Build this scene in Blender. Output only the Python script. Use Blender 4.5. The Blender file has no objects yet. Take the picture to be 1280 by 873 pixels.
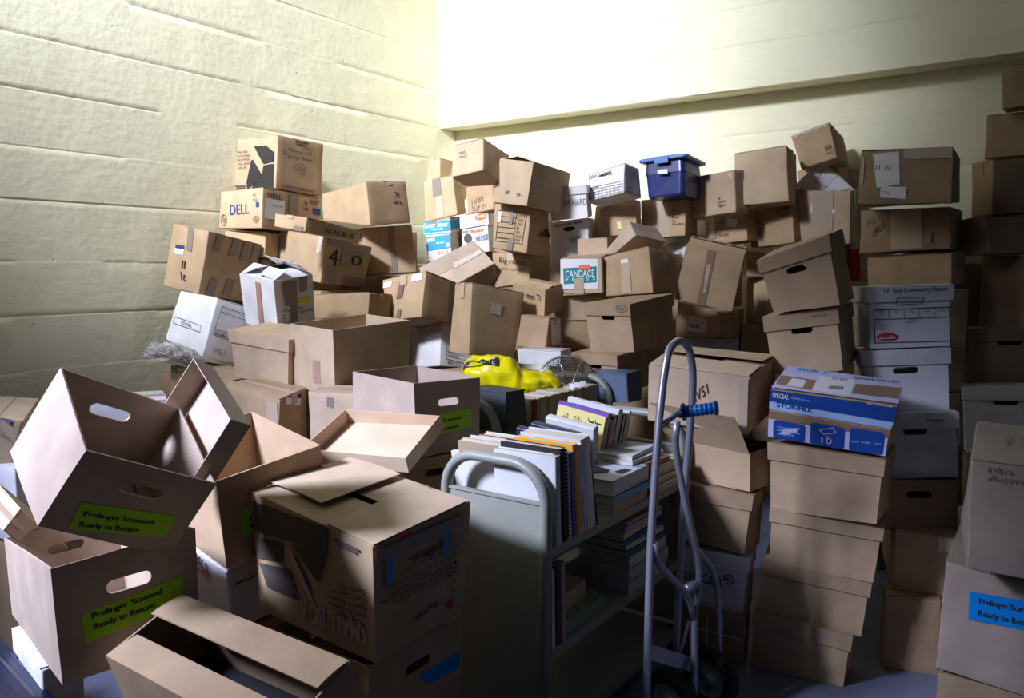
import bpy, bmesh, math, random
from mathutils import Vector, Matrix, Euler, noise
random.seed(7)
R=math.radians
C=bpy.context.scene.collection
# ---------------------------------------------------------------- camera, world, light, exposure
PITCH=.0985; CAMZ=1.5
cam=bpy.data.cameras.new('camera'); cam.lens=36*1000/1280; cam.sensor_width=36; cam.clip_start=.05
camo=bpy.data.objects.new('camera',cam); C.objects.link(camo)
camo.location=(0,0,CAMZ); camo.rotation_euler=(math.pi/2-PITCH,0,0)
camo.rotation_euler=(Matrix.Rotation(0,4,'Z')@Matrix.Rotation(math.pi/2-PITCH,4,'X')@Matrix.Rotation(-.004,4,'Z')).to_euler()
bpy.context.scene.camera=camo
vs=bpy.context.scene.view_settings
vs.view_transform='Standard'; vs.look='None'; vs.gamma=1; vs.use_curve_mapping=False
vs.exposure=0.0
w=bpy.data.worlds.new('world'); bpy.context.scene.world=w; w.use_nodes=True
w.node_tree.nodes['Background'].inputs[0].default_value=(.62,.72,1,1)
w.node_tree.nodes['Background'].inputs[1].default_value=0.035
def area(name,loc,target,size,power,col,spread=180,sy=None):
    l=bpy.data.lights.new(name,'AREA'); l.shape='RECTANGLE' if sy else 'DISK'; l.size=size
    if sy: l.size_y=sy
    l.energy=power; l.color=col; l.spread=R(spread)
    o=bpy.data.objects.new(name,l); C.objects.link(o); o.location=loc
    o.rotation_euler=(Vector(target)-Vector(loc)).to_track_quat('-Z','Y').to_euler()
    return o
area('window_daylight',(-3.7,.3,5.2),(-.9,6.2,2.8),.8,155,(.84,.90,1.03),55)
area('side_daylight_fill',(-3.5,.7,3.4),(-1.25,2.2,1.2),.8,35,(.76,.85,1.20),42)  # added lamp aimed at the left faces of the foreground boxes
area('soft_daylight_fill',(-3.4,.2,4.6),(.8,4.8,1.8),1.2,6,(.82,.89,1.10),90)  # weak broad fill lamp added for what the other lamps miss
# ---------------------------------------------------------------- materials
MT={}
def nt(name):
    m=bpy.data.materials.new(name); m.use_nodes=True
    t=m.node_tree; return m,t,t.nodes['Principled BSDF']
def flat(name,col,rough=.7,metal=0,spec=.3,bump=0,scale=40,var=0,alpha=1):
    m,t,b=nt(name)
    b.inputs['Base Color'].default_value=(*col,1); b.inputs['Roughness'].default_value=rough
    b.inputs['Metallic'].default_value=metal; b.inputs['Specular IOR Level'].default_value=spec
    if alpha<1: b.inputs['Alpha'].default_value=alpha
    if bump or var:
        tc=t.nodes.new('ShaderNodeTexCoord'); n=t.nodes.new('ShaderNodeTexNoise'); n.inputs['Scale'].default_value=scale; n.inputs['Detail'].default_value=5
        t.links.new(tc.outputs['Object'],n.inputs['Vector'])
        if bump:
            bp=t.nodes.new('ShaderNodeBump'); bp.inputs['Strength'].default_value=bump; bp.inputs['Distance'].default_value=.01
            t.links.new(n.outputs['Fac'],bp.inputs['Height']); t.links.new(bp.outputs['Normal'],b.inputs['Normal'])
        if var:
            r=t.nodes.new('ShaderNodeMapRange'); r.inputs['To Min'].default_value=1-var; r.inputs['To Max'].default_value=1+var*.4
            t.links.new(n.outputs['Fac'],r.inputs['Value'])
            mx=t.nodes.new('ShaderNodeVectorMath'); mx.operation='SCALE'; mx.inputs[0].default_value=col
            t.links.new(r.outputs[0],mx.inputs['Scale']); t.links.new(mx.outputs[0],b.inputs['Base Color'])
    MT[name]=m; return m
def card(name,col,ribs=1.0):
    # cardboard: fibre speckle, broad scuffs and faint flute ribs under the liner
    m,t,b=nt(name); N=t.nodes; L=t.links
    tc=N.new('ShaderNodeTexCoord')
    n1=N.new('ShaderNodeTexNoise'); n1.inputs['Scale'].default_value=7; n1.inputs['Detail'].default_value=6
    n2=N.new('ShaderNodeTexNoise'); n2.inputs['Scale'].default_value=240; n2.inputs['Detail'].default_value=2
    wv=N.new('ShaderNodeTexWave'); wv.bands_direction='DIAGONAL'; wv.inputs['Scale'].default_value=75; wv.inputs['Distortion'].default_value=1.2; wv.inputs['Detail Scale'].default_value=.6
    mp=N.new('ShaderNodeMapping'); mp.inputs['Scale'].default_value=(1,1,.02)
    oi=N.new('ShaderNodeObjectInfo')
    L.new(tc.outputs['Object'],n1.inputs['Vector']); L.new(tc.outputs['Object'],n2.inputs['Vector'])
    L.new(tc.outputs['Object'],mp.inputs['Vector']); L.new(mp.outputs[0],wv.inputs['Vector'])
    a=N.new('ShaderNodeMapRange'); a.inputs['From Min'].default_value=.3; a.inputs['From Max'].default_value=.7; a.inputs['To Min'].default_value=.84; a.inputs['To Max'].default_value=1.1
    L.new(n1.outputs['Fac'],a.inputs['Value'])
    c=N.new('ShaderNodeMapRange'); c.inputs['To Min'].default_value=.92; c.inputs['To Max'].default_value=1.08
    L.new(n2.outputs['Fac'],c.inputs['Value'])
    d=N.new('ShaderNodeMapRange'); d.inputs['To Min'].default_value=.88; d.inputs['To Max'].default_value=1.1
    L.new(oi.outputs['Random'],d.inputs['Value'])
    p=N.new('ShaderNodeMath'); p.operation='MULTIPLY'; L.new(a.outputs[0],p.inputs[0]); L.new(c.outputs[0],p.inputs[1])
    p2=N.new('ShaderNodeMath'); p2.operation='MULTIPLY'; L.new(p.outputs[0],p2.inputs[0]); L.new(d.outputs[0],p2.inputs[1])
    s=N.new('ShaderNodeVectorMath'); s.operation='SCALE'; s.inputs[0].default_value=col; L.new(p2.outputs[0],s.inputs['Scale'])
    L.new(s.outputs[0],b.inputs['Base Color'])
    b.inputs['Roughness'].default_value=.78; b.inputs['Specular IOR Level'].default_value=.18
    ad=N.new('ShaderNodeMath'); ad.operation='MULTIPLY_ADD'; ad.inputs[1].default_value=.12*ribs
    L.new(wv.outputs['Fac'],ad.inputs[0]); L.new(n1.outputs['Fac'],ad.inputs[2])
    bp=N.new('ShaderNodeBump'); bp.inputs['Strength'].default_value=.12; bp.inputs['Distance'].default_value=.004
    L.new(ad.outputs[0],bp.inputs['Height']); L.new(bp.outputs['Normal'],b.inputs['Normal'])
    MT[name]=m; return m
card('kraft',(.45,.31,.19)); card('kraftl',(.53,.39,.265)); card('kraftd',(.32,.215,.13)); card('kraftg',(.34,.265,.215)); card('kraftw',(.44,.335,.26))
card('white',(.72,.70,.72),.4)
MAT_COLS=dict(tape=(.27,.17,.10),greytape=(.21,.165,.13),tapepale=(.47,.36,.26),tapepink=(.42,.25,.20),tapedark=(.2,.12,.09),ink=(.025,.022,.02),inkgrey=(.10,.085,.072),inkfade=(.20,.145,.11),
 dblue=(.015,.07,.26),navy=(.03,.035,.18),navyfade=(.16,.18,.3),paper=(.74,.72,.76),white=(.8,.8,.8),green=(.33,.62,.02),blue=(.0,.22,.66),bluetape=(.0,.19,.50),yellow=(.8,.7,.03),yellowpale=(.75,.72,.4),
 pinkmark=(.5,.03,.12),pinkpaper=(.8,.4,.55),orange=(.8,.2,.06),copyblue=(.05,.28,.55),red=(.5,.03,.04),redfade=(.7,.2,.25),teal=(.03,.22,.26),palegrey=(.5,.42,.34),taped=(.24,.18,.16),kraftdot=(.42,.28,.1),
 royal=(.012,.06,.30),palegb=(.38,.52,.78),lavender=(.55,.55,.75))
for k,v in MAT_COLS.items():
    if k=='white': flat('white_ink',v,.6)
    else: flat(k,v,.38 if 'tape' in k else .62,spec=.5 if 'tape' in k else .2)
m=flat('shiny',(.5,.42,.36),.12,spec=1.0,bump=.9,scale=90)
flat('bluep',(.018,.03,.16),.32,spec=.5); flat('bluelid',(.12,.22,.55),.3,spec=.6); flat('navyp',(.002,.007,.035),.35,spec=.5)
flat('slate',(.055,.06,.068),.6,bump=.1,scale=200); flat('slateb',(.13,.16,.25),.6,bump=.1,scale=200); flat('rivet',(.01,.01,.012),.5)
flat('cream',(.27,.27,.225),.42,spec=.5,bump=.04,scale=60,var=.08)
flat('steel',(.30,.31,.36),.35,metal=.55,spec=.6); flat('chrome',(.6,.6,.62),.15,metal=1); flat('rubber',(.012,.012,.012),.7); flat('grip',(.0,.09,.33),.35,spec=.6)
flat('pages',(.62,.56,.44),.85,bump=.5,scale=300,var=.2); flat('pagesgrey',(.40,.38,.34),.85,bump=.5,scale=300,var=.2)
BOOKC=dict(white=(.60,.59,.58),cream=(.62,.54,.38),black=(.02,.018,.02),greyb=(.4,.42,.45),blueb=(.03,.07,.30),orangeb=(.75,.33,.03),purple=(.16,.05,.34),yellowb=(.68,.58,.22),navyb=(.02,.025,.06),redb=(.25,.05,.04),tan=(.4,.3,.2),green=(.02,.16,.12),sky=(.1,.35,.5),silver=(.5,.52,.56),brown=(.22,.12,.08),olive=(.2,.24,.17),maroon=(.2,.04,.05),pinkb=(.6,.35,.33))
for k,v in BOOKC.items(): flat('book_'+k,v,.45,spec=.4,var=.06,scale=15)
# painted board-marked concrete
def wallmat(name,col):
    m,t,b=nt(name); N=t.nodes; L=t.links
    tc=N.new('ShaderNodeTexCoord')
    n=N.new('ShaderNodeTexNoise'); n.inputs['Scale'].default_value=1.6; n.inputs['Detail'].default_value=8; L.new(tc.outputs['Object'],n.inputs['Vector'])
    mp=N.new('ShaderNodeMapping'); mp.inputs['Scale'].default_value=(3,3,14); L.new(tc.outputs['Object'],mp.inputs['Vector'])
    g=N.new('ShaderNodeTexNoise'); g.inputs['Scale'].default_value=2.0; g.inputs['Detail'].default_value=6; L.new(mp.outputs[0],g.inputs['Vector'])
    f=N.new('ShaderNodeTexNoise'); f.inputs['Scale'].default_value=26; f.inputs['Detail'].default_value=9; L.new(tc.outputs['Object'],f.inputs['Vector'])
    vo=N.new('ShaderNodeTexVoronoi'); vo.inputs['Scale'].default_value=5; vo.feature='F1'; L.new(tc.outputs['Object'],vo.inputs['Vector'])
    pr=N.new('ShaderNodeMapRange'); pr.inputs['From Min'].default_value=.0; pr.inputs['From Max'].default_value=.06; pr.inputs['To Min'].default_value=-1.1; pr.inputs['To Max'].default_value=0; L.new(vo.outputs['Distance'],pr.inputs['Value'])
    a=N.new('ShaderNodeMath'); a.operation='MULTIPLY_ADD'; a.inputs[1].default_value=.7; L.new(g.outputs['Fac'],a.inputs[0]); L.new(n.outputs['Fac'],a.inputs[2])
    a2=N.new('ShaderNodeMath'); a2.operation='MULTIPLY_ADD'; a2.inputs[1].default_value=.75; L.new(f.outputs['Fac'],a2.inputs[0]); L.new(a.outputs[0],a2.inputs[2])
    a3=N.new('ShaderNodeMath'); a3.operation='ADD'; L.new(a2.outputs[0],a3.inputs[0]); L.new(pr.outputs[0],a3.inputs[1])
    bp=N.new('ShaderNodeBump'); bp.inputs['Strength'].default_value=.26; bp.inputs['Distance'].default_value=.011; L.new(a3.outputs[0],bp.inputs['Height'])
    L.new(bp.outputs['Normal'],b.inputs['Normal'])
    cr=N.new('ShaderNodeMapRange'); cr.inputs['From Min'].default_value=.3; cr.inputs['From Max'].default_value=.7; cr.inputs['To Min'].default_value=.93; cr.inputs['To Max'].default_value=1.05; L.new(n.outputs['Fac'],cr.inputs['Value'])
    s=N.new('ShaderNodeVectorMath'); s.operation='SCALE'; s.inputs[0].default_value=col; L.new(cr.outputs[0],s.inputs['Scale']); L.new(s.outputs[0],b.inputs['Base Color'])
    b.inputs['Roughness'].default_value=.6; b.inputs['Specular IOR Level'].default_value=.25
    MT[name]=m; return m
wallmat('wallpaint',(.82,.785,.57))
flat('concrete_floor',(.16,.18,.26),.35,spec=.5,bump=.15,scale=8,var=.3)
flat('ceilingpaint',(.7,.7,.62),.9)
# ---------------------------------------------------------------- helpers
def link_mesh(name,verts,faces,mat,parent=None,smooth=False,mats=None,fm=None):
    me=bpy.data.meshes.new(name); me.from_pydata([tuple(v) for v in verts],[],faces); me.update()
    if mats:
        for x in mats: me.materials.append(MT[x])
        for p,i in zip(me.polygons,fm): p.material_index=i
    else: me.materials.append(MT[mat])
    if smooth: me.polygons.foreach_set('use_smooth',[True]*len(me.polygons))
    o=bpy.data.objects.new(name,me); C.objects.link(o)
    if parent is not None: o.parent=parent
    return o
def empty(name,loc,rot,label,cat,grp=None):
    o=bpy.data.objects.new(name,None); o.empty_display_size=.05; C.objects.link(o); o.location=loc; o.rotation_euler=rot
    o['label']=label; o['category']=cat
    if grp: o['group']=grp
    return o
class Buf:
    def __init__(s): s.v=[]; s.f=[]
    def add(s,v,f):
        n=len(s.v); s.v+= [Vector(x) for x in v]; s.f+=[tuple(i+n for i in x) for x in f]
    def slab(s,o,ux,uy,n,W,H,t,hole=None,div=4):
        """rectangular plate from corner o; ux,uy unit dirs; n thickness dir; optional stadium hole (cx,cy,len,height)"""
        o,ux,uy,n=Vector(o),Vector(ux),Vector(uy),Vector(n)
        if hole is None:
            k=div; v=[];f=[]
            for l in (0,1):
                for j in range(k+1):
                    for i in range(k+1): v.append(o+ux*(W*i/k)+uy*(H*j/k)+n*(t*l))
            I=lambda l,i,j:l*(k+1)**2+j*(k+1)+i
            for j in range(k):
                for i in range(k):
                    f.append((I(0,i,j),I(0,i,j+1),I(0,i+1,j+1),I(0,i+1,j))); f.append((I(1,i,j),I(1,i+1,j),I(1,i+1,j+1),I(1,i,j+1)))
            for i in range(k):
                f.append((I(0,i,0),I(0,i+1,0),I(1,i+1,0),I(1,i,0))); f.append((I(0,i,k),I(1,i,k),I(1,i+1,k),I(0,i+1,k)))
                f.append((I(0,0,i),I(1,0,i),I(1,0,i+1),I(0,0,i+1))); f.append((I(0,k,i),I(0,k,i+1),I(1,k,i+1),I(1,k,i)))
            s.add(v,f); return
        cx,cy,hl,hh=hole; ang=[]; M=8; r=hh/2; L=(hl-hh)/2
        inner=[]
        for i in range(M+1):
            a=-math.pi/2+math.pi*i/M; inner.append((cx+L+r*math.cos(a),cy+r*math.sin(a)))
        for i in range(M+1):
            a=math.pi/2+math.pi*i/M; inner.append((cx-L+r*math.cos(a),cy+r*math.sin(a)))
        outer=[]
        for (x,y) in inner:
            dx,dy=x-cx,y-cy
            if abs(dx)<1e-6: dx=1e-6
            # push to rectangle border, keeping x for the long runs
            tx=((W-cx) if dx>0 else cx)/abs(dx); ty=((H-cy) if dy>0 else cy)/abs(dy) if abs(dy)>1e-6 else 1e9
            k=min(tx,ty); outer.append((cx+dx*k,cy+dy*k))
        # insert true corners by snapping the nearest border sample
        for c in ((0,0),(W,0),(W,H),(0,H)):
            q=min(range(len(outer)),key=lambda i:(outer[i][0]-c[0])**2+(outer[i][1]-c[1])**2); outer[q]=c
        v=[];n_=len(inner)
        for l in (0,1):
            for p in outer+inner: v.append(o+ux*p[0]+uy*p[1]+n*(t*l))
        f=[];T=2*n_
        for i in range(n_):
            j=(i+1)%n_
            f.append((i,n_+i,n_+j,j)); f.append((T+i,T+j,T+n_+j,T+n_+i))
            f.append((n_+i,T+n_+i,T+n_+j,n_+j)); f.append((i,j,T+j,T+i))
        s.add(v,f)
def tri(cv,w,d,h):
    def W(p):
        a,b,c=p[0]/w,p[1]/d,p[2]/h
        a_=min(max(a,-.1),1.1);b_=min(max(b,-.1),1.1);c_=min(max(c,-.1),1.25)
        r=Vector((0,0,0))
        for i,cc in enumerate(cv):
            x,y,z=i&1,(i>>1)&1,i>>2
            r+=Vector(cc)*((a_ if x else 1-a_)*(b_ if y else 1-b_)*(c_ if z else 1-c_))
        return Vector(p)+r
    return W
def rounded(w,d,h,r,seed,dent=.0022,n=9):
    """closed carton: rounded edges, faintly bulging and dented faces"""
    def ax(L):
        m=[r*.0,r*.5,r]+[r+(L-2*r)*i/(n-1) for i in range(1,n-1)]+[L-r,L-r*.5,L]; return m
    X,Y,Z=ax(w),ax(d),ax(h); vid={};v=[];f=[]
    def vert(x,y,z):
        k=(round(x,6),round(y,6),round(z,6))
        if k in vid: return vid[k]
        q=Vector((min(max(x,r),w-r),min(max(y,r),d-r),min(max(z,r),h-r))); p=Vector((x,y,z))
        dd=p-q
        if dd.length>1e-9: p=q+dd.normalized()*r
        s3=Vector((seed*3.1,seed*1.7,seed*.9))
        nn=noise.noise_vector(p*7+s3)*dent+noise.noise_vector(p*22+s3)*dent*.35
        vid[k]=len(v); v.append(p+nn); return vid[k]
    def grid(A,B,fn,flip):
        for i in range(len(A)-1):
            for j in range(len(B)-1):
                q=[fn(A[i],B[j]),fn(A[i+1],B[j]),fn(A[i+1],B[j+1]),fn(A[i],B[j+1])]
                f.append(tuple(q[::-1] if flip else q))
    grid(X,Y,lambda a,b:vert(a,b,0),True); grid(X,Y,lambda a,b:vert(a,b,h),False)
    grid(X,Z,lambda a,b:vert(a,0,b),False); grid(X,Z,lambda a,b:vert(a,d,b),True)
    grid(Y,Z,lambda a,b:vert(0,a,b),True); grid(Y,Z,lambda a,b:vert(w,a,b),False)
    return v,f
FONT={}
def text_geo(s):
    if s in FONT: return FONT[s]
    cu=bpy.data.curves.new('t','FONT'); cu.body=s; cu.resolution_u=2; cu.space_line=.95
    o=bpy.data.objects.new('t',cu); C.objects.link(o)
    dg=bpy.context.evaluated_depsgraph_get(); me=bpy.data.meshes.new_from_object(o.evaluated_get(dg))
    v=[(a.co.x,a.co.y) for a in me.vertices]; f=[tuple(p.vertices) for p in me.polygons]
    bpy.data.objects.remove(o); bpy.data.meshes.remove(me); bpy.data.curves.remove(cu)
    if not v: FONT[s]=([],[]); return FONT[s]
    x0=min(a[0] for a in v);x1=max(a[0] for a in v);y0=min(a[1] for a in v);y1=max(a[1] for a in v)
    FONT[s]=([((a[0]-x0)/(x1-x0+1e-9),(a[1]-y0)/(y1-y0+1e-9)) for a in v],f); return FONT[s]
def ngon(n,x0,y0,x1,y1): return [((x0+x1)/2+(x1-x0)/2*math.cos(2*math.pi*i/n),(y0+y1)/2+(y1-y0)/2*math.sin(2*math.pi*i/n)) for i in range(n)]
def rect(x0,y0,x1,y1): return [(x0,y0),(x1,y0),(x1,y1),(x0,y1)]
SHAPES={'plain':[rect(0,0,1,1)],'logo':[rect(0,.55,1,1),rect(.1,.1,.9,.45)],
 'boxpic':[[(.25,.98),(.70,1),(.98,.85),(.97,.64),(.6,.58)],[(.16,.64),(.22,.68),(.54,.34),(.49,.2),(.05,.0),(.02,.15)],[(.62,.54),(.97,.58),(.97,.02),(.2,.02),(.56,.26)]],
 'boxpic2':[[(.02,.0),(.98,.05),(1,.55),(.86,.62),(.5,.42),(.02,.45)],[(.02,.5),(.46,.47),(.44,.78),(.05,.72)],[(.54,.48),(.84,.68),(.8,.95),(.7,.9)],[(.1,.78),(.46,.83),(.72,.98),(.6,1),(.3,.98)],[(.5,.52),(.6,.62),(.78,.96),(.72,.97),(.5,.72)]],
 'hatch':[[(.0,1),(.1,1),(.5,0),(.35,0)],[(.2,1),(.4,1),(.75,0),(.6,0)],[(.5,1),(.75,1),(1,.2),(.85,0)]],
 'bars':[rect(i/9.,0,i/9.+.06,1) for i in range(9)],
 'grid':[rect(i/5.+.02,j/3.+.05,i/5.+.15,j/3.+.28) for i in range(5) for j in range(3)],
 'blob':[ngon(12,0,0,1,1)],'round':[[(.08,0),(.92,0),(1,.08),(1,.9),(.92,1),(.08,1),(0,.9),(0,.08)]]}
NV={'F':(0,-1,0),'R':(1,0,0),'L':(-1,0,0),'U':(0,0,1),'B':(0,1,0)}
def facept(f,u,v,w,d,h):
    return {'F':(u*w,0,v*h),'R':(w,u*d,v*h),'L':(0,(1-u)*d,v*h),'B':((1-u)*w,d,v*h),'U':(u*w,v*d,h)}[f]
def decal(parent,dec,w,d,h,post,off0=.0016,lidz=None,ins=.005):
    groups={}
    for idx,(f,kind,col,uv,ex) in enumerate(dec):
        n=Vector(NV[f])
        layer={'label':0,'tape':.0,'print':.0006,'ring':.0008,'frame':.0008,'text':.0012,'polyprint':.0004,'greytape':0}.get(kind,0)
        if 'tape' in kind: col_=col; layer=.0003
        off=off0+.0003*idx*(1 if len(dec)<24 else .5)+layer*.3
        # uv order TL,TR,BR,BL
        def P(a,b,off=off):   # a across 0..1, b up 0..1
            tl,tr,br,bl=[Vector((q[0],q[1])) for q in uv]
            q=tl*(1-a)*b+tr*a*b+br*a*(1-b)+bl*(1-a)*(1-b)
            p=Vector(facept(f,q.x,q.y,w,d,h))
            o=off
            if lidz is not None and f in 'FRLB':
                if p.z<lidz: o=off-ins
            return post(p+n*o)
        def gridpatch(poly=None,nx=6,ny=4):
            v=[];fc=[]
            for j in range(ny+1):
                for i in range(nx+1): v.append(P(i/nx,j/ny))
            for j in range(ny):
                for i in range(nx):
                    a=j*(nx+1)+i; fc.append((a,a+1,a+nx+2,a+nx+1))
            return v,fc
        mat='white_ink' if col=='white' else col
        if kind=='text':
            tv,tf=text_geo(ex['text'])
            if not tv: continue
            v=[P(a,b) for a,b in tv]; fc=list(tf)
            if ex.get('bold'):
                k=len(v); v+= [P(a+.012,b,off+.0001) for a,b in tv]; fc+=[tuple(i+k for i in q) for q in tf]
            key=('printed_lettering' if (ex.get('bold') or col in('paper','palegb','lavender','royal')) else 'writing',mat,idx)
        elif kind=='label': v,fc=gridpatch(); key=('paper_label',mat,idx)
        elif 'tape' in kind: v,fc=gridpatch(); key=('tape_strip',mat,idx)
        elif kind in('print','polyprint'):
            v=[];fc=[]
            sh=ex.get('shape','plain')
            if sh=='plain': v,fc=gridpatch()
            else:
                for pl in SHAPES[sh]:
                    k=len(v); v+=[P(a,b) for a,b in pl]; fc.append(tuple(range(k,k+len(pl))))
            key=('printed_mark',mat)
        elif kind in('ring','frame'):
            v=[];fc=[]
            if ex.get('fill'):
                v=[P(a,b) for a,b in ngon(24,0,0,1,1)]; fc=[tuple(range(24))]
            else:
                if kind=='ring':
                    O=ngon(24,0,0,1,1); I=ngon(24,.1,.1,.9,.9); O+=ngon(18,.28,.28,.72,.72); I+=ngon(18,.38,.38,.62,.62); segs=[(0,24),(24,42)]
                else:
                    wx=max((P(1,0)-P(0,0)).length,1e-4); wy=max((P(0,1)-P(0,0)).length,1e-4); t=.0028
                    O=rect(0,0,1,1); I=rect(t/wx,t/wy,1-t/wx,1-t/wy); segs=[(0,4)]
                v=[P(a,b) for a,b in O]+[P(a,b) for a,b in I]; n_=len(O)
                for a0,a1 in segs:
                    for i in range(a0,a1):
                        j=i+1 if i+1<a1 else a0; fc.append((i,j,n_+j,n_+i))
            key=('printed_mark',mat,idx)
        g=groups.setdefault(key,([],[])); k=len(g[0]); g[0].extend(v); g[1].extend([tuple(i+k for i in q) for q in fc])
    for key,(v,fc) in groups.items():
        o=link_mesh(key[0],v,fc,key[1],parent)
        if key[0]=='paper_label' and key[1] in('green','blue','yellow','orange','pinkpaper','bluetape','pinkmark'):
            o['label']={'green':'bright green paper label','blue':'bright blue paper label','yellow':'yellow sticker','orange':'orange sticker','pinkpaper':'pink sticky note','bluetape':'blue tape tab','pinkmark':'pink marker patch'}[key[1]]
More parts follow.
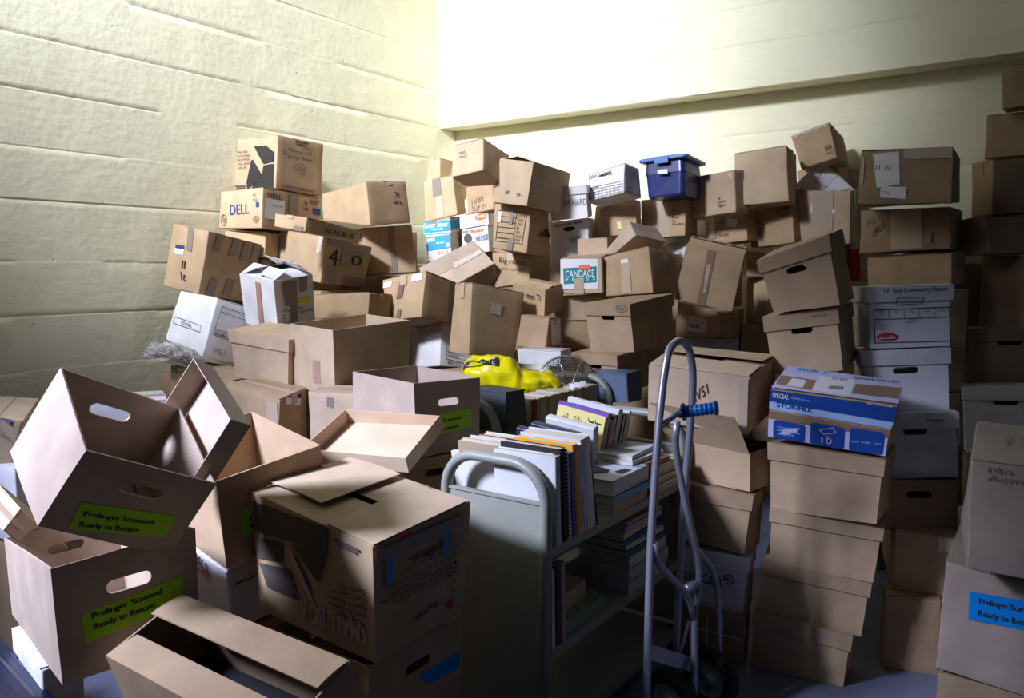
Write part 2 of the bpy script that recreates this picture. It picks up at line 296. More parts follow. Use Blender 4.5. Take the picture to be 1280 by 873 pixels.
G={
'R49a':([1.3452, 2.3125, 0.6056], [[0.87134, 0.49067, -0.00071], [-0.48933, 0.86886, -0.07509], [-0.03622, 0.06577, 0.99718]], [0.508, 0.4723, 0.3454], [[0.0082, 0.0044, -0.001], [0.0, 0.0, 0.0], [-0.0127, -0.0066, 0.0025], [0.0, 0.0, 0.0], [-0.0078, -0.0046, -0.0008], [0.0, 0.0, 0.0], [0.0122, 0.0069, 0.0001], [0.0, 0.0, 0.0]]),
'R49b':([1.3946, 2.5289, 0.1829], [[0.81373, 0.58122, -0.00476], [-0.57936, 0.81041, -0.08699], [-0.0467, 0.07355, 0.9962]], [0.259, 0.4388, 0.3717], [[0.003, 0.002, -0.0007], [-0.0015, -0.0027, -0.0071], [-0.0016, -0.0004, 0.0033], [0.0, 0.0, 0.0], [0.0005, 0.0019, 0.0067], [-0.0017, -0.003, -0.0079], [-0.0018, -0.0004, 0.0037], [0.0, 0.0, 0.0]]),
'F79':([-0.8277, 1.6878, 0.4372], [[0.86168, 0.49534, -0.11022], [-0.50194, 0.80003, -0.32864], [-0.07461, 0.3385, 0.938]], [0.4982, 0.2116, 0.2744], [[0.0041, 0.0065, 0.007], [0.0, 0.0, 0.0], [-0.0024, -0.0021, -0.0009], [0.0007, 0.0012, 0.0014], [0.0046, 0.0072, 0.0077], [0.0, 0.0, 0.0], [-0.0026, -0.0023, -0.001], [0.0008, 0.0013, 0.0015]]),
'small':([-0.347, 1.914, 0.5097], [[0.59649, -0.80196, 0.0326], [0.79973, 0.59041, -0.10888], [0.06806, 0.09102, 0.99352]], [0.3581, 0.4723, 0.3357], [[0.0037, -0.0012, 0.0107], [-0.0044, 0.0049, -0.003], [0.0021, -0.0065, -0.0102], [0.0016, -0.001, 0.0033], [-0.0025, 0.0005, -0.008], [0.0029, -0.0049, -0.0026], [-0.0034, 0.008, 0.0096], [0.0018, -0.0012, 0.0036]]),
'F81':([-0.3677, 1.9294, 0.2568], [[0.55998, -0.8284, 0.01311], [0.82847, 0.56004, 0.0008], [-0.00801, 0.01041, 0.99991]], [0.3813, 0.3813, 0.2479], [[-0.0, 0.0, 0.0], [0.0004, -0.0006, 0.0], [0.0, 0.0, 0.0], [0.0, 0.0, 0.0], [-0.0, 0.0, 0.0], [0.0005, -0.0007, 0.0], [0.0, 0.0, 0.0], [0.0, 0.0, 0.0]]),
'lid77':([-0.7676, 2.0397, 1.2583], [[-0.56655, 0.56682, -0.59811], [0.022, -0.71518, -0.6986], [-0.82373, -0.40895, 0.39272]], [0.3317, 0.2859, 0.0567], [[0.0018, 0.0023, -0.0019], [0.0, 0.0, 0.0], [0.0006, -0.002, 0.0019], [0.0, 0.0, 0.0], [-0.0023, -0.001, 0.0006], [0.0, 0.0, 0.0], [-0.0001, -0.0009, 0.0008], [0.0, 0.0, 0.0]]),
'openC':([-0.9681, 1.576, 0.9761], [[0.59915, -0.56332, 0.56894], [0.69162, 0.72214, -0.01334], [-0.40334, 0.40148, 0.82227]], [0.3057, 0.3186, 0.2088], [[-0.0006, 0.0023, 0.0124], [-0.0023, 0.0012, -0.0091], [0.0008, -0.003, -0.0154], [0.0, 0.0, 0.0], [-0.0004, -0.0003, -0.005], [-0.0026, 0.0014, -0.0101], [-0.0007, 0.0019, 0.0084], [0.0, 0.0, 0.0]]),
'openD':([-0.9466, 1.6037, 0.6405], [[0.76731, -0.63176, -0.11006], [0.64083, 0.76182, 0.09474], [0.02399, -0.14323, 0.9894]], [0.2949, 0.6925, 0.2438], [[-0.001, 0.0008, -0.0052], [-0.0073, 0.006, -0.0031], [-0.0005, 0.0005, 0.0147], [0.0, 0.0, 0.0], [0.002, -0.0017, -0.0023], [0.0059, -0.0048, 0.0134], [0.0006, -0.0006, -0.0162], [0.0, 0.0, 0.0]]),
'blue91':([-2.0433, 2.2338, 0.2046], [[0.73294, 0.6803, 0.0], [-0.6803, 0.73294, 0.0], [0.0, 0.0, 1.0]], [1.0837, 0.3293, 0.3293], [[0.0, 0.0, 0.0], [0.0, 0.0, 0.0], [0.0, 0.0, 0.0], [0.0134, 0.0096, -0.0213], [0.0, 0.0, 0.0], [0.0, 0.0, 0.0], [0.0, 0.0, 0.0], [0.0149, 0.0106, -0.0237]]),
'w92':([-1.3421, 2.056, 0.3069], [[0.68264, 0.73075, 0.0], [-0.73075, 0.68264, 0.0], [0.0, 0.0, 1.0]], [0.303, 0.0947, 0.2462], [[0.0, 0.0, 0.0], [0.0, 0.0, 0.0], [-0.0352, -0.0393, -0.0115], [0.0, 0.0, 0.0], [0.0, 0.0, 0.0], [0.0, 0.0, 0.0], [-0.0391, -0.0437, -0.0128], [0.0, 0.0, 0.0]]),
'open82':([-0.7914, 2.1384, 0.6803], [[0.69382, -0.72009, -0.00873], [0.70876, 0.68495, -0.16881], [0.12754, 0.11093, 0.98561]], [0.3303, 0.4116, 0.2675], [[0.0004, -0.0004, 0.0001], [-0.0019, 0.0023, 0.0007], [0.0, 0.0, 0.0], [0.0018, 0.0, 0.0046], [0.0001, -0.0017, -0.0041], [-0.0021, 0.0025, 0.0008], [0.0, 0.0, 0.0], [0.002, 0.0, 0.0052]]),
'b82b':([-0.8255, 2.2591, 0.4442], [[0.67649, -0.73627, -0.01634], [0.7324, 0.67493, -0.08978], [0.07712, 0.04877, 0.99583]], [0.3207, 0.209, 0.2031], [[-0.0006, 0.0008, 0.0004], [-0.0002, 0.0014, 0.0042], [0.0, 0.0, 0.0], [0.0, 0.0, 0.0], [-0.001, -0.001, -0.0074], [-0.0002, 0.0015, 0.0046], [0.0, 0.0, 0.0], [0.0, 0.0, 0.0]]),
'tray83':([-0.6923, 2.6141, 0.8641], [[0.93171, 0.3411, -0.12474], [-0.36319, 0.87597, -0.31744], [0.00099, 0.34107, 0.94004]], [0.3917, 0.2756, 0.0548], [[0.0, 0.0, 0.0], [0.0, 0.0, 0.0], [0.0049, -0.0004, -0.0052], [0.0033, 0.0044, 0.0061], [0.0, 0.0, 0.0], [0.0, 0.0, 0.0], [0.0055, -0.0004, -0.0057], [-0.0069, -0.0045, -0.0031]]),
'lid89b':([-1.514, 2.3953, 0.6931], [[0.74784, 0.61124, -0.25908], [-0.62084, 0.50565, -0.59906], [-0.23517, 0.60885, 0.75763]], [0.2268, 0.0694, 0.2114], [[0.0, 0.0, 0.0], [-0.0006, -0.002, -0.0008], [0.0002, 0.0012, 0.0006], [-0.0056, -0.0005, 0.0046], [0.0, 0.0, 0.0], [0.0063, 0.0012, -0.0048], [0.0002, 0.0013, 0.0007], [-0.0062, -0.0005, 0.0051]]),
'open84':([-0.3533, 2.848, 0.8213], [[0.70231, -0.71162, 0.01898], [0.71183, 0.7023, -0.00856], [-0.00724, 0.01953, 0.99978]], [0.3196, 0.3883, 0.273], [[0.0046, -0.0046, 0.0008], [-0.0007, 0.0005, -0.0011], [-0.0006, 0.001, 0.0022], [0.0007, -0.0004, 0.0018], [-0.0032, 0.0035, 0.0015], [-0.0008, -0.0, -0.0056], [-0.0007, 0.0011, 0.0025], [0.0007, -0.0005, 0.002]]),
'b85':([-0.391, 2.8111, 0.6162], [[0.75203, -0.65904, 0.01046], [0.65896, 0.75211, 0.01009], [-0.01452, -0.0007, 0.99989]], [0.261, 0.1526, 0.2016], [[0.0003, -0.0001, 0.0009], [-0.0001, 0.0, -0.0006], [0.0, 0.0, 0.0], [0.0, 0.0, 0.0], [0.0003, -0.0001, 0.001], [-0.0002, 0.0001, -0.0005], [0.0, 0.0, 0.0], [0.0, 0.0, 0.0]]),
'b86':([-1.025, 3.4399, 0.7398], [[0.4151, -0.90654, 0.0767], [0.90927, 0.41057, -0.06829], [0.03042, 0.09809, 0.99471]], [0.1993, 0.3003, 0.2246], [[-0.0004, -0.0045, -0.0129], [0.0011, -0.0027, -0.0007], [0.0018, 0.0006, 0.0112], [0.0, 0.0, 0.0], [-0.0004, -0.005, -0.0143], [-0.0026, 0.0075, 0.0037], [0.002, 0.0007, 0.0124], [0.0, 0.0, 0.0]]),
'b87':([-0.8522, 3.3051, 0.7595], [[0.91985, 0.39226, 0.00194], [-0.39226, 0.91985, -0.00094], [-0.00216, 0.0001, 1.0]], [0.3322, 0.1872, 0.2445], [[-0.0, 0.0, 0.0001], [0.0, 0.0, -0.0001], [0.0, 0.0, 0.0], [0.0, 0.0, 0.0], [-0.0, -0.0, 0.0001], [0.0, 0.0, -0.0002], [0.0, 0.0, 0.0], [0.0, 0.0, 0.0]]),
'wrap88':([-2.063, 2.9004, 0.8048], [[0.92897, -0.32339, 0.18009], [0.32927, 0.94423, -0.00296], [-0.16909, 0.06205, 0.98365]], [0.1948, 0.3076, 0.1872], [[0.0013, 0.0002, 0.0065], [-0.0107, 0.0038, -0.0011], [0.0, 0.0, 0.0], [-0.0017, 0.0013, 0.0067], [0.0014, 0.0003, 0.0072], [0.0106, -0.0053, -0.0126], [0.0, 0.0, 0.0], [-0.0019, 0.0015, 0.0074]]),
'w89':([-2.1778, 3.0523, 0.4996], [[0.87732, 0.47975, -0.01244], [-0.47952, 0.87736, 0.01744], [0.01928, -0.00933, 0.99977]], [0.4189, 0.2595, 0.2783], [[0.0002, 0.0, -0.0012], [-0.0005, -0.0003, -0.0004], [0.0, 0.0, 0.0], [0.0, 0.0, 0.0], [0.0002, 0.0, -0.0013], [0.0003, 0.0003, 0.0015], [0.0, 0.0, 0.0], [0.0, 0.0, 0.0]]),
'w93':([-1.8132, 3.1362, 0.7159], [[0.89229, -0.4514, 0.0072], [0.45138, 0.89232, 0.00415], [-0.00829, -0.00045, 0.99997]], [0.4104, 0.3127, 0.254], [[0.0, 0.0, 0.0], [0.0001, -0.0, 0.0], [0.0, 0.0, 0.0], [-0.0, -0.0004, -0.0036], [0.0, 0.0, 0.0], [0.0001, -0.0, 0.0], [0.0, 0.0, 0.0], [-0.0001, -0.0004, -0.004]]),
'G1':([-0.0225, 3.3142, 0.8172], [[0.73852, -0.67384, -0.02308], [0.67416, 0.73851, 0.01081], [0.00977, -0.02354, 0.99968]], [0.1099, 0.249, 0.175], [[-0.0017, 0.0018, 0.0021], [0.0038, -0.0036, -0.0007], [-0.0006, 0.0004, -0.0015], [0.0, 0.0, 0.0], [0.0007, -0.0007, 0.0002], [-0.0022, 0.002, 0.0], [-0.0007, 0.0004, -0.0017], [0.0, 0.0, 0.0]]),
'open9':([-0.7705, 3.4509, 0.955], [[0.67392, -0.7388, -0.00133], [0.73754, 0.67288, -0.05718], [0.04314, 0.03756, 0.99836]], [0.4246, 0.3243, 0.2947], [[-0.0003, 0.0012, 0.0037], [-0.0044, 0.0044, -0.0017], [0.0035, -0.0044, -0.0025], [0.0, 0.0014, 0.0059], [-0.0004, -0.0005, -0.0042], [0.0046, -0.0051, -0.0003], [-0.0029, 0.003, -0.0007], [0.0, 0.0015, 0.0066]]),
'lid8':([-1.3561, 3.826, 0.9908], [[0.86466, 0.50107, 0.03589], [-0.49594, 0.86282, -0.09787], [-0.08001, 0.06683, 0.99455]], [0.3822, 0.2716, 0.2375], [[0.0077, 0.0051, 0.0031], [-0.0029, -0.0016, 0.0003], [0.0, 0.0, 0.0], [0.0, 0.0, 0.0], [-0.0064, -0.0047, -0.0049], [0.0046, 0.0006, -0.009], [0.0, 0.0, 0.0], [0.0, 0.0, 0.0]]),
'wt7':([-1.1768, 4.0108, 1.1892], [[0.56724, -0.82315, 0.02592], [0.80111, 0.5442, -0.24913], [0.19097, 0.16208, 0.96812]], [0.2482, 0.2535, 0.2638], [[0.0004, -0.0031, -0.0037], [0.0015, 0.0016, 0.0057], [0.0016, -0.0017, 0.001], [0.0, 0.0, 0.0], [0.0004, 0.0022, 0.0041], [-0.002, -0.0031, -0.0092], [-0.0018, 0.004, 0.0021], [0.0, 0.0, 0.0]]),
'stor5':([-1.5661, 4.0067, 1.0718], [[0.68454, -0.67498, 0.27534], [0.66799, 0.73204, 0.13383], [-0.29189, 0.09231, 0.95199]], [0.5032, 0.5002, 0.3012], [[0.0049, -0.0047, 0.0004], [0.0, 0.0, 0.0], [-0.0026, 0.0018, 0.0123], [0.0, 0.0, 0.0], [-0.005, 0.0044, 0.0066], [0.0, 0.0, 0.0], [0.0019, -0.0013, -0.0108], [0.0, 0.0, 0.0]]),
'tap4':([-1.7394, 4.4379, 1.3757], [[0.44559, -0.87216, 0.20196], [0.88323, 0.4651, 0.05986], [-0.14614, 0.15171, 0.97756]], [0.3992, 0.2858, 0.3536], [[0.0021, -0.0041, 0.0007], [-0.0001, -0.0003, -0.0061], [0.0016, -0.0032, -0.0003], [0.0, 0.0, 0.0], [-0.0022, 0.0043, -0.0018], [-0.0001, -0.0004, -0.0068], [-0.0013, 0.0032, 0.0077], [0.0, 0.0, 0.0]]),
'b95':([-1.7384, 4.0238, 0.7648], [[0.84442, 0.53301, 0.05341], [-0.53157, 0.8461, -0.03946], [-0.06623, 0.00493, 0.99779]], [0.4784, 0.216, 0.2597], [[0.0001, 0.0005, 0.0025], [0.0011, -0.0001, -0.0044], [0.0, 0.0, 0.0], [0.0, 0.0, 0.0], [-0.0014, -0.0004, 0.0031], [0.0012, -0.0001, -0.0049], [0.0, 0.0, 0.0], [0.0, 0.0, 0.0]]),
'b14':([-1.1412, 4.635, 1.2239], [[0.89328, 0.4495, -0.00037], [-0.44913, 0.89258, 0.03974], [0.0182, -0.03533, 0.99921]], [0.3847, 0.22, 0.1455], [[-0.001, -0.0007, -0.004], [-0.0053, -0.0024, 0.0041], [0.0, 0.0, 0.0], [0.0016, 0.0005, -0.0056], [-0.0011, -0.0008, -0.0045], [0.0046, 0.0027, 0.0057], [0.0, 0.0, 0.0], [0.0018, 0.0005, -0.0062]]),
'b10a':([-1.0966, 4.2796, 1.7048], [[0.58168, -0.79341, 0.1793], [0.80397, 0.59428, 0.0215], [-0.12361, 0.13164, 0.98356]], [0.3896, 0.2641, 0.0778], [[0.0, -0.0001, -0.0006], [-0.0016, 0.0031, 0.0067], [0.0018, -0.0021, 0.0029], [0.0, 0.0, 0.0], [0.0001, -0.0, 0.0006], [0.0024, -0.0042, -0.0068], [-0.0026, 0.0034, -0.0028], [0.0, 0.0, 0.0]]),
'b10b':([-1.1257, 4.7084, 1.4315], [[0.57023, -0.8014, 0.18053], [0.81211, 0.58305, 0.02307], [-0.12375, 0.13346, 0.9833]], [0.3631, 0.4228, 0.2698], [[0.0019, -0.003, -0.0027], [-0.0019, 0.0035, 0.0056], [-0.0004, 0.0006, -0.0001], [0.0, 0.0, 0.0], [-0.0021, 0.0034, 0.0029], [0.0027, -0.0047, -0.0058], [-0.0005, 0.0007, -0.0001], [0.0, 0.0, 0.0]]),
'bagbox':([-0.4318, 4.6547, 0.5048], [[0.80807, 0.58909, 0.0], [-0.58909, 0.80807, 0.0], [0.0, 0.0, 1.0]], [0.7949, 0.274, 0.4215], [[-0.0, -0.0, 0.0], [0.0, -0.0, 0.0], [0.0, 0.0, 0.0], [0.0, 0.0, 0.0], [-0.0, -0.0, 0.0], [0.0, -0.0, 0.0], [0.0, 0.0, 0.0], [0.0, 0.0, 0.0]]),
'tall16':([-0.2405, 4.2456, 1.0552], [[0.76017, -0.64137, 0.10386], [0.63557, 0.76723, 0.08608], [-0.1349, 0.00058, 0.99086]], [0.3471, 0.1697, 0.377], [[0.008, -0.0068, -0.0049], [-0.0082, 0.007, 0.0063], [0.0, 0.0, 0.0], [0.0, 0.0, 0.0], [-0.0084, 0.0072, 0.006], [0.0087, -0.0074, -0.0076], [0.0, 0.0, 0.0], [0.0, 0.0, 0.0]]),
'w15':([-0.4219, 4.6213, 0.951], [[0.75669, -0.65317, 0.02824], [0.63186, 0.74173, 0.22489], [-0.16784, -0.15233, 0.97397]], [0.2696, 0.3198, 0.2563], [[-0.0008, 0.0018, -0.0065], [0.0067, -0.007, 0.0078], [0.0003, -0.0008, 0.0034], [0.0, 0.0, 0.0], [-0.0008, -0.0008, 0.009], [-0.0054, 0.007, -0.0142], [0.0003, -0.0009, 0.0038], [0.0, 0.0, 0.0]]),
'b13':([-0.5007, 4.481, 1.2476], [[0.6104, -0.79148, 0.03122], [0.75948, 0.596, 0.2607], [-0.22495, -0.13542, 0.96491]], [0.4511, 0.314, 0.2502], [[-0.0054, 0.0095, -0.0097], [-0.0041, 0.0026, 0.0094], [0.0121, -0.0166, 0.0039], [0.0, 0.0, 0.0], [0.0049, -0.009, 0.0103], [0.0052, -0.0033, -0.0122], [-0.0126, 0.0167, -0.002], [0.0, 0.0, 0.0]]),
'b17':([-0.421, 5.0125, 1.2113], [[0.84993, -0.51034, -0.13104], [0.26484, 0.62879, -0.73108], [0.4555, 0.58666, 0.66959]], [0.4072, 0.2602, 0.2152], [[0.0, 0.0, 0.0], [0.0044, -0.0024, -0.0005], [0.0023, 0.0034, 0.0031], [-0.0044, -0.0003, -0.0014], [0.0, 0.0, 0.0], [-0.0018, 0.0031, 0.0017], [0.0025, 0.0038, 0.0034], [-0.0049, -0.0003, -0.0016]]),
'b14b':([-0.9255, 5.0042, 1.2894], [[0.99126, -0.12684, -0.03636], [0.12673, 0.99192, -0.00533], [0.03674, 0.00067, 0.99932]], [0.3725, 0.1552, 0.1772], [[0.0017, 0.0002, 0.0036], [0.0016, 0.0003, 0.0049], [0.0, 0.0, 0.0], [0.0, 0.0, 0.0], [-0.0034, -0.0005, -0.0088], [0.0017, 0.0004, 0.0054], [0.0, 0.0, 0.0], [0.0, 0.0, 0.0]]),
'b12':([-0.9113, 5.1134, 1.4652], [[0.91515, -0.38883, -0.10637], [0.39484, 0.91779, 0.04205], [0.08127, -0.08048, 0.99344]], [0.321, 0.1926, 0.3068], [[0.0017, -0.0006, 0.0011], [-0.0002, 0.0, -0.0009], [0.0, 0.0, 0.0], [0.0, 0.0, 0.0], [-0.0019, 0.0008, 0.0], [0.0004, -0.0002, -0.0003], [0.0, 0.0, 0.0], [0.0, 0.0, 0.0]]),
'b11':([-0.8553, 4.8787, 1.7806], [[0.65404, -0.75442, -0.05554], [0.75165, 0.65639, -0.06464], [0.08522, 0.00054, 0.99636]], [0.3202, 0.4565, 0.2407], [[-0.0003, -0.003, -0.0136], [0.0037, -0.0066, -0.0095], [0.0018, 0.0075, 0.0385], [0.0, 0.0, 0.0], [-0.0001, 0.0036, 0.0138], [-0.0001, 0.0019, 0.0069], [-0.0049, -0.0034, -0.0359], [0.0, 0.0, 0.0]]),
'dell3':([-1.4779, 4.8266, 1.5796], [[0.3112, -0.94938, 0.04274], [0.94983, 0.3122, 0.01883], [-0.03122, 0.03474, 0.99891]], [0.1901, 0.2896, 0.1521], [[-0.0004, 0.0016, 0.0011], [-0.0004, -0.001, -0.0082], [0.0004, 0.0002, 0.0057], [0.0, 0.0, 0.0], [0.0004, -0.0009, 0.0014], [-0.0004, -0.0011, -0.0091], [0.0004, 0.0003, 0.0063], [0.0, 0.0, 0.0]]),
'dell2':([-1.4622, 4.7394, 1.7514], [[0.49487, -0.86849, 0.02874], [0.8683, 0.49551, 0.0229], [-0.03413, 0.01362, 0.99932]], [0.4805, 0.3618, 0.2302], [[-0.0019, 0.0028, -0.0035], [-0.0001, 0.0001, -0.0007], [-0.0024, 0.0049, 0.0039], [0.0, 0.0, 0.0], [0.0022, -0.0029, 0.0058], [-0.0001, 0.0001, -0.0008], [0.0022, -0.0047, -0.0057], [0.0, 0.0, 0.0]]),
'mov1':([-1.4064, 4.8515, 1.9898], [[0.56125, -0.82591, 0.05353], [0.82669, 0.56254, 0.01165], [-0.03973, 0.03771, 0.9985]], [0.3611, 0.382, 0.3178], [[-0.0009, 0.0015, 0.0008], [-0.0023, 0.0024, -0.0065], [-0.0018, 0.0033, 0.0042], [0.0, 0.0, 0.0], [0.0011, -0.0018, -0.0014], [0.0019, -0.0019, 0.0057], [0.002, -0.0034, -0.0029], [0.0, 0.0, 0.0]]),
'blue10':([0.9369, 2.8966, 0.8891], [[0.87322, 0.48724, -0.00927], [-0.47981, 0.85626, -0.19132], [-0.08528, 0.17151, 0.98148]], [0.4089, 0.2815, 0.1855], [[0.0032, 0.0013, -0.0014], [-0.0099, -0.0046, 0.0028], [-0.0007, -0.0006, -0.0005], [0.0023, 0.0013, 0.0001], [-0.0026, -0.0024, -0.0027], [0.0075, 0.0046, 0.0012], [-0.0007, -0.0006, -0.0006], [0.0026, 0.0015, 0.0002]]),
's1':([0.9408, 2.8972, 0.6183], [[0.84186, 0.5393, 0.02068], [-0.53944, 0.84202, 0.00148], [-0.01661, -0.0124, 0.99979]], [0.3882, 0.2983, 0.2386], [[0.0065, 0.0034, -0.0065], [-0.0046, -0.0023, 0.0053], [0.0, 0.0, 0.0], [0.0001, -0.0001, -0.0017], [-0.0065, -0.0033, 0.0079], [0.0046, 0.0023, -0.0049], [0.0, 0.0, 0.0], [0.0001, -0.0001, -0.0018]]),
's2':([0.9455, 2.8983, 0.4091], [[0.89052, 0.45272, 0.04496], [-0.45199, 0.89165, -0.02574], [-0.05174, 0.00261, 0.99866]], [0.3807, 0.2048, 0.2125], [[0.0024, 0.0012, -0.0003], [-0.0059, -0.0029, 0.0005], [0.0, 0.0, 0.0], [0.0, 0.0, 0.0], [-0.0023, -0.0011, 0.0004], [0.0058, 0.0028, -0.0005], [0.0, 0.0, 0.0], [0.0, 0.0, 0.0]]),
's3':([0.9166, 2.9111, 0.2126], [[0.89579, 0.43895, 0.0699], [-0.43802, 0.8985, -0.02904], [-0.07555, -0.00461, 0.99713]], [0.3781, 0.2002, 0.2043], [[-0.004, -0.0018, 0.0006], [-0.0029, -0.0014, -0.0002], [0.0, 0.0, 0.0], [0.0, 0.0, 0.0], [0.0039, 0.0018, -0.0007], [0.0028, 0.0014, 0.0002], [0.0, 0.0, 0.0], [0.0, 0.0, 0.0]]),
's4':([0.8938, 2.9128, -0.0024], [[0.86285, 0.50275, 0.05221], [-0.50231, 0.8644, -0.0221], [-0.05624, -0.00716, 0.99839]], [0.3471, 0.1967, 0.215], [[0.0, 0.0, 0.0002], [-0.0045, -0.0026, -0.0003], [0.0, 0.0, 0.0], [0.0, 0.0, 0.0], [0.0002, 0.0001, -0.0004], [0.0043, 0.0025, 0.0004], [0.0, 0.0, 0.0], [0.0, 0.0, 0.0]]),
'm52':([0.6265, 3.1801, 0.6689], [[0.69505, 0.71869, -0.01972], [-0.71895, 0.69494, -0.01308], [0.00431, 0.02327, 0.99972]], [0.3711, 0.1808, 0.1546], [[0.0033, 0.003, -0.0028], [0.0009, 0.0015, 0.0033], [0.0, 0.0, 0.0], [0.0, 0.0, 0.0], [-0.0037, -0.0031, 0.0047], [-0.0006, -0.0014, -0.0049], [0.0, 0.0, 0.0], [0.0, 0.0, 0.0]]),
'iv51':([0.5306, 3.119, 0.9101], [[0.84399, 0.53611, -0.01659], [-0.53444, 0.83795, -0.11046], [-0.04532, 0.10209, 0.99374]], [0.4004, 0.3317, 0.2251], [[0.0045, 0.0022, -0.0025], [-0.002, -0.0009, 0.0017], [-0.0054, -0.0024, 0.0043], [0.0041, 0.0034, 0.0033], [0.005, 0.0025, -0.0028], [-0.0017, -0.0025, -0.0057], [-0.0061, -0.0027, 0.0048], [0.0045, 0.0038, 0.0036]]),
'm53':([0.6186, 3.0781, 0.4434], [[0.82339, 0.56671, 0.02954], [-0.56666, 0.82388, -0.01087], [-0.03049, -0.00779, 0.9995]], [0.3156, 0.1733, 0.2288], [[0.0045, 0.0032, 0.0006], [-0.0069, -0.0048, -0.0007], [0.0, 0.0, 0.0], [0.0, 0.0, 0.0], [-0.0042, -0.0031, -0.0012], [0.0066, 0.0047, 0.0012], [0.0, 0.0, 0.0], [0.0, 0.0, 0.0]]),
'holl':([0.6471, 3.0514, 0.1879], [[0.88597, 0.46352, 0.01465], [-0.46347, 0.88609, -0.00646], [-0.01598, -0.00107, 0.99987]], [0.2686, 0.1608, 0.2315], [[0.0066, 0.0032, -0.0019], [-0.0076, -0.0038, 0.001], [0.0, 0.0, 0.0], [0.0, 0.0, 0.0], [-0.0058, -0.0029, 0.0016], [0.0069, 0.0035, -0.0007], [0.0, 0.0, 0.0], [0.0, 0.0, 0.0]]),
'm55':([0.6384, 3.0057, 0.0074], [[0.91563, 0.40089, 0.03022], [-0.40087, 0.91611, -0.00714], [-0.03054, -0.00557, 0.99952]], [0.2538, 0.1414, 0.1893], [[0.0003, 0.0001, -0.0002], [-0.0036, -0.0016, -0.0004], [0.0, 0.0, 0.0], [0.0, 0.0, 0.0], [0.0004, 0.0001, -0.0002], [0.0032, 0.0014, 0.0006], [0.0, 0.0, 0.0], [0.0, 0.0, 0.0]]),
'G2':([0.4012, 4.2127, 0.807], [[0.73477, 0.67697, -0.04264], [-0.677, 0.73581, 0.01593], [0.04216, 0.01716, 0.99896]], [0.2626, 0.1154, 0.1585], [[-0.0009, -0.0016, -0.0063], [0.0005, 0.0009, 0.0039], [0.0, 0.0, 0.0], [0.0031, 0.0034, 0.0045], [-0.001, -0.0018, -0.007], [-0.0028, -0.0029, -0.0022], [0.0, 0.0, 0.0], [0.0035, 0.0038, 0.0049]]),
'lid56':([0.3781, 3.9926, 1.0908], [[0.71288, 0.6966, -0.081], [-0.7, 0.71381, -0.02195], [0.04252, 0.07235, 0.99647]], [0.2836, 0.3716, 0.2429], [[0.0051, 0.0048, -0.0015], [0.003, 0.0037, 0.0041], [0.0, 0.0, 0.0], [-0.0009, -0.0015, -0.0033], [-0.005, -0.0046, 0.0025], [-0.0027, -0.0041, -0.008], [0.0, 0.0, 0.0], [0.0006, 0.0018, 0.0068]]),
'lid57':([0.343, 4.4248, 0.8214], [[0.71268, 0.69756, -0.07415], [-0.70102, 0.7121, -0.03856], [0.02591, 0.07946, 0.9965]], [0.3169, 0.5055, 0.2233], [[0.0034, 0.0032, -0.0007], [-0.0005, 0.0, 0.003], [0.0, 0.0, 0.0], [0.0001, 0.0013, 0.006], [-0.0032, -0.0035, -0.0013], [0.0004, -0.001, -0.0068], [0.0, 0.0, 0.0], [0.0001, 0.0014, 0.0067]]),
'b65':([0.0305, 4.3233, 0.9908], [[0.87967, 0.47558, -0.00123], [-0.47558, 0.87966, -0.00335], [-0.00051, 0.00353, 0.99999]], [0.2579, 0.1399, 0.0838], [[0.0035, 0.002, 0.0009], [0.0003, 0.0, -0.001], [0.0, 0.0, 0.0], [0.0, 0.0, 0.0], [-0.0038, -0.002, 0.0003], [0.0003, 0.0, -0.0012], [0.0, 0.0, 0.0], [0.0, 0.0, 0.0]]),
'b64':([0.0311, 4.4759, 1.0694], [[0.84703, 0.52809, 0.06055], [-0.52858, 0.84883, -0.00891], [-0.0561, -0.02446, 0.99813]], [0.1858, 0.1554, 0.1807], [[-0.0067, -0.0034, 0.0057], [-0.0052, -0.0039, -0.0051], [0.0, 0.0, 0.0], [0.0044, 0.0026, -0.0012], [0.0066, 0.0043, 0.0018], [0.0061, 0.0038, -0.0], [0.0, 0.0, 0.0], [-0.0053, -0.0034, -0.0011]]),
'b63':([0.0188, 4.689, 1.2657], [[0.75964, 0.64965, -0.03001], [-0.63749, 0.73471, -0.23199], [-0.12866, 0.19536, 0.97226]], [0.2216, 0.1798, 0.1536], [[0.0079, 0.0065, -0.0009], [-0.0023, -0.0019, 0.0003], [0.0, 0.0, 0.0], [-0.0006, -0.0015, -0.0022], [-0.0088, -0.0054, 0.0051], [0.0039, 0.0025, -0.002], [0.0, 0.0, 0.0], [-0.0007, -0.0017, -0.0024]]),
'b58':([0.5323, 4.6148, 1.3464], [[0.70657, 0.70697, -0.03107], [-0.70243, 0.706, 0.09026], [0.08574, -0.04195, 0.99543]], [0.3274, 0.2808, 0.2344], [[0.004, 0.004, -0.0015], [0.0054, 0.0054, -0.0011], [0.0, 0.0, 0.0], [-0.0066, -0.0065, 0.0049], [-0.0039, -0.004, -0.0099], [-0.0056, -0.0053, 0.0209], [0.0, 0.0, 0.0], [0.0066, 0.0065, -0.0153]]),
'b67':([0.9351, 4.6008, 1.3317], [[0.93008, 0.33913, 0.14123], [-0.29896, 0.92215, -0.24549], [-0.21349, 0.18611, 0.95906]], [0.3233, 0.2779, 0.3168], [[0.0014, -0.0, -0.0013], [0.0017, 0.0006, 0.0003], [-0.0007, -0.0002, 0.0001], [0.0, 0.0, 0.0], [-0.0003, 0.0015, 0.0041], [-0.0021, -0.0018, -0.0032], [-0.0007, -0.0002, 0.0001], [0.0, 0.0, 0.0]]),
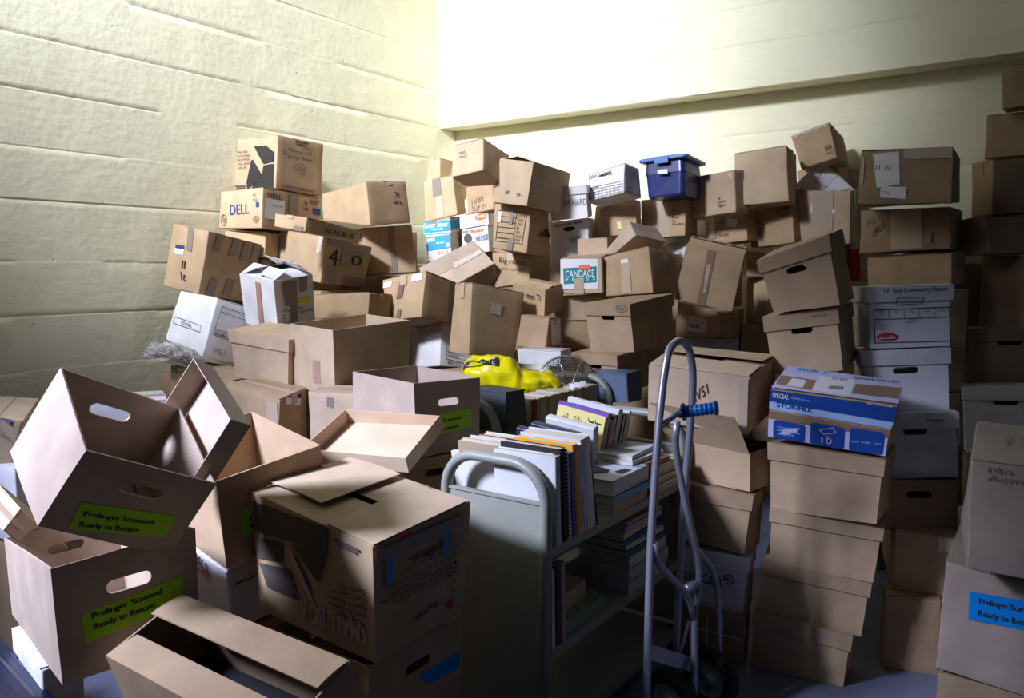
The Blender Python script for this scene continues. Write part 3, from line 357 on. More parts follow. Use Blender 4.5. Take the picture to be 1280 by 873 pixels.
'b68':([1.0823, 5.284, 1.0723], [[0.78203, 0.62012, 0.06224], [-0.61795, 0.7845, -0.05189], [-0.08101, 0.00211, 0.99671]], [0.3353, 0.3075, 0.196], [[0.0033, -0.001, -0.0186], [0.0011, 0.0046, 0.0194], [0.0, 0.0, 0.0], [0.002, 0.0011, -0.0023], [-0.0042, 0.0012, 0.023], [-0.0007, -0.0047, -0.0214], [0.0, 0.0, 0.0], [-0.0015, -0.0011, 0.0]]),
'b69':([1.1272, 5.2879, 0.8306], [[0.92772, 0.3729, 0.01688], [-0.37306, 0.92777, 0.00805], [-0.01266, -0.01377, 0.99983]], [0.3518, 0.2725, 0.225], [[-0.0002, 0.0001, 0.0023], [0.0003, 0.0002, 0.0009], [0.0, 0.0, 0.0], [-0.0001, -0.0004, -0.0033], [-0.0002, 0.0002, 0.0025], [0.0003, 0.0002, 0.001], [0.0, 0.0, 0.0], [-0.0001, -0.0004, -0.0037]]),
'lid73':([1.001, 3.0878, 1.311], [[0.80091, 0.54517, -0.24767], [-0.55387, 0.83166, 0.03958], [0.22756, 0.10548, 0.96804]], [0.2687, 0.2685, 0.2499], [[0.0041, 0.004, 0.0171], [-0.0054, -0.0041, -0.005], [0.0, 0.0, 0.0], [-0.0033, -0.0032, -0.013], [-0.0034, -0.004, -0.0234], [0.006, 0.0049, 0.0098], [0.0, 0.0, 0.0], [0.0018, 0.0022, 0.0139]]),
'lid74':([1.0179, 3.1367, 1.085], [[0.81365, 0.56131, -0.15134], [-0.56579, 0.8244, 0.01575], [0.1336, 0.07281, 0.98836]], [0.2833, 0.2599, 0.2328], [[0.0003, -0.0001, -0.0028], [-0.0012, -0.0011, -0.0031], [0.0, 0.0, 0.0], [-0.0006, -0.0001, 0.0036], [0.0004, -0.0001, -0.0031], [0.0006, 0.0009, 0.0048], [0.0, 0.0, 0.0], [0.0009, 0.0004, -0.0023]]),
'b70':([1.5164, 5.1982, 1.4555], [[0.9999, -0.00826, 0.01121], [0.0082, 0.99995, 0.0053], [-0.01126, -0.00521, 0.99992]], [0.2659, 0.1559, 0.1538], [[0.0076, 0.0, 0.0008], [0.0005, -0.0006, -0.0064], [0.0, 0.0, 0.0], [0.0, 0.0, 0.0], [-0.0081, 0.0007, 0.0063], [0.0006, -0.0007, -0.0071], [0.0, 0.0, 0.0], [0.0, 0.0, 0.0]]),
'magi':([1.5562, 5.3159, 1.1476], [[0.68228, 0.73107, 0.00555], [-0.73106, 0.6823, -0.00382], [-0.00657, -0.00145, 0.99998]], [0.3171, 0.1929, 0.2962], [[-0.0005, -0.0005, 0.0], [0.0001, -0.0, -0.0007], [0.0, 0.0, 0.0], [0.0, 0.0, 0.0], [0.0004, 0.0005, 0.0009], [0.0001, -0.0, -0.0008], [0.0, 0.0, 0.0], [0.0, 0.0, 0.0]]),
'b72':([1.5249, 5.2497, 0.9026], [[0.96145, 0.27488, -0.00799], [-0.27487, 0.96148, 0.00198], [0.00822, 0.00029, 0.99997]], [0.3007, 0.1751, 0.2403], [[0.0015, 0.0005, 0.0008], [0.0005, 0.0002, 0.0005], [0.0, 0.0, 0.0], [0.0, 0.0, 0.0], [-0.0021, -0.0007, -0.0013], [0.0006, 0.0002, 0.0005], [0.0, 0.0, 0.0], [0.0, 0.0, 0.0]]),
'b59':([0.5962, 4.7281, 1.5471], [[0.74035, -0.40538, 0.53624], [0.65755, 0.60245, -0.45242], [-0.13965, 0.68755, 0.71258]], [0.2676, 0.1016, 0.2252], [[0.0025, 0.0287, 0.0326], [0.0047, -0.0056, 0.0003], [-0.0124, -0.0182, -0.0345], [-0.0001, 0.0057, 0.0058], [-0.0021, -0.0067, -0.0096], [0.0052, -0.0062, 0.0004], [0.0066, -0.0037, 0.0047], [-0.0001, 0.0064, 0.0064]]),
'cand':([0.2827, 4.651, 1.3585], [[0.96061, 0.27534, -0.03766], [-0.27687, 0.95989, -0.04419], [0.02399, 0.05287, 0.99831]], [0.2467, 0.2229, 0.2107], [[-0.0028, -0.0008, 0.0004], [0.0007, 0.0002, 0.0], [0.0, 0.0, 0.0], [-0.0002, 0.0018, 0.0123], [0.003, -0.0002, -0.0073], [-0.0007, -0.0011, -0.0059], [0.0, 0.0, 0.0], [-0.0002, 0.002, 0.0137]]),
'b61':([0.2664, 4.6802, 1.203], [[0.99724, -0.07318, -0.01249], [0.07318, 0.99732, -0.00053], [0.0125, -0.00038, 0.99992]], [0.2863, 0.1433, 0.1433], [[0.0014, -0.0, 0.0006], [0.0003, 0.0001, 0.0015], [0.0, 0.0, 0.0], [0.0, 0.0, 0.0], [-0.0017, -0.0001, -0.0022], [0.0003, 0.0001, 0.0017], [0.0, 0.0, 0.0], [0.0, 0.0, 0.0]]),
'b62':([0.301, 4.6886, 1.0124], [[0.99119, -0.13218, -0.00806], [0.13217, 0.99123, -0.00193], [0.00824, 0.00085, 0.99997]], [0.2707, 0.1401, 0.1923], [[-0.0008, 0.0002, 0.0008], [0.0005, 0.0001, 0.002], [0.0, 0.0, 0.0], [0.0, 0.0, 0.0], [0.0002, -0.0003, -0.003], [0.0006, 0.0001, 0.0022], [0.0, 0.0, 0.0], [0.0, 0.0, 0.0]]),
'b60b':([0.3963, 4.8477, 1.5732], [[0.90238, 0.43089, -0.00741], [-0.43088, 0.90241, 0.00285], [0.00791, 0.00062, 0.99997]], [0.1876, 0.1112, 0.1126], [[0.0008, 0.0004, 0.0004], [0.0001, 0.0002, 0.0017], [0.0, 0.0, 0.0], [0.0, 0.0, 0.0], [-0.0009, -0.0007, -0.0023], [0.0001, 0.0003, 0.0018], [0.0, 0.0, 0.0], [0.0, 0.0, 0.0]]),
'big25':([-0.1172, 5.0543, 1.4002], [[0.8617, 0.50715, 0.01667], [-0.50741, 0.861, 0.03478], [0.00329, -0.03843, 0.99926]], [0.261, 0.2677, 0.1976], [[0.0074, 0.0035, -0.0116], [-0.0033, -0.0009, 0.0139], [0.0, 0.0, 0.0], [0.0017, 0.0003, -0.0102], [-0.0087, -0.0041, 0.0137], [0.0028, 0.0012, -0.0055], [0.0, 0.0, 0.0], [0.0019, 0.0003, -0.0113]]),
'form24':([-0.1168, 4.7719, 1.6148], [[0.87833, 0.47206, 0.07553], [-0.4741, 0.88041, 0.01078], [-0.06141, -0.04528, 0.99709]], [0.237, 0.2683, 0.2659], [[0.001, 0.0021, 0.0164], [-0.0035, -0.0023, -0.0048], [0.0, 0.0, 0.0], [0.0146, 0.0067, -0.0105], [-0.0027, -0.0004, 0.0106], [0.0028, 0.0008, -0.0069], [0.0, 0.0, 0.0], [-0.0119, -0.0068, -0.005]]),
'b23':([-0.1028, 4.6888, 1.8863], [[0.812, 0.57039, 0.12372], [-0.57406, 0.81878, -0.00713], [-0.10536, -0.06524, 0.99229]], [0.238, 0.4065, 0.2492], [[-0.0068, -0.004, 0.0055], [-0.0036, -0.0029, -0.0031], [0.0, 0.0, 0.0], [0.0015, 0.0006, -0.0037], [0.005, 0.0043, 0.0072], [0.0038, 0.002, -0.0052], [0.0, 0.0, 0.0], [0.0017, 0.0006, -0.0041]]),
'b19':([-0.3247, 5.1842, 1.6036], [[0.97878, 0.19937, -0.0473], [-0.20007, 0.97972, -0.01066], [0.04421, 0.01989, 0.99882]], [0.1918, 0.179, 0.2517], [[-0.0024, -0.0007, -0.0013], [0.0001, 0.001, 0.0088], [0.0, 0.0, 0.0], [-0.0016, 0.0005, 0.0076], [0.004, -0.001, -0.0166], [0.0001, 0.0011, 0.0097], [0.0, 0.0, 0.0], [-0.0018, 0.0006, 0.0084]]),
'b19b':([-0.3124, 5.3722, 1.4192], [[0.93645, 0.34985, -0.0257], [-0.34979, 0.9368, 0.007], [0.02652, 0.00243, 0.99965]], [0.2032, 0.129, 0.1937], [[-0.0002, -0.0007, -0.0064], [0.0022, 0.0009, 0.0005], [0.0, 0.0, 0.0], [0.0, 0.0, 0.0], [-0.0002, -0.0008, -0.0071], [-0.0019, -0.0001, 0.0064], [0.0, 0.0, 0.0], [0.0, 0.0, 0.0]]),
'b18':([-0.6699, 6.2741, 1.5766], [[0.95538, 0.29266, -0.03987], [-0.29364, 0.95568, -0.02118], [0.0319, 0.03194, 0.99898]], [0.2208, 0.1963, 0.3063], [[0.0052, 0.0014, -0.0017], [-0.0002, -0.0007, -0.0046], [0.0, 0.0, 0.0], [-0.0015, 0.001, 0.0114], [-0.0032, -0.0017, -0.0053], [-0.0003, -0.0007, -0.0051], [0.0, 0.0, 0.0], [-0.0017, 0.0011, 0.0126]]),
'b21':([-0.3619, 4.6901, 2.0446], [[0.83241, 0.54111, 0.11955], [-0.55155, 0.78807, 0.27339], [0.05372, -0.29351, 0.95445]], [0.2409, 0.2043, 0.189], [[0.0119, 0.0098, -0.0074], [0.0027, 0.0016, 0.0012], [-0.0171, -0.0132, 0.007], [0.0141, 0.0108, -0.0057], [0.0032, 0.0023, -0.0003], [-0.0165, -0.0125, 0.0058], [-0.0154, -0.0119, 0.0063], [0.0156, 0.012, -0.0063]]),
'b22':([-0.2847, 5.2056, 1.8604], [[0.80048, 0.59852, -0.03165], [-0.59818, 0.8011, 0.02055], [0.03766, 0.00248, 0.99929]], [0.2293, 0.1329, 0.1824], [[0.0012, 0.0012, 0.0026], [0.0007, 0.0013, 0.0081], [0.0, 0.0, 0.0], [0.0, 0.0, 0.0], [-0.0021, -0.0028, -0.0121], [0.0008, 0.0015, 0.009], [0.0, 0.0, 0.0], [0.0, 0.0, 0.0]]),
'b20':([-0.663, 6.2876, 1.896], [[0.88665, 0.45511, -0.08207], [-0.45571, 0.89004, 0.01234], [0.07866, 0.02646, 0.99655]], [0.2755, 0.1453, 0.2962], [[-0.0063, -0.0049, -0.0167], [0.0055, 0.0028, -0.0002], [0.0, 0.0, 0.0], [0.0027, 0.003, 0.0171], [0.0064, 0.0026, -0.0082], [-0.0013, 0.0002, 0.0091], [0.0, 0.0, 0.0], [-0.0071, -0.0039, -0.0014]]),
'b20b':([-0.5701, 6.5028, 2.2126], [[0.59449, -0.80407, 0.00749], [0.80402, 0.59454, 0.00892], [-0.01163, 0.00072, 0.99993]], [0.2261, 0.1424, 0.1769], [[-0.0003, 0.0006, 0.0011], [-0.0, -0.0006, -0.0045], [0.0, 0.0, 0.0], [0.0, 0.0, 0.0], [0.0003, 0.0001, 0.0036], [-0.0, -0.0007, -0.005], [0.0, 0.0, 0.0], [0.0, 0.0, 0.0]]),
'dnw26b':([0.2441, 4.9879, 1.5246], [[0.95715, 0.28696, -0.03895], [-0.28738, 0.9578, -0.00547], [0.03574, 0.01643, 0.99923]], [0.2429, 0.1822, 0.279], [[-0.0038, -0.0014, -0.0022], [-0.0001, 0.0002, 0.0022], [0.0, 0.0, 0.0], [-0.0009, 0.0004, 0.0064], [0.0039, -0.0, -0.011], [0.0008, 0.0007, 0.0039], [0.0, 0.0, 0.0], [-0.001, 0.0005, 0.0071]]),
'sam26a':([0.2281, 4.8728, 1.7986], [[0.961, 0.26923, -0.06326], [-0.27107, 0.9623, -0.02238], [0.05485, 0.03866, 0.99775]], [0.2386, 0.1873, 0.1875], [[0.0035, -0.0001, -0.0087], [0.0019, 0.0002, -0.0029], [0.0, 0.0, 0.0], [-0.0011, 0.0011, 0.0113], [-0.0027, -0.0009, -0.001], [-0.0016, -0.0002, 0.0018], [0.0, 0.0, 0.0], [-0.001, 0.001, 0.0102]]),
'idx27':([0.454, 4.9092, 1.907], [[0.74448, 0.66725, -0.02279], [-0.65015, 0.73232, 0.20253], [0.15182, -0.13596, 0.97901]], [0.2755, 0.1784, 0.1775], [[-0.0044, -0.0042, 0.0021], [-0.0042, -0.0035, -0.0018], [0.0, 0.0, 0.0], [0.001, 0.0009, 0.0003], [0.0031, 0.0039, -0.0083], [0.0072, 0.0061, 0.002], [0.0, 0.0, 0.0], [-0.0028, -0.0033, 0.0056]]),
'b29':([0.5195, 5.0398, 1.7008], [[0.94407, 0.32795, -0.03453], [-0.32826, 0.94458, -0.00355], [0.03145, 0.01468, 0.9994]], [0.2624, 0.1853, 0.2091], [[-0.0096, -0.0034, -0.0002], [0.0011, 0.0011, 0.0066], [0.0, 0.0, 0.0], [-0.0017, 0.0001, 0.0069], [0.01, 0.0019, -0.0148], [0.0012, 0.0012, 0.0073], [0.0, 0.0, 0.0], [-0.0019, 0.0002, 0.0077]]),
'tub28':([0.7551, 4.7909, 1.9191], [[0.80648, 0.59117, -0.01006], [-0.59, 0.80576, 0.05153], [0.03857, -0.03562, 0.99862]], [0.2955, 0.3057, 0.2367], [[0.0107, 0.0077, -0.0033], [-0.0039, -0.0026, 0.0045], [0.0, 0.0, 0.0], [0.0008, 0.0001, -0.0086], [-0.0102, -0.0074, 0.0018], [0.0027, 0.0023, 0.0055], [0.0, 0.0, 0.0], [0.0009, 0.0001, -0.0096]]),
'b30':([0.8168, 5.0755, 1.6892], [[0.71579, 0.69798, -0.02173], [-0.69768, 0.71612, 0.02044], [0.02983, 0.00053, 0.99955]], [0.3183, 0.1398, 0.244], [[0.001, 0.0006, -0.0038], [-0.0008, -0.0003, 0.0043], [0.0, 0.0, 0.0], [0.0, 0.0, 0.0], [-0.0011, -0.0012, -0.0018], [0.0009, 0.0009, 0.0009], [0.0, 0.0, 0.0], [0.0, 0.0, 0.0]]),
'w30c':([0.9862, 5.1906, 1.5331], [[0.36759, 0.92998, -0.00345], [-0.92999, 0.36759, 0.00058], [0.0018, 0.00299, 0.99999]], [0.2373, 0.1322, 0.1763], [[-0.0, 0.0, 0.0], [0.0005, 0.0011, -0.0], [0.0, 0.0, 0.0], [0.0, 0.0, 0.0], [-0.0, 0.0, 0.0001], [-0.0004, -0.0011, -0.0], [0.0, 0.0, 0.0], [0.0, 0.0, 0.0]]),
'b31':([1.0684, 4.9517, 1.806], [[0.6217, 0.78259, -0.03235], [-0.78192, 0.62252, 0.03261], [0.04565, 0.00502, 0.99894]], [0.3596, 0.139, 0.2471], [[-0.0002, -0.0007, -0.0047], [0.0013, 0.0022, 0.0054], [0.0, 0.0, 0.0], [0.0, 0.0, 0.0], [0.0001, -0.0, -0.0014], [-0.0012, -0.0015, 0.0001], [0.0, 0.0, 0.0], [0.0, 0.0, 0.0]]),
'b32':([1.1161, 5.1574, 1.6326], [[0.65353, 0.75516, -0.05126], [-0.75348, 0.65551, 0.0507], [0.07188, 0.00549, 0.9974]], [0.4421, 0.1525, 0.1799], [[-0.0017, -0.0024, -0.0061], [0.0037, 0.0049, 0.0077], [0.0, 0.0, 0.0], [0.0, 0.0, 0.0], [0.0016, 0.0016, -0.0029], [-0.0036, -0.0042, 0.0002], [0.0, 0.0, 0.0], [0.0, 0.0, 0.0]]),
'b33':([1.3128, 4.747, 1.8685], [[0.8569, 0.51501, -0.02204], [-0.51341, 0.8565, 0.05308], [0.04621, -0.03417, 0.99835]], [0.2978, 0.2446, 0.3069], [[0.0047, 0.0029, 0.0025], [0.0036, 0.0021, -0.002], [0.0, 0.0, 0.0], [0.0009, 0.0, -0.0098], [-0.0038, -0.0023, -0.0006], [-0.0053, -0.0026, 0.0101], [0.0, 0.0, 0.0], [0.001, 0.0, -0.0108]]),
'b37a':([1.4697, 4.9499, 1.6244], [[0.64204, 0.75949, -0.10473], [-0.75905, 0.64891, 0.05249], [0.10783, 0.0458, 0.99311]], [0.2963, 0.152, 0.3099], [[0.0015, 0.0021, 0.0049], [-0.0006, -0.0009, -0.0039], [0.0, 0.0, 0.0], [0.0, 0.0, 0.0], [-0.0017, -0.0024, -0.0056], [0.0008, 0.0013, 0.0045], [0.0, 0.0, 0.0], [0.0, 0.0, 0.0]]),
'b37b':([1.6767, 4.7995, 1.6323], [[0.85064, 0.52526, -0.02279], [-0.52567, 0.85047, -0.01929], [0.00925, 0.02839, 0.99955]], [0.3144, 0.2129, 0.3204], [[0.0064, 0.0029, -0.008], [-0.0013, 0.0001, 0.0066], [0.0, 0.0, 0.0], [0.0003, 0.0008, 0.0047], [-0.0064, -0.0023, 0.0121], [0.0011, -0.0014, -0.0153], [0.0, 0.0, 0.0], [0.0003, 0.0009, 0.0053]]),
'w36':([1.6686, 4.9255, 1.9516], [[0.7114, 0.69839, -0.0785], [-0.14419, 0.03572, -0.9889], [-0.68783, 0.71483, 0.12612]], [0.2795, 0.2824, 0.0413], [[0.0, -0.0001, -0.0], [0.0, 0.0, 0.0], [0.0, 0.0001, -0.0], [-0.0001, -0.0, 0.0], [0.0, -0.0001, -0.0], [0.0, 0.0, 0.0], [0.0, 0.0001, -0.0], [-0.0001, -0.0, 0.0]]),
'b34':([1.7234, 4.8631, 2.0961], [[0.79295, 0.59038, -0.15064], [-0.54548, 0.79801, 0.25618], [0.27146, -0.12097, 0.95482]], [0.2185, 0.3094, 0.2052], [[0.0064, 0.0049, -0.0015], [-0.0015, 0.0007, -0.0087], [0.0, 0.0, 0.0], [-0.0011, -0.0032, 0.0122], [-0.0063, -0.0057, 0.0059], [0.0003, -0.0009, 0.0055], [0.0, 0.0, 0.0], [0.0023, 0.0043, -0.0134]]),
'b35':([1.8008, 5.0717, 1.953], [[0.77036, 0.63446, -0.06332], [-0.6315, 0.77292, 0.06158], [0.08801, -0.00746, 0.99609]], [0.2415, 0.2388, 0.1726], [[0.0069, 0.0058, 0.0006], [0.0001, 0.0009, 0.0172], [0.0, 0.0, 0.0], [-0.0013, -0.0012, -0.0038], [-0.0057, -0.0055, -0.0168], [0.0002, 0.001, 0.0191], [0.0, 0.0, 0.0], [-0.0014, -0.0014, -0.0042]]),
'red75':([2.039, 4.776, 1.4256], [[0.87811, -0.45948, -0.13344], [0.47304, 0.87558, 0.09796], [0.07183, -0.14914, 0.9862]], [0.0771, 0.1497, 0.2751], [[0.004, -0.0021, -0.0022], [-0.0037, 0.0019, 0.0023], [0.0, 0.0, 0.0], [0.0, 0.0, 0.0], [-0.0041, 0.0022, 0.0027], [0.0038, -0.002, -0.0028], [0.0, 0.0, 0.0], [0.0, 0.0, 0.0]]),
'sf42':([1.3703, 3.0637, 1.1924], [[0.99898, 0.03056, -0.03321], [-0.02997, 0.99939, 0.0182], [0.03375, -0.01718, 0.99928]], [0.3223, 0.1751, 0.2374], [[0.0061, 0.0003, 0.0006], [-0.0016, -0.0001, -0.001], [0.0, 0.0, 0.0], [0.0, 0.0, 0.0], [-0.0058, -0.0002, 0.0002], [0.0014, 0.0001, 0.0002], [0.0, 0.0, 0.0], [0.0, 0.0, 0.0]]),
'w43':([1.3722, 3.0836, 0.934], [[0.98149, 0.18349, -0.05477], [-0.18228, 0.98289, 0.02647], [0.05869, -0.01599, 0.99815]], [0.3192, 0.1777, 0.2468], [[0.0076, 0.0014, -0.0005], [-0.001, -0.0002, -0.0001], [0.0, 0.0, 0.0], [0.0, 0.0, 0.0], [-0.0072, -0.0013, 0.0015], [0.0007, 0.0001, -0.0008], [0.0, 0.0, 0.0], [0.0, 0.0, 0.0]]),
'w44':([1.3931, 3.0071, 0.6923], [[0.99161, 0.11647, -0.05616], [-0.11484, 0.99289, 0.03148], [0.05942, -0.02477, 0.99793]], [0.3108, 0.18, 0.2507], [[0.0057, 0.0007, -0.0001], [0.0007, 0.0, -0.0007], [0.0, 0.0, 0.0], [0.0, 0.0, 0.0], [-0.0051, -0.0006, 0.001], [-0.0012, -0.0002, -0.0002], [0.0, 0.0, 0.0], [0.0, 0.0, 0.0]]),
'b45':([1.3951, 2.9731, 0.5058], [[0.99988, 0.01532, 0.0], [-0.01532, 0.99988, 0.0], [0.0, 0.0, 1.0]], [0.3012, 0.1566, 0.1958], [[0.0, 0.0, -0.0], [0.0, 0.0, 0.0], [0.0, 0.0, 0.0], [0.0, 0.0, 0.0], [0.0, 0.0, -0.0], [0.0, 0.0, 0.0], [0.0, 0.0, 0.0], [0.0, 0.0, 0.0]]),
'b46':([1.4347, 2.9383, 0.2772], [[0.9352, 0.35286, 0.02972], [-0.35069, 0.93454, -0.06036], [-0.04908, 0.04603, 0.99773]], [0.3352, 0.4414, 0.2375], [[0.0042, 0.0018, 0.0014], [0.0, 0.0, 0.0], [-0.0016, -0.0002, 0.0027], [0.0, 0.0, 0.0], [-0.002, 0.0009, 0.0095], [0.0, 0.0, 0.0], [-0.0018, -0.0002, 0.003], [0.0, 0.0, 0.0]]),
'b47':([1.3925, 2.8907, -0.0011], [[0.9385, 0.34523, 0.00676], [-0.34526, 0.9385, 0.00473], [-0.00471, -0.00678, 0.99997]], [0.1923, 0.1311, 0.2877], [[-0.0, -0.0001, -0.0012], [-0.0013, -0.0005, -0.0006], [0.0, 0.0, 0.0], [0.0, 0.0, 0.0], [0.0015, 0.0007, 0.0018], [-0.0014, -0.0006, -0.0006], [0.0, 0.0, 0.0], [0.0, 0.0, 0.0]]),
'b38':([1.7902, 4.1895, 1.8349], [[0.82353, 0.56695, 0.01887], [-0.56683, 0.82375, -0.01169], [-0.02218, -0.00107, 0.99975]], [0.4262, 0.325, 0.2581], [[0.0, -0.0005, -0.0037], [0.005, 0.0019, -0.0113], [0.0, 0.0, 0.0], [0.0062, 0.0065, 0.0166], [-0.001, 0.0012, 0.0138], [-0.0058, -0.0035, 0.0033], [0.0, 0.0, 0.0], [-0.0041, -0.0052, -0.0177]]),
'b39':([1.9447, 4.4968, 1.5889], [[0.78383, 0.62096, -0.00486], [-0.62062, 0.78362, 0.02757], [0.02093, -0.01859, 0.99961]], [0.4485, 0.2867, 0.2261], [[0.0004, -0.0001, -0.0047], [0.004, 0.0035, 0.0038], [0.0, 0.0, 0.0], [0.0005, 0.0003, -0.0018], [-0.0005, 0.0003, 0.0073], [-0.0043, -0.0038, -0.0042], [0.0, 0.0, 0.0], [0.0006, 0.0003, -0.0021]]),
'b40':([1.9713, 4.446, 1.394], [[0.72574, 0.68618, -0.04958], [-0.68727, 0.72637, -0.00709], [0.03115, 0.03923, 0.99874]], [0.4229, 0.2594, 0.1717], [[0.0003, -0.0003, -0.004], [-0.0012, -0.0012, 0.0001], [0.0, 0.0, 0.0], [-0.0004, 0.0006, 0.0066], [0.0004, -0.0003, -0.0044], [0.0013, 0.0008, -0.0029], [0.0, 0.0, 0.0], [-0.0005, 0.0006, 0.0073]]),
'w75b':([2.0313, 4.8921, 1.2511], [[0.78503, -0.61941, -0.00788], [0.61938, 0.78507, -0.00537], [0.00951, -0.00067, 0.99995]], [0.2477, 0.1604, 0.1638], [[-0.0002, -0.0001, -0.002], [0.0002, -0.0002, 0.0001], [0.0, 0.0, 0.0], [0.0, 0.0, 0.0], [-0.0002, -0.0001, -0.0022], [-0.0, 0.0003, 0.0022], [0.0, 0.0, 0.0], [0.0, 0.0, 0.0]]),
'w75c':([2.0641, 4.932, 1.0236], [[0.77797, -0.62831, 0.00031], [0.6283, 0.77796, 0.00483], [-0.00328, -0.00356, 0.99999]], [0.2288, 0.1494, 0.2], [[0.0001, 0.0001, 0.0012], [0.0009, -0.0008, -0.0001], [0.0, 0.0, 0.0], [0.0, 0.0, 0.0], [0.0001, 0.0001, 0.0013], [-0.001, 0.0007, -0.0013], [0.0, 0.0, 0.0], [0.0, 0.0, 0.0]]),
'b41':([1.8468, 3.9249, 1.1159], [[0.99975, -0.00989, -0.02029], [0.00973, 0.99992, -0.00805], [0.02036, 0.00785, 0.99976]], [0.3989, 0.1846, 0.2697], [[-0.0003, -0.0003, -0.0028], [-0.0019, 0.0001, 0.0006], [0.0, 0.0, 0.0], [0.0, 0.0, 0.0], [-0.0003, -0.0003, -0.0032], [0.0021, 0.0003, 0.0026], [0.0, 0.0, 0.0], [0.0, 0.0, 0.0]]),
'b41b':([1.8093, 3.8601, 0.8901], [[0.99362, -0.11217, -0.01136], [0.112, 0.99361, -0.01405], [0.01287, 0.01268, 0.99984]], [0.4205, 0.1864, 0.2261], [[-0.0005, -0.0002, -0.0023], [-0.0029, 0.0005, 0.0012], [0.0, 0.0, 0.0], [0.0, 0.0, 0.0], [-0.0006, -0.0002, -0.0025], [0.0035, -0.0002, 0.0014], [0.0, 0.0, 0.0], [0.0, 0.0, 0.0]]),
'c48g':([2.2155, 3.8539, 0.6008], [[0.93796, 0.34416, -0.04213], [-0.34318, 0.93882, 0.02896], [0.04952, -0.0127, 0.99869]], [0.3618, 0.2181, 0.316], [[0.0067, 0.0024, -0.0014], [-0.0007, -0.0004, -0.0015], [0.0, 0.0, 0.0], [0.0, 0.0, 0.0], [-0.0058, -0.0019, 0.0032], [-0.0008, -0.0004, -0.0017], [0.0, 0.0, 0.0], [0.0, 0.0, 0.0]]),
'c48f':([2.3121, 4.0275, 0.9005], [[0.99991, 0.00985, -0.00907], [-0.00973, 0.99987, 0.01308], [0.00919, -0.01299, 0.99987]], [0.4285, 0.2279, 0.2914], [[0.0032, 0.0, -0.0004], [-0.0001, -0.0001, -0.0012], [0.0, 0.0, 0.0], [0.0, 0.0, 0.0], [-0.0031, 0.0001, 0.0016], [-0.0001, -0.0001, -0.0013], [0.0, 0.0, 0.0], [0.0, 0.0, 0.0]]),
'c48e':([2.6433, 4.5277, 1.1582], [[0.25324, 0.96738, 0.00671], [-0.96739, 0.25326, -0.00244], [-0.00406, -0.00588, 0.99997]], [0.5443, 0.275, 0.4106], [[-0.0002, -0.0009, 0.0001], [-0.0, 0.0, 0.0001], [0.0, 0.0, 0.0], [0.0, 0.0, 0.0], [0.0002, 0.0008, -0.0002], [-0.0, 0.0, 0.0001], [0.0, 0.0, 0.0], [0.0, 0.0, 0.0]]),
'c48d':([2.5021, 4.2259, 1.572], [[0.98422, -0.17335, -0.03541], [0.17445, 0.98419, 0.03052], [0.02956, -0.03622, 0.99891]], [0.4808, 0.2341, 0.1992], [[0.0104, -0.0018, -0.0002], [0.0001, -0.0001, -0.0011], [0.0, 0.0, 0.0], [0.0, 0.0, 0.0], [-0.0104, 0.0019, 0.0013], [0.0001, -0.0001, -0.0012], [0.0, 0.0, 0.0], [0.0, 0.0, 0.0]]),
'c48c':([2.5828, 4.3462, 1.7844], [[0.99783, 0.04764, -0.04541], [-0.0474, 0.99886, 0.0065], [0.04567, -0.00433, 0.99895]], [0.3902, 0.2147, 0.2982], [[0.0013, -0.0, -0.0011], [-0.0007, 0.0003, 0.0038], [0.0, 0.0, 0.0], [0.0, 0.0, 0.0], [-0.0005, -0.0003, -0.0032], [-0.0008, 0.0004, 0.0043], [0.0, 0.0, 0.0], [0.0, 0.0, 0.0]]),
'c48b':([2.6308, 4.5295, 2.1047], [[0.76816, 0.64023, -0.00596], [-0.64023, 0.76818, 0.00204], [0.00589, 0.00225, 0.99998]], [0.3731, 0.2025, 0.2349], [[0.0015, 0.0011, -0.0013], [-0.0003, -0.0003, -0.0003], [0.0, 0.0, 0.0], [0.0, 0.0, 0.0], [-0.001, -0.0007, 0.0017], [-0.0004, -0.0004, -0.0004], [0.0, 0.0, 0.0], [0.0, 0.0, 0.0]]),
'c48a':([2.6108, 4.362, 2.3461], [[0.80052, 0.59833, -0.03414], [-0.59806, 0.80123, 0.01885], [0.03863, 0.00533, 0.99924]], [0.3048, 0.174, 0.2122], [[0.0061, 0.0044, -0.0022], [-0.0007, -0.0005, -0.0001], [0.0, 0.0, 0.0], [0.0, 0.0, 0.0], [-0.0053, -0.0037, 0.0024], [-0.0008, -0.0006, -0.0001], [0.0, 0.0, 0.0], [0.0, 0.0, 0.0]]),
}
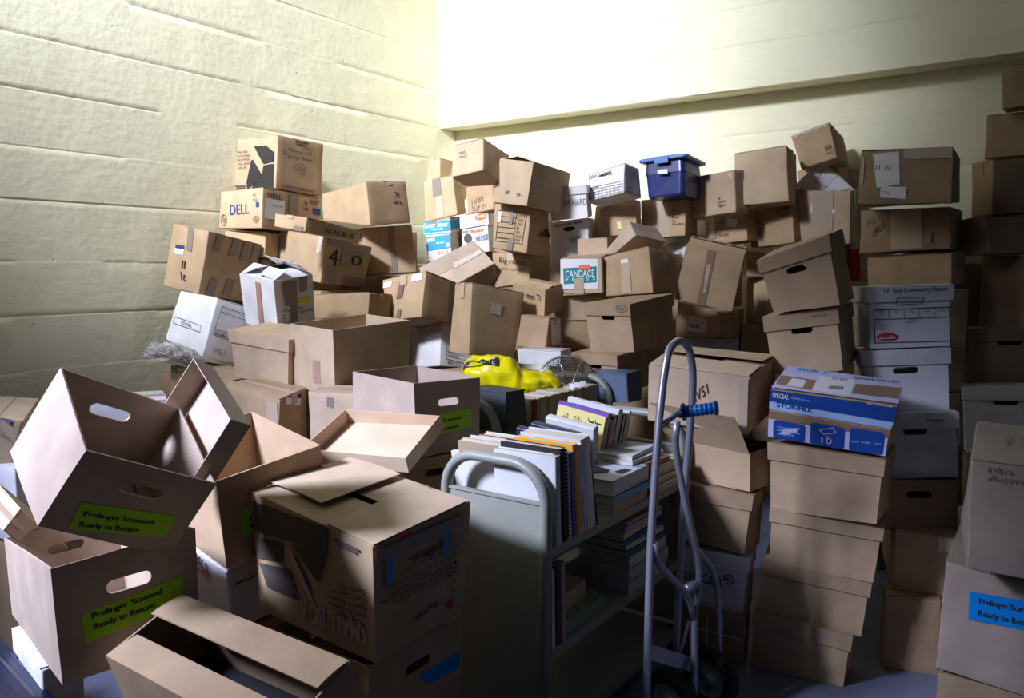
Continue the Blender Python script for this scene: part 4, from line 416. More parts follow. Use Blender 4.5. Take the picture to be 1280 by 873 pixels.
DEC={
'R49a':[
 ('F', 'text', 'inkfade', [(0.076, 0.947), (0.291, 0.962), (0.296, 0.84), (0.079, 0.829)], {'text': 'Mis.\nAcme'}),
 ('U', 'text', 'inkfade', [(0.157, 0.603), (0.306, 0.647), (0.299, 0.379), (0.157, 0.376)], {'text': '//  ///'}),
],
'R49b':[
 ('F','label','blue',[(0.289,0.8),(1.0,0.87),(1.0,0.607),(0.307,0.549)],{}),
 ('F', 'text', 'ink', [(0.398, 0.766), (1.0, 0.815), (1.0, 0.746), (0.406, 0.699)], {'text': 'Prelinger Scanned', 'bold': 1}),
 ('F', 'text', 'ink', [(0.402, 0.658), (1.0, 0.697), (1.0, 0.628), (0.41, 0.59)], {'text': 'Ready to Return', 'bold': 1}),
],
'small':[
 ('L','print','inkgrey',[(0.023,0.931),(0.676,0.989),(0.654,0.779),(0.007,0.672)],{'shape':'plain'}),
 ('L','print','inkgrey',[(0.358,0.708),(0.654,0.779),(0.568,0.481),(0.466,0.582)],{'shape':'plain'}),
 ('L','print','inkgrey',[(0.034,0.636),(0.28,0.694),(0.267,0.513),(0.026,0.458)],{'shape':'plain'}),
 ('L','print','inkgrey',[(0.038,0.422),(0.329,0.486),(0.397,0.243),(0.105,0.238)],{'shape':'plain'}),
 ('L','print','palegrey',[(0.312,0.654),(0.353,0.646),(0.525,0.303),(0.484,0.304)],{'shape':'plain'}),
 ('L','print','inkgrey',[(0.373,0.628),(0.4,0.62),(0.509,0.392),(0.488,0.382)],{'shape':'plain'}),
 ('U','ring','inkfade',[(0.979,0.382),(0.993,0.295),(0.886,0.257),(0.867,0.346)],{}),
 ('L', 'text', 'palegrey', [(0.937, 0.142), (0.402, 0.1), (0.399, 0.271), (0.954, 0.347)], {'text': 'SMALL BOX', 'bold': 1}),
 ('L', 'text', 'ink', [(0.946, 0.28), (0.637, 0.274), (0.649, 0.54), (0.956, 0.628)], {'text': 'Heavy Items\nSuch As Books,\nRecord Albums,\nTools, Canned\nGoods, Etc.'}),
 ('L','print','inkgrey',[(0.724,0.939),(0.905,0.937),(0.909,0.88),(0.721,0.878)],{'shape':'logo'}),
 ('F', 'text', 'ink', [(0.654, 0.204), (0.368, 0.149), (0.367, 0.214), (0.651, 0.27)], {'text': 'You can...', 'bold': 1}),
 ('F', 'text', 'ink', [(0.871, 0.408), (0.044, 0.433), (0.047, 0.568), (0.862, 0.548)], {'text': 'Reserve a Truck or Trailer\nBuy Boxes and Moving Supplies\nFind a Self-Storage Location'}),
 ('F', 'text', 'inkfade', [(0.862, 0.548), (0.093, 0.574), (0.096, 0.702), (0.853, 0.687)], {'text': 'Get Your Boxes Delivered Online\nFind Your Nearest Location'}),
 ('F', 'text', 'ink', [(0.671, 0.689), (0.315, 0.686), (0.315, 0.769), (0.668, 0.768)], {'text': 'online at...', 'bold': 1}),
 ('F', 'text', 'palegrey', [(0.941, 0.782), (0.039, 0.836), (0.041, 0.929), (0.935, 0.869)], {'text': 'uhaul.com', 'bold': 1}),
 ('F','frame','palegrey',[(0.81,0.548),(0.857,0.55),(0.861,0.491),(0.813,0.489)],{}),
 ('F','print','ink',[(0.825,0.534),(0.849,0.532),(0.85,0.506),(0.827,0.505)],{'shape':'plain'}),
 ('F','frame','palegrey',[(0.805,0.463),(0.853,0.466),(0.856,0.406),(0.809,0.404)],{}),
 ('F','print','ink',[(0.82,0.45),(0.844,0.447),(0.846,0.422),(0.822,0.421)],{'shape':'plain'}),
 ('F','frame','palegrey',[(0.805,0.384),(0.853,0.386),(0.856,0.327),(0.808,0.325)],{}),
 ('F','print','ink',[(0.82,0.371),(0.844,0.368),(0.846,0.342),(0.822,0.341)],{'shape':'plain'}),
 ('F','frame','palegrey',[(0.805,0.297),(0.853,0.299),(0.857,0.239),(0.809,0.238)],{}),
 ('F','print','ink',[(0.82,0.284),(0.845,0.28),(0.846,0.254),(0.822,0.254)],{'shape':'plain'}),
 ('F','label','bluetape',[(0.099,0.876),(0.167,0.874),(0.156,0.627),(0.087,0.632)],{}),
 ('F','label','bluetape',[(0.677,0.872),(0.761,0.868),(0.763,0.638),(0.686,0.641)],{}),
 ('F','label','pinkmark',[(0.221,0.995),(0.353,0.998),(0.346,0.967),(0.229,0.962)],{}),
 ('F','label','pinkmark',[(0.759,0.179),(0.845,0.2),(0.83,0.126),(0.772,0.115)],{}),
 ('F','print','taped',[(0.013,0.968),(0.912,0.926),(0.919,0.818),(0.018,0.866)],{'shape':'plain'}),
],
'F81':[
 ('F','label','blue',[(0.497,0.576),(0.972,0.566),(0.972,0.359),(0.603,0.402)],{}),
],
'openC':[
 ('F','label','green',[(0.164,0.401),(0.865,0.509),(0.878,0.217),(0.188,0.052)],{}),
 ('F', 'text', 'ink', [(0.221, 0.309), (0.711, 0.404), (0.732, 0.319), (0.235, 0.229)], {'text': 'Prelinger Scanned', 'bold': 1}),
 ('F', 'text', 'ink', [(0.234, 0.175), (0.648, 0.269), (0.668, 0.184), (0.254, 0.092)], {'text': 'Ready to Return', 'bold': 1}),
],
'openD':[
 ('F','label','green',[(0.16,0.539),(0.878,0.616),(0.885,0.371),(0.174,0.285)],{}),
 ('F', 'text', 'ink', [(0.228, 0.526), (0.719, 0.559), (0.722, 0.494), (0.229, 0.46)], {'text': 'Prelinger Scanned', 'bold': 1}),
 ('F', 'text', 'ink', [(0.235, 0.433), (0.661, 0.46), (0.663, 0.395), (0.238, 0.366)], {'text': 'Ready to Return', 'bold': 1}),
],
'open82':[
 ('F','label','green',[(0.182,0.577),(0.555,0.588),(0.548,0.306),(0.175,0.292)],{}),
 ('F', 'text', 'ink', [(0.257, 0.504), (0.564, 0.508), (0.557, 0.417), (0.249, 0.414)], {'text': 'Prelinger', 'bold': 1}),
 ('F', 'text', 'ink', [(0.248, 0.405), (0.556, 0.407), (0.549, 0.315), (0.241, 0.324)], {'text': 'Ready to', 'bold': 1}),
],
'b82b':[
 ('L', 'text', 'ink', [(0.0, 0.987), (0.525, 0.886), (0.541, 0.711), (0.0, 0.793)], {'text': 'HAUL', 'bold': 1}),
 ('L','print','orange',[(0.0,0.755),(0.536,0.683),(0.537,0.619),(0.0,0.699)],{'shape':'plain'}),
 ('F','print','ink',[(0.065,0.75),(0.365,0.727),(0.364,0.714),(0.063,0.725)],{'shape':'plain'}),
],
'open84':[
 ('F','label','green',[(0.343,0.547),(0.854,0.573),(0.862,0.305),(0.348,0.269)],{}),
 ('F', 'text', 'ink', [(0.043, 0.462), (0.692, 0.485), (0.691, 0.422), (0.041, 0.403)], {'text': 'Prelinger Scanned', 'bold': 1}),
 ('F', 'text', 'ink', [(0.038, 0.35), (0.627, 0.374), (0.626, 0.305), (0.036, 0.286)], {'text': 'Ready to Return', 'bold': 1}),
],
'b86':[
 ('F','label','paper',[(0.196,1.0),(0.755,0.92),(0.708,0.712),(0.174,0.86)],{}),
 ('F','print','navy',[(0.196,1.0),(0.755,0.92),(0.739,0.835),(0.193,0.984)],{'shape':'plain'}),
 ('L','tape','tapepale',[(0.755,0.899),(0.959,0.906),(1.0,0.262),(0.784,0.247)],{}),
],
'b87':[
 ('F','tape','greytape',[(0.289,0.914),(0.39,0.902),(0.386,0.718),(0.285,0.749)],{}),
],
'wrap88':[
 ('F','print','navyfade',[(0.614,1.0),(0.816,1.0),(0.826,0.869),(0.633,1.0)],{'shape':'plain'}),
 ('F', 'text', 'navyfade', [(0.669, 0.781), (0.852, 0.644), (0.876, 0.505), (0.693, 0.629)], {'text': 'Sum'}),
],
'open9':[
 ('L','tape','tapepink',[(0.502,0.489),(0.675,0.497),(0.665,0.136),(0.487,0.125)],{}),
],
'wt7':[
 ('L','tape','tapepink',[(0.469,0.916),(0.611,0.916),(0.593,0.0),(0.445,0.0)],{}),
 ('F','tape','greytape',[(0.179,0.958),(0.574,0.946),(0.51,0.106),(0.268,0.139)],{}),
 ('F','tape','tape',[(0.63,0.987),(0.851,0.988),(0.825,0.688),(0.622,0.685)],{}),
 ('F','label','yellow',[(0.578,0.562),(0.888,0.538),(0.88,0.437),(0.567,0.457)],{}),
 ('F', 'text', 'ink', [(0.573, 0.406), (0.963, 0.382), (0.949, 0.21), (0.578, 0.238)], {'text': 'RE\nApproved'}),
 ('F','label','paper',[(0.113,0.492),(0.337,0.467),(0.3,0.05),(0.073,0.081)],{}),
 ('F', 'text', 'ink', [(0.139, 0.456), (0.322, 0.431), (0.287, 0.118), (0.1, 0.137)], {'text': 'WTe\nSS\nG.'}),
],
'stor5':[
 ('L','frame','ink',[(0.063,0.486),(0.797,0.485),(0.814,0.363),(0.091,0.347)],{}),
 ('L', 'text', 'ink', [(0.274, 0.449), (0.581, 0.448), (0.596, 0.386), (0.292, 0.383)], {'text': 'STOR/ALL'}),
 ('F','frame','ink',[(0.072,0.888),(0.431,0.857),(0.433,0.418),(0.045,0.414)],{}),
 ('F','frame','ink',[(0.072,0.888),(0.431,0.857),(0.43,0.757),(0.07,0.792)],{}),
 ('F','frame','ink',[(0.049,0.497),(0.251,0.484),(0.252,0.374),(0.049,0.389)],{}),
 ('F', 'text', 'ink', [(0.061, 0.475), (0.184, 0.464), (0.187, 0.396), (0.064, 0.402)], {'text': '0 1 2 8 S'}),
 ('F', 'text', 'inkfade', [(0.08, 0.197), (0.228, 0.198), (0.227, 0.101), (0.086, 0.104)], {'text': 'WHSL  D'}),
],
'tap4':[
 ('L','tape','greytape',[(0.442,1.0),(0.605,1.0),(0.645,0.623),(0.495,0.63)],{}),
 ('L','label','paper',[(0.161,0.664),(0.424,0.678),(0.428,0.545),(0.176,0.539)],{}),
 ('L','print','navy',[(0.169,0.678),(0.42,0.69),(0.432,0.634),(0.176,0.621)],{'shape':'plain'}),
 ('F','tape','greytape',[(0.162,0.999),(0.291,1.0),(0.245,0.707),(0.116,0.706)],{}),
 ('F','tape','greytape',[(0.454,1.0),(0.589,1.0),(0.546,0.689),(0.411,0.689)],{}),
 ('F','tape','greytape',[(0.667,1.0),(0.807,1.0),(0.766,0.677),(0.626,0.676)],{}),
 ('F','tape','greytape',[(0.855,1.0),(0.999,1.0),(0.961,0.665),(0.816,0.665)],{}),
 ('F','tape','greytape',[(0.163,0.29),(0.295,0.287),(0.264,0.0),(0.115,0.0)],{}),
 ('F','tape','greytape',[(0.469,0.316),(0.608,0.313),(0.573,0.028),(0.417,0.044)],{}),
 ('L', 'text', 'ink', [(0.417, 0.467), (0.6, 0.465), (0.623, 0.149), (0.44, 0.151)], {'text': 'll\n\\t'}),
],
'b10a':[
 ('F', 'text', 'ink', [(0.349, 0.519), (0.884, 0.598), (0.896, 0.15), (0.351, 0.162)], {'text': 'N N R X'}),
 ('L','tape','greytape',[(0.655,0.331),(0.959,0.327),(0.914,0.0),(0.629,0.0)],{}),
],
'b10b':[
 ('F', 'text', 'ink', [(0.093, 0.773), (0.299, 0.764), (0.3, 0.408), (0.09, 0.426)], {'text': '4'}),
 ('F', 'text', 'ink', [(0.585, 0.734), (0.823, 0.728), (0.831, 0.481), (0.59, 0.494)], {'text': '0'}),
 ('F','tape','greytape',[(0.048,0.986),(0.491,0.988),(0.516,0.83),(0.084,0.84)],{}),
 ('F','tape','greytape',[(0.364,0.796),(0.577,0.788),(0.561,0.452),(0.361,0.472)],{}),
 ('F','tape','greytape',[(0.075,0.407),(0.32,0.394),(0.309,0.0),(0.076,0.026)],{}),
 ('F','tape','greytape',[(0.357,0.955),(0.98,0.976),(0.981,0.781),(0.366,0.779)],{}),
 ('F','tape','greytape',[(0.487,0.239),(0.921,0.205),(0.92,0.011),(0.463,0.052)],{}),
 ('L','tape','shiny',[(0.846,1.0),(0.963,1.0),(0.948,0.607),(0.846,0.623)],{}),
],
'tall16':[
 ('F','tape','shiny',[(0.346,0.778),(0.598,0.762),(0.575,0.594),(0.364,0.619)],{}),
],
'w15':[
 ('F','frame','ink',[(0.138,0.669),(0.883,0.605),(0.862,0.055),(0.156,0.165)],{}),
 ('F', 'text', 'ink', [(0.304, 0.558), (0.846, 0.508), (0.841, 0.376), (0.307, 0.44)], {'text': 'LIBSKIND', 'bold': 1}),
 ('F', 'text', 'inkfade', [(0.191, 0.382), (0.469, 0.356), (0.469, 0.205), (0.195, 0.239)], {'text': 'NO.\nDATE'}),
 ('F', 'text', 'ink', [(0.198, 0.132), (0.533, 0.077), (0.533, 0.002), (0.201, 0.061)], {'text': 'BKM 110'}),
 ('F','print','inkfade',[(0.192,0.337),(0.815,0.253),(0.814,0.241),(0.193,0.326)],{'shape':'plain'}),
 ('F','print','inkfade',[(0.195,0.248),(0.812,0.152),(0.811,0.14),(0.195,0.237)],{'shape':'plain'}),
 ('F','print','inkfade',[(0.198,0.159),(0.808,0.052),(0.808,0.04),(0.198,0.148)],{'shape':'plain'}),
],
'b13':[
 ('F','tape','greytape',[(0.444,0.962),(0.562,0.97),(0.582,0.046),(0.476,0.058)],{}),
 ('L','label','paper',[(0.702,0.962),(0.934,0.967),(0.933,0.811),(0.674,0.806)],{}),
 ('L','label','paper',[(0.029,0.915),(0.24,0.919),(0.193,0.785),(0.0,0.791)],{}),
 ('L','tape','tapedark',[(0.428,0.928),(0.557,0.938),(0.465,0.496),(0.318,0.48)],{}),
 ('L','tape','greytape',[(0.33,0.217),(0.443,0.223),(0.393,0.0),(0.271,0.0)],{}),
],
'b17':[
 ('U','tape','shiny',[(0.48,0.615),(0.972,0.62),(0.958,0.464),(0.462,0.442)],{}),
],
'b12':[
 ('F','tape','greytape',[(0.516,1.0),(0.63,1.0),(0.594,0.017),(0.478,0.018)],{}),
],
'b11':[
 ('F', 'text', 'ink', [(0.653, 0.757), (0.853, 0.737), (0.799, 0.452), (0.6, 0.477)], {'text': '3\nin'}),
 ('F','tape','shiny',[(0.482,0.996),(0.601,0.998),(0.612,0.924),(0.493,0.923)],{}),
],
'dell2':[
 ('L', 'text', 'dblue', [(0.247, 0.615), (0.698, 0.627), (0.706, 0.376), (0.266, 0.35)], {'text': 'DELL', 'bold': 1}),
 ('F', 'text', 'dblue', [(0.072, 0.897), (0.311, 0.878), (0.313, 0.758), (0.074, 0.78)], {'text': 'DELL', 'bold': 1}),
 ('F','label','paper',[(0.036,0.751),(0.361,0.738),(0.355,0.251),(0.033,0.255)],{}),
 ('F', 'text', 'inkfade', [(0.155, 0.632), (0.329, 0.62), (0.33, 0.55), (0.157, 0.563)], {'text': 'P/N 07341'}),
 ('F','tape','greytape',[(0.433,0.97),(0.609,0.953),(0.601,0.44),(0.434,0.449)],{}),
 ('F','print','dblue',[(0.866,0.686),(1.0,0.672),(1.0,0.496),(0.868,0.513)],{'shape':'plain'}),
 ('F', 'text', 'ink', [(0.69, 0.816), (0.762, 0.812), (0.764, 0.578), (0.692, 0.584)], {'text': '3\nd'}),
 ('F','print','inkfade',[(0.806,0.886),(0.97,0.872),(0.971,0.752),(0.807,0.758)],{'shape':'logo'}),
 ('L','print','dblue',[(0.863,0.646),(0.927,0.651),(0.93,0.534),(0.867,0.527)],{'shape':'plain'}),
 ('L','ring','inkfade',[(0.044,0.379),(0.188,0.384),(0.199,0.074),(0.056,0.064)],{}),
 ('L','ring','inkfade',[(0.809,0.312),(0.937,0.319),(0.941,0.152),(0.814,0.144)],{}),
 ('L', 'text', 'dblue', [(0.792, 0.869), (0.884, 0.87), (0.89, 0.663), (0.798, 0.66)], {'text': 'Fr\nHd'}),
],
'mov1':[
 ('F', 'text', 'ink', [(0.241, 0.804), (0.728, 0.795), (0.715, 0.703), (0.228, 0.713)], {'text': 'Moving and'}),
 ('F', 'text', 'ink', [(0.212, 0.688), (0.77, 0.682), (0.765, 0.59), (0.207, 0.597)], {'text': 'Storage Boxes.'}),
 ('F','print','inkgrey',[(0.369,0.968),(0.648,0.962),(0.644,0.864),(0.365,0.87)],{'shape':'logo'}),
 ('F','ring','inkfade',[(0.388,0.553),(0.634,0.547),(0.635,0.336),(0.381,0.341)],{}),
 ('F', 'text', 'ink', [(0.153, 0.095), (0.838, 0.095), (0.831, 0.041), (0.155, 0.043)], {'text': '1-800-528-0361'}),
 ('F', 'text', 'ink', [(0.109, 0.745), (0.159, 0.738), (0.163, 0.65), (0.113, 0.656)], {'text': '2'}),
 ('L', 'text', 'ink', [(0.038, 0.768), (0.371, 0.763), (0.391, 0.392), (0.048, 0.39)], {'text': 'Heavy Items\nSuch As Books,\nRecord Albums,\nTools, Canned\nGoods, Etc.'}),
 ('L','polyprint','ink',[(0.287,0.846),(0.952,0.803),(0.97,0.0),(0.291,0.007)],{'shape':'boxpic'}),
 ('L','print','inkgrey',[(0.024,0.082),(0.287,0.077),(0.291,0.007),(0.028,0.008)],{'shape':'logo'}),
],
'blue10':[
 ('F','print','royal',[(0.0,0.992),(0.997,0.991),(1.0,0.656),(0.0,0.766)],{'shape':'plain'}),
 ('F','print','palegb',[(0.0,0.741),(0.996,0.684),(0.99,0.554),(0.0,0.588)],{'shape':'plain'}),
 ('F','print','tape',[(0.0,0.554),(0.987,0.521),(0.99,0.363),(0.0,0.402)],{'shape':'plain'}),
 ('F','print','lavender',[(0.0,0.386),(0.984,0.36),(0.999,0.011),(0.0,0.009)],{'shape':'plain'}),
 ('F','print','royal',[(0.042,0.385),(0.321,0.374),(0.33,0.0),(0.048,0.0)],{'shape':'round'}),
 ('F','print','royal',[(0.358,0.455),(0.644,0.434),(0.664,0.0),(0.374,0.0)],{'shape':'round'}),
 ('F','print','royal',[(0.68,0.465),(0.956,0.461),(0.979,0.019),(0.702,0.0)],{'shape':'round'}),
 ('F', 'text', 'lavender', [(0.462, 0.188), (0.549, 0.19), (0.554, 0.059), (0.469, 0.057)], {'text': '10', 'bold': 1}),
 ('F','frame','lavender',[(0.435,0.318),(0.548,0.413),(0.581,0.31),(0.479,0.237)],{}),
 ('F', 'text', 'paper', [(0.023, 0.941), (0.163, 0.939), (0.159, 0.839), (0.025, 0.842)], {'text': 'SPECIAL', 'bold': 1}),
 ('F', 'text', 'palegb', [(0.177, 0.919), (0.334, 0.908), (0.336, 0.859), (0.178, 0.87)], {'text': 'stackable file box'}),
 ('F', 'text', 'royal', [(0.061, 0.762), (0.354, 0.751), (0.352, 0.651), (0.063, 0.663)], {'text': 'STOR/FILE', 'bold': 1}),
 ('F', 'text', 'paper', [(0.768, 1.0), (0.958, 1.0), (0.964, 0.971), (0.774, 0.966)], {'text': 'STORAGE', 'bold': 1}),
 ('F', 'text', 'palegb', [(0.08, 0.28), (0.274, 0.272), (0.283, 0.073), (0.085, 0.077)], {'text': 'heavy duty\nletter legal files\nuso general'}),
 ('F', 'text', 'palegb', [(0.404, 0.0), (0.615, 0.0), (0.619, 0.0), (0.407, 0.0)], {'text': 'boxes boites cajas'}),
 ('F', 'text', 'palegb', [(0.71, 0.231), (0.95, 0.265), (0.955, 0.203), (0.715, 0.168)], {'text': 'papel  jungler  cajeto'}),
 ('U','print','lavender',[(0.01,0.983),(0.997,0.98),(1.0,0.032),(0.006,0.021)],{'shape':'plain'}),
 ('U','print','palegb',[(0.081,0.994),(0.405,1.0),(0.4,0.785),(0.073,0.778)],{'shape':'plain'}),
 ('U', 'text', 'royal', [(0.108, 0.955), (0.353, 0.976), (0.355, 0.827), (0.112, 0.806)], {'text': 'SPECIAL  J', 'bold': 1}),
 ('U','print','tape',[(0.012,0.551),(0.345,0.529),(0.325,0.104),(0.025,0.169)],{'shape':'plain'}),
 ('U','print','tape',[(0.642,0.599),(0.995,0.679),(0.988,0.21),(0.635,0.187)],{'shape':'plain'}),
 ('U','label','paper',[(0.119,0.48),(0.243,0.476),(0.247,0.151),(0.113,0.161)],{}),
 ('U','label','paper',[(0.323,0.731),(0.624,0.763),(0.63,0.086),(0.325,0.104)],{}),
 ('U', 'text', 'royal', [(0.432, 0.735), (0.564, 0.756), (0.566, 0.65), (0.435, 0.629)], {'text': 'TOY BOX'}),
 ('U', 'text', 'ink', [(0.604, 0.931), (0.971, 0.979), (0.97, 0.835), (0.609, 0.788)], {'text': 'Caution: Store flat. This box  ok  5 x 10'}),
 ('U','print','inkgrey',[(0.445,0.39),(0.561,0.402),(0.565,0.271),(0.445,0.254)],{'shape':'bars'}),
],
'iv51':[
 ('F', 'text', 'ink', [(0.468, 0.619), (0.6, 0.805), (0.619, 0.626), (0.495, 0.441)], {'text': 'IV51'}),
 ('U','ring','inkfade',[(0.769,0.414),(0.898,0.448),(0.96,0.178),(0.826,0.174)],{}),
 ('U','label','paper',[(0.331,1.0),(0.496,1.0),(0.53,0.608),(0.355,0.595)],{}),
 ('U', 'text', 'inkfade', [(0.533, 0.964), (0.585, 0.947), (0.611, 0.784), (0.566, 0.803)], {'text': '25'}),
 ('F','tape','tapepale',[(0.904,0.971),(0.993,0.978),(1.0,0.0),(0.909,0.004)],{}),
],
'holl':[
 ('F', 'text', 'ink', [(0.0, 0.59), (0.179, 0.583), (0.167, 0.414), (0.0, 0.422)], {'text': 'HOLL'}),
 ('F', 'text', 'ink', [(0.179, 0.583), (0.651, 0.565), (0.659, 0.416), (0.179, 0.417)], {'text': 'INGER'}),
 ('F','ring','ink',[(0.658,0.649),(0.803,0.641),(0.815,0.479),(0.667,0.486)],{}),
],
'm55':[
 ('F','print','paper',[(0.099,0.632),(1.0,0.561),(1.0,0.541),(0.1,0.612)],{'shape':'plain'}),
 ('F','print','paper',[(0.435,0.93),(0.449,0.933),(0.485,0.0),(0.471,0.0)],{'shape':'plain'}),
 ('F','print','paper',[(0.659,0.923),(0.673,0.927),(0.712,0.028),(0.698,0.024)],{'shape':'plain'}),
],
'lid56':[
 ('F','ring','inkfade',[(0.714,0.984),(0.953,0.982),(0.935,0.816),(0.695,0.819)],{}),
],
'b64':[
 ('R','label','paper',[(0.094,0.936),(0.942,0.939),(0.956,0.164),(0.36,0.152)],{}),
],
'b63':[
 ('F', 'text', 'ink', [(0.448, 0.807), (0.874, 0.792), (0.875, 0.546), (0.431, 0.559)], {'text': 'mm Ti'}),
],
'b58':[
 ('F','tape','tapepale',[(0.402,0.798),(0.591,0.8),(0.579,0.04),(0.375,0.023)],{}),
 ('R', 'text', 'inkfade', [(0.357, 0.682), (0.786, 0.729), (0.793, 0.426), (0.366, 0.425)], {'text': '~o~\nGl'}),
 ('F','label','paper',[(0.405,0.835),(0.559,0.826),(0.569,0.741),(0.416,0.747)],{}),
],
'b67':[
 ('F','tape','tape',[(0.381,0.996),(0.52,0.993),(0.536,0.019),(0.389,0.014)],{}),
 ('F','tape','shiny',[(0.409,0.728),(0.486,0.761),(0.496,0.249),(0.458,0.225)],{}),
],
'b68':[
 ('F','label','paper',[(0.263,0.665),(0.642,0.638),(0.612,0.128),(0.25,0.213)],{}),
 ('F','print','ink',[(0.282,0.437),(0.501,0.426),(0.498,0.293),(0.279,0.314)],{'shape':'bars'}),
 ('F', 'text', 'inkfade', [(0.377, 0.581), (0.596, 0.556), (0.599, 0.474), (0.38, 0.506)], {'text': 'SHIP TO  02'}),
],
'lid74':[
 ('F', 'text', 'inkfade', [(0.665, 0.927), (0.851, 0.923), (0.847, 0.88), (0.661, 0.882)], {'text': 'PLAYTONE'}),
],
'b70':[
 ('F', 'text', 'inkfade', [(0.04, 0.52), (0.369, 0.48), (0.366, 0.316), (0.032, 0.325)], {'text': 'oo --'}),
],
'magi':[
 ('F', 'text', 'ink', [(0.295, 0.521), (0.599, 0.541), (0.605, 0.402), (0.3, 0.38)], {'text': 'MAGI'}),
],
'cand':[
 ('F','label','paper',[(0.023,0.999),(0.905,0.971),(0.902,0.137),(0.02,0.137)],{}),
 ('F','print','teal',[(0.08,0.737),(0.88,0.761),(0.869,0.316),(0.096,0.283)],{'shape':'plain'}),
 ('F', 'text', 'white', [(0.137, 0.667), (0.822, 0.675), (0.817, 0.474), (0.136, 0.463)], {'text': 'CANDACE'}),
 ('F', 'text', 'white', [(0.136, 0.44), (0.836, 0.463), (0.834, 0.385), (0.135, 0.361)], {'text': 'P  R  E  S  S'}),
 ('F','label','orange',[(0.464,0.812),(0.712,0.824),(0.709,0.701),(0.463,0.688)],{}),
 ('F','tape','tapepale',[(0.345,0.445),(0.572,0.449),(0.564,0.0),(0.34,0.0)],{}),
],
'b62':[
 ('F', 'text', 'inkfade', [(0.111, 0.151), (0.323, 0.166), (0.323, 0.041), (0.111, 0.025)], {'text': 'Gand'}),
],
'big25':[
 ('F', 'text', 'ink', [(0.197, 0.862), (0.908, 0.792), (0.893, 0.577), (0.188, 0.676)], {'text': 'Big Foods'}),
 ('F', 'text', 'inkfade', [(0.141, 0.607), (0.872, 0.524), (0.854, 0.392), (0.135, 0.492)], {'text': 'cable sundry'}),
],
'form24':[
 ('F','frame','ink',[(0.136,0.86),(0.907,0.877),(0.857,0.181),(0.083,0.163)],{}),
 ('F','frame','ink',[(0.624,0.869),(0.907,0.877),(0.857,0.181),(0.572,0.175)],{}),
 ('F','print','ink',[(0.127,0.734),(0.637,0.747),(0.636,0.734),(0.126,0.721)],{'shape':'plain'}),
 ('F','print','ink',[(0.117,0.615),(0.629,0.626),(0.628,0.614),(0.116,0.602)],{'shape':'plain'}),
 ('F','print','ink',[(0.108,0.495),(0.622,0.506),(0.621,0.493),(0.107,0.483)],{'shape':'plain'}),
 ('F','print','ink',[(0.098,0.376),(0.614,0.385),(0.613,0.372),(0.097,0.363)],{'shape':'plain'}),
 ('F','print','ink',[(0.088,0.256),(0.606,0.264),(0.605,0.251),(0.087,0.243)],{'shape':'plain'}),
 ('F', 'text', 'ink', [(0.673, 0.821), (0.869, 0.83), (0.829, 0.222), (0.626, 0.208)], {'text': 'KITCHEN\nDINING\nLIVING\nBED\nBATH\nGARAGE\nOTHER'}),
 ('F','tape','greytape',[(0.418,0.956),(0.571,0.961),(0.531,0.578),(0.442,0.569)],{}),
 ('F','tape','greytape',[(0.48,0.289),(0.628,0.296),(0.583,0.0),(0.42,0.0)],{}),
 ('F','label','paper',[(0.126,0.832),(0.217,0.831),(0.202,0.589),(0.122,0.59)],{}),
 ('R','print','ink',[(0.345,0.431),(1.0,0.687),(1.0,0.42),(0.577,0.417)],{'shape':'hatch'}),
 ('R', 'text', 'inkfade', [(0.076, 0.858), (0.422, 0.84), (0.561, 0.713), (0.225, 0.734)], {'text': 'Acme'}),
],
'b23':[
 ('F', 'text', 'ink', [(0.333, 0.277), (0.445, 0.304), (0.46, 0.233), (0.35, 0.196)], {'text': 'NBK'}),
 ('F', 'text', 'ink', [(0.665, 0.259), (0.8, 0.28), (0.818, 0.191), (0.684, 0.17)], {'text': 'OF-'}),
],
'b19':[
 ('F','print','orange',[(0.523,0.992),(0.971,0.984),(0.958,0.807),(0.539,0.804)],{'shape':'blob'}),
 ('F', 'text', 'white', [(0.605, 0.959), (0.913, 0.953), (0.907, 0.874), (0.6, 0.877)], {'text': 'ink'}),
 ('F', 'text', 'inkfade', [(0.027, 0.643), (0.473, 0.627), (0.468, 0.544), (0.023, 0.557)], {'text': 'multi use'}),
 ('F', 'text', 'orange', [(0.387, 0.575), (0.804, 0.595), (0.799, 0.525), (0.383, 0.503)], {'text': 'PREMIUM', 'bold': 1}),
 ('F','print','inkgrey',[(0.106,0.526),(0.384,0.523),(0.398,0.281),(0.122,0.278)],{'shape':'blob'}),
 ('F','print','navyfade',[(0.516,0.414),(0.959,0.446),(0.962,0.295),(0.535,0.267)],{'shape':'grid'}),
],
'b18':[
 ('F','print','copyblue',[(0.006,1.0),(1.0,0.996),(0.994,0.732),(0.013,0.695)],{'shape':'plain'}),
 ('R','print','copyblue',[(0.0,0.996),(1.0,1.0),(0.961,0.758),(0.0,0.733)],{'shape':'plain'}),
 ('F', 'text', 'white', [(0.061, 0.957), (0.924, 0.973), (0.914, 0.844), (0.044, 0.826)], {'text': 'Laser Saver', 'bold': 1}),
 ('F', 'text', 'white', [(0.283, 0.807), (0.733, 0.811), (0.728, 0.761), (0.277, 0.757)], {'text': 'PREMIUM'}),
 ('F','print','copyblue',[(0.06,0.591),(0.972,0.643),(0.974,0.303),(0.063,0.245)],{'shape':'plain'}),
 ('F', 'text', 'white', [(0.426, 0.459), (0.732, 0.48), (0.728, 0.43), (0.421, 0.408)], {'text': '5000 sheets'}),
 ('F','label','white',[(0.101,0.549),(0.377,0.561),(0.369,0.491),(0.092,0.478)],{}),
 ('F', 'text', 'orange', [(0.431, 0.216), (0.864, 0.256), (0.856, 0.166), (0.421, 0.125)], {'text': 'OO=5', 'bold': 1}),
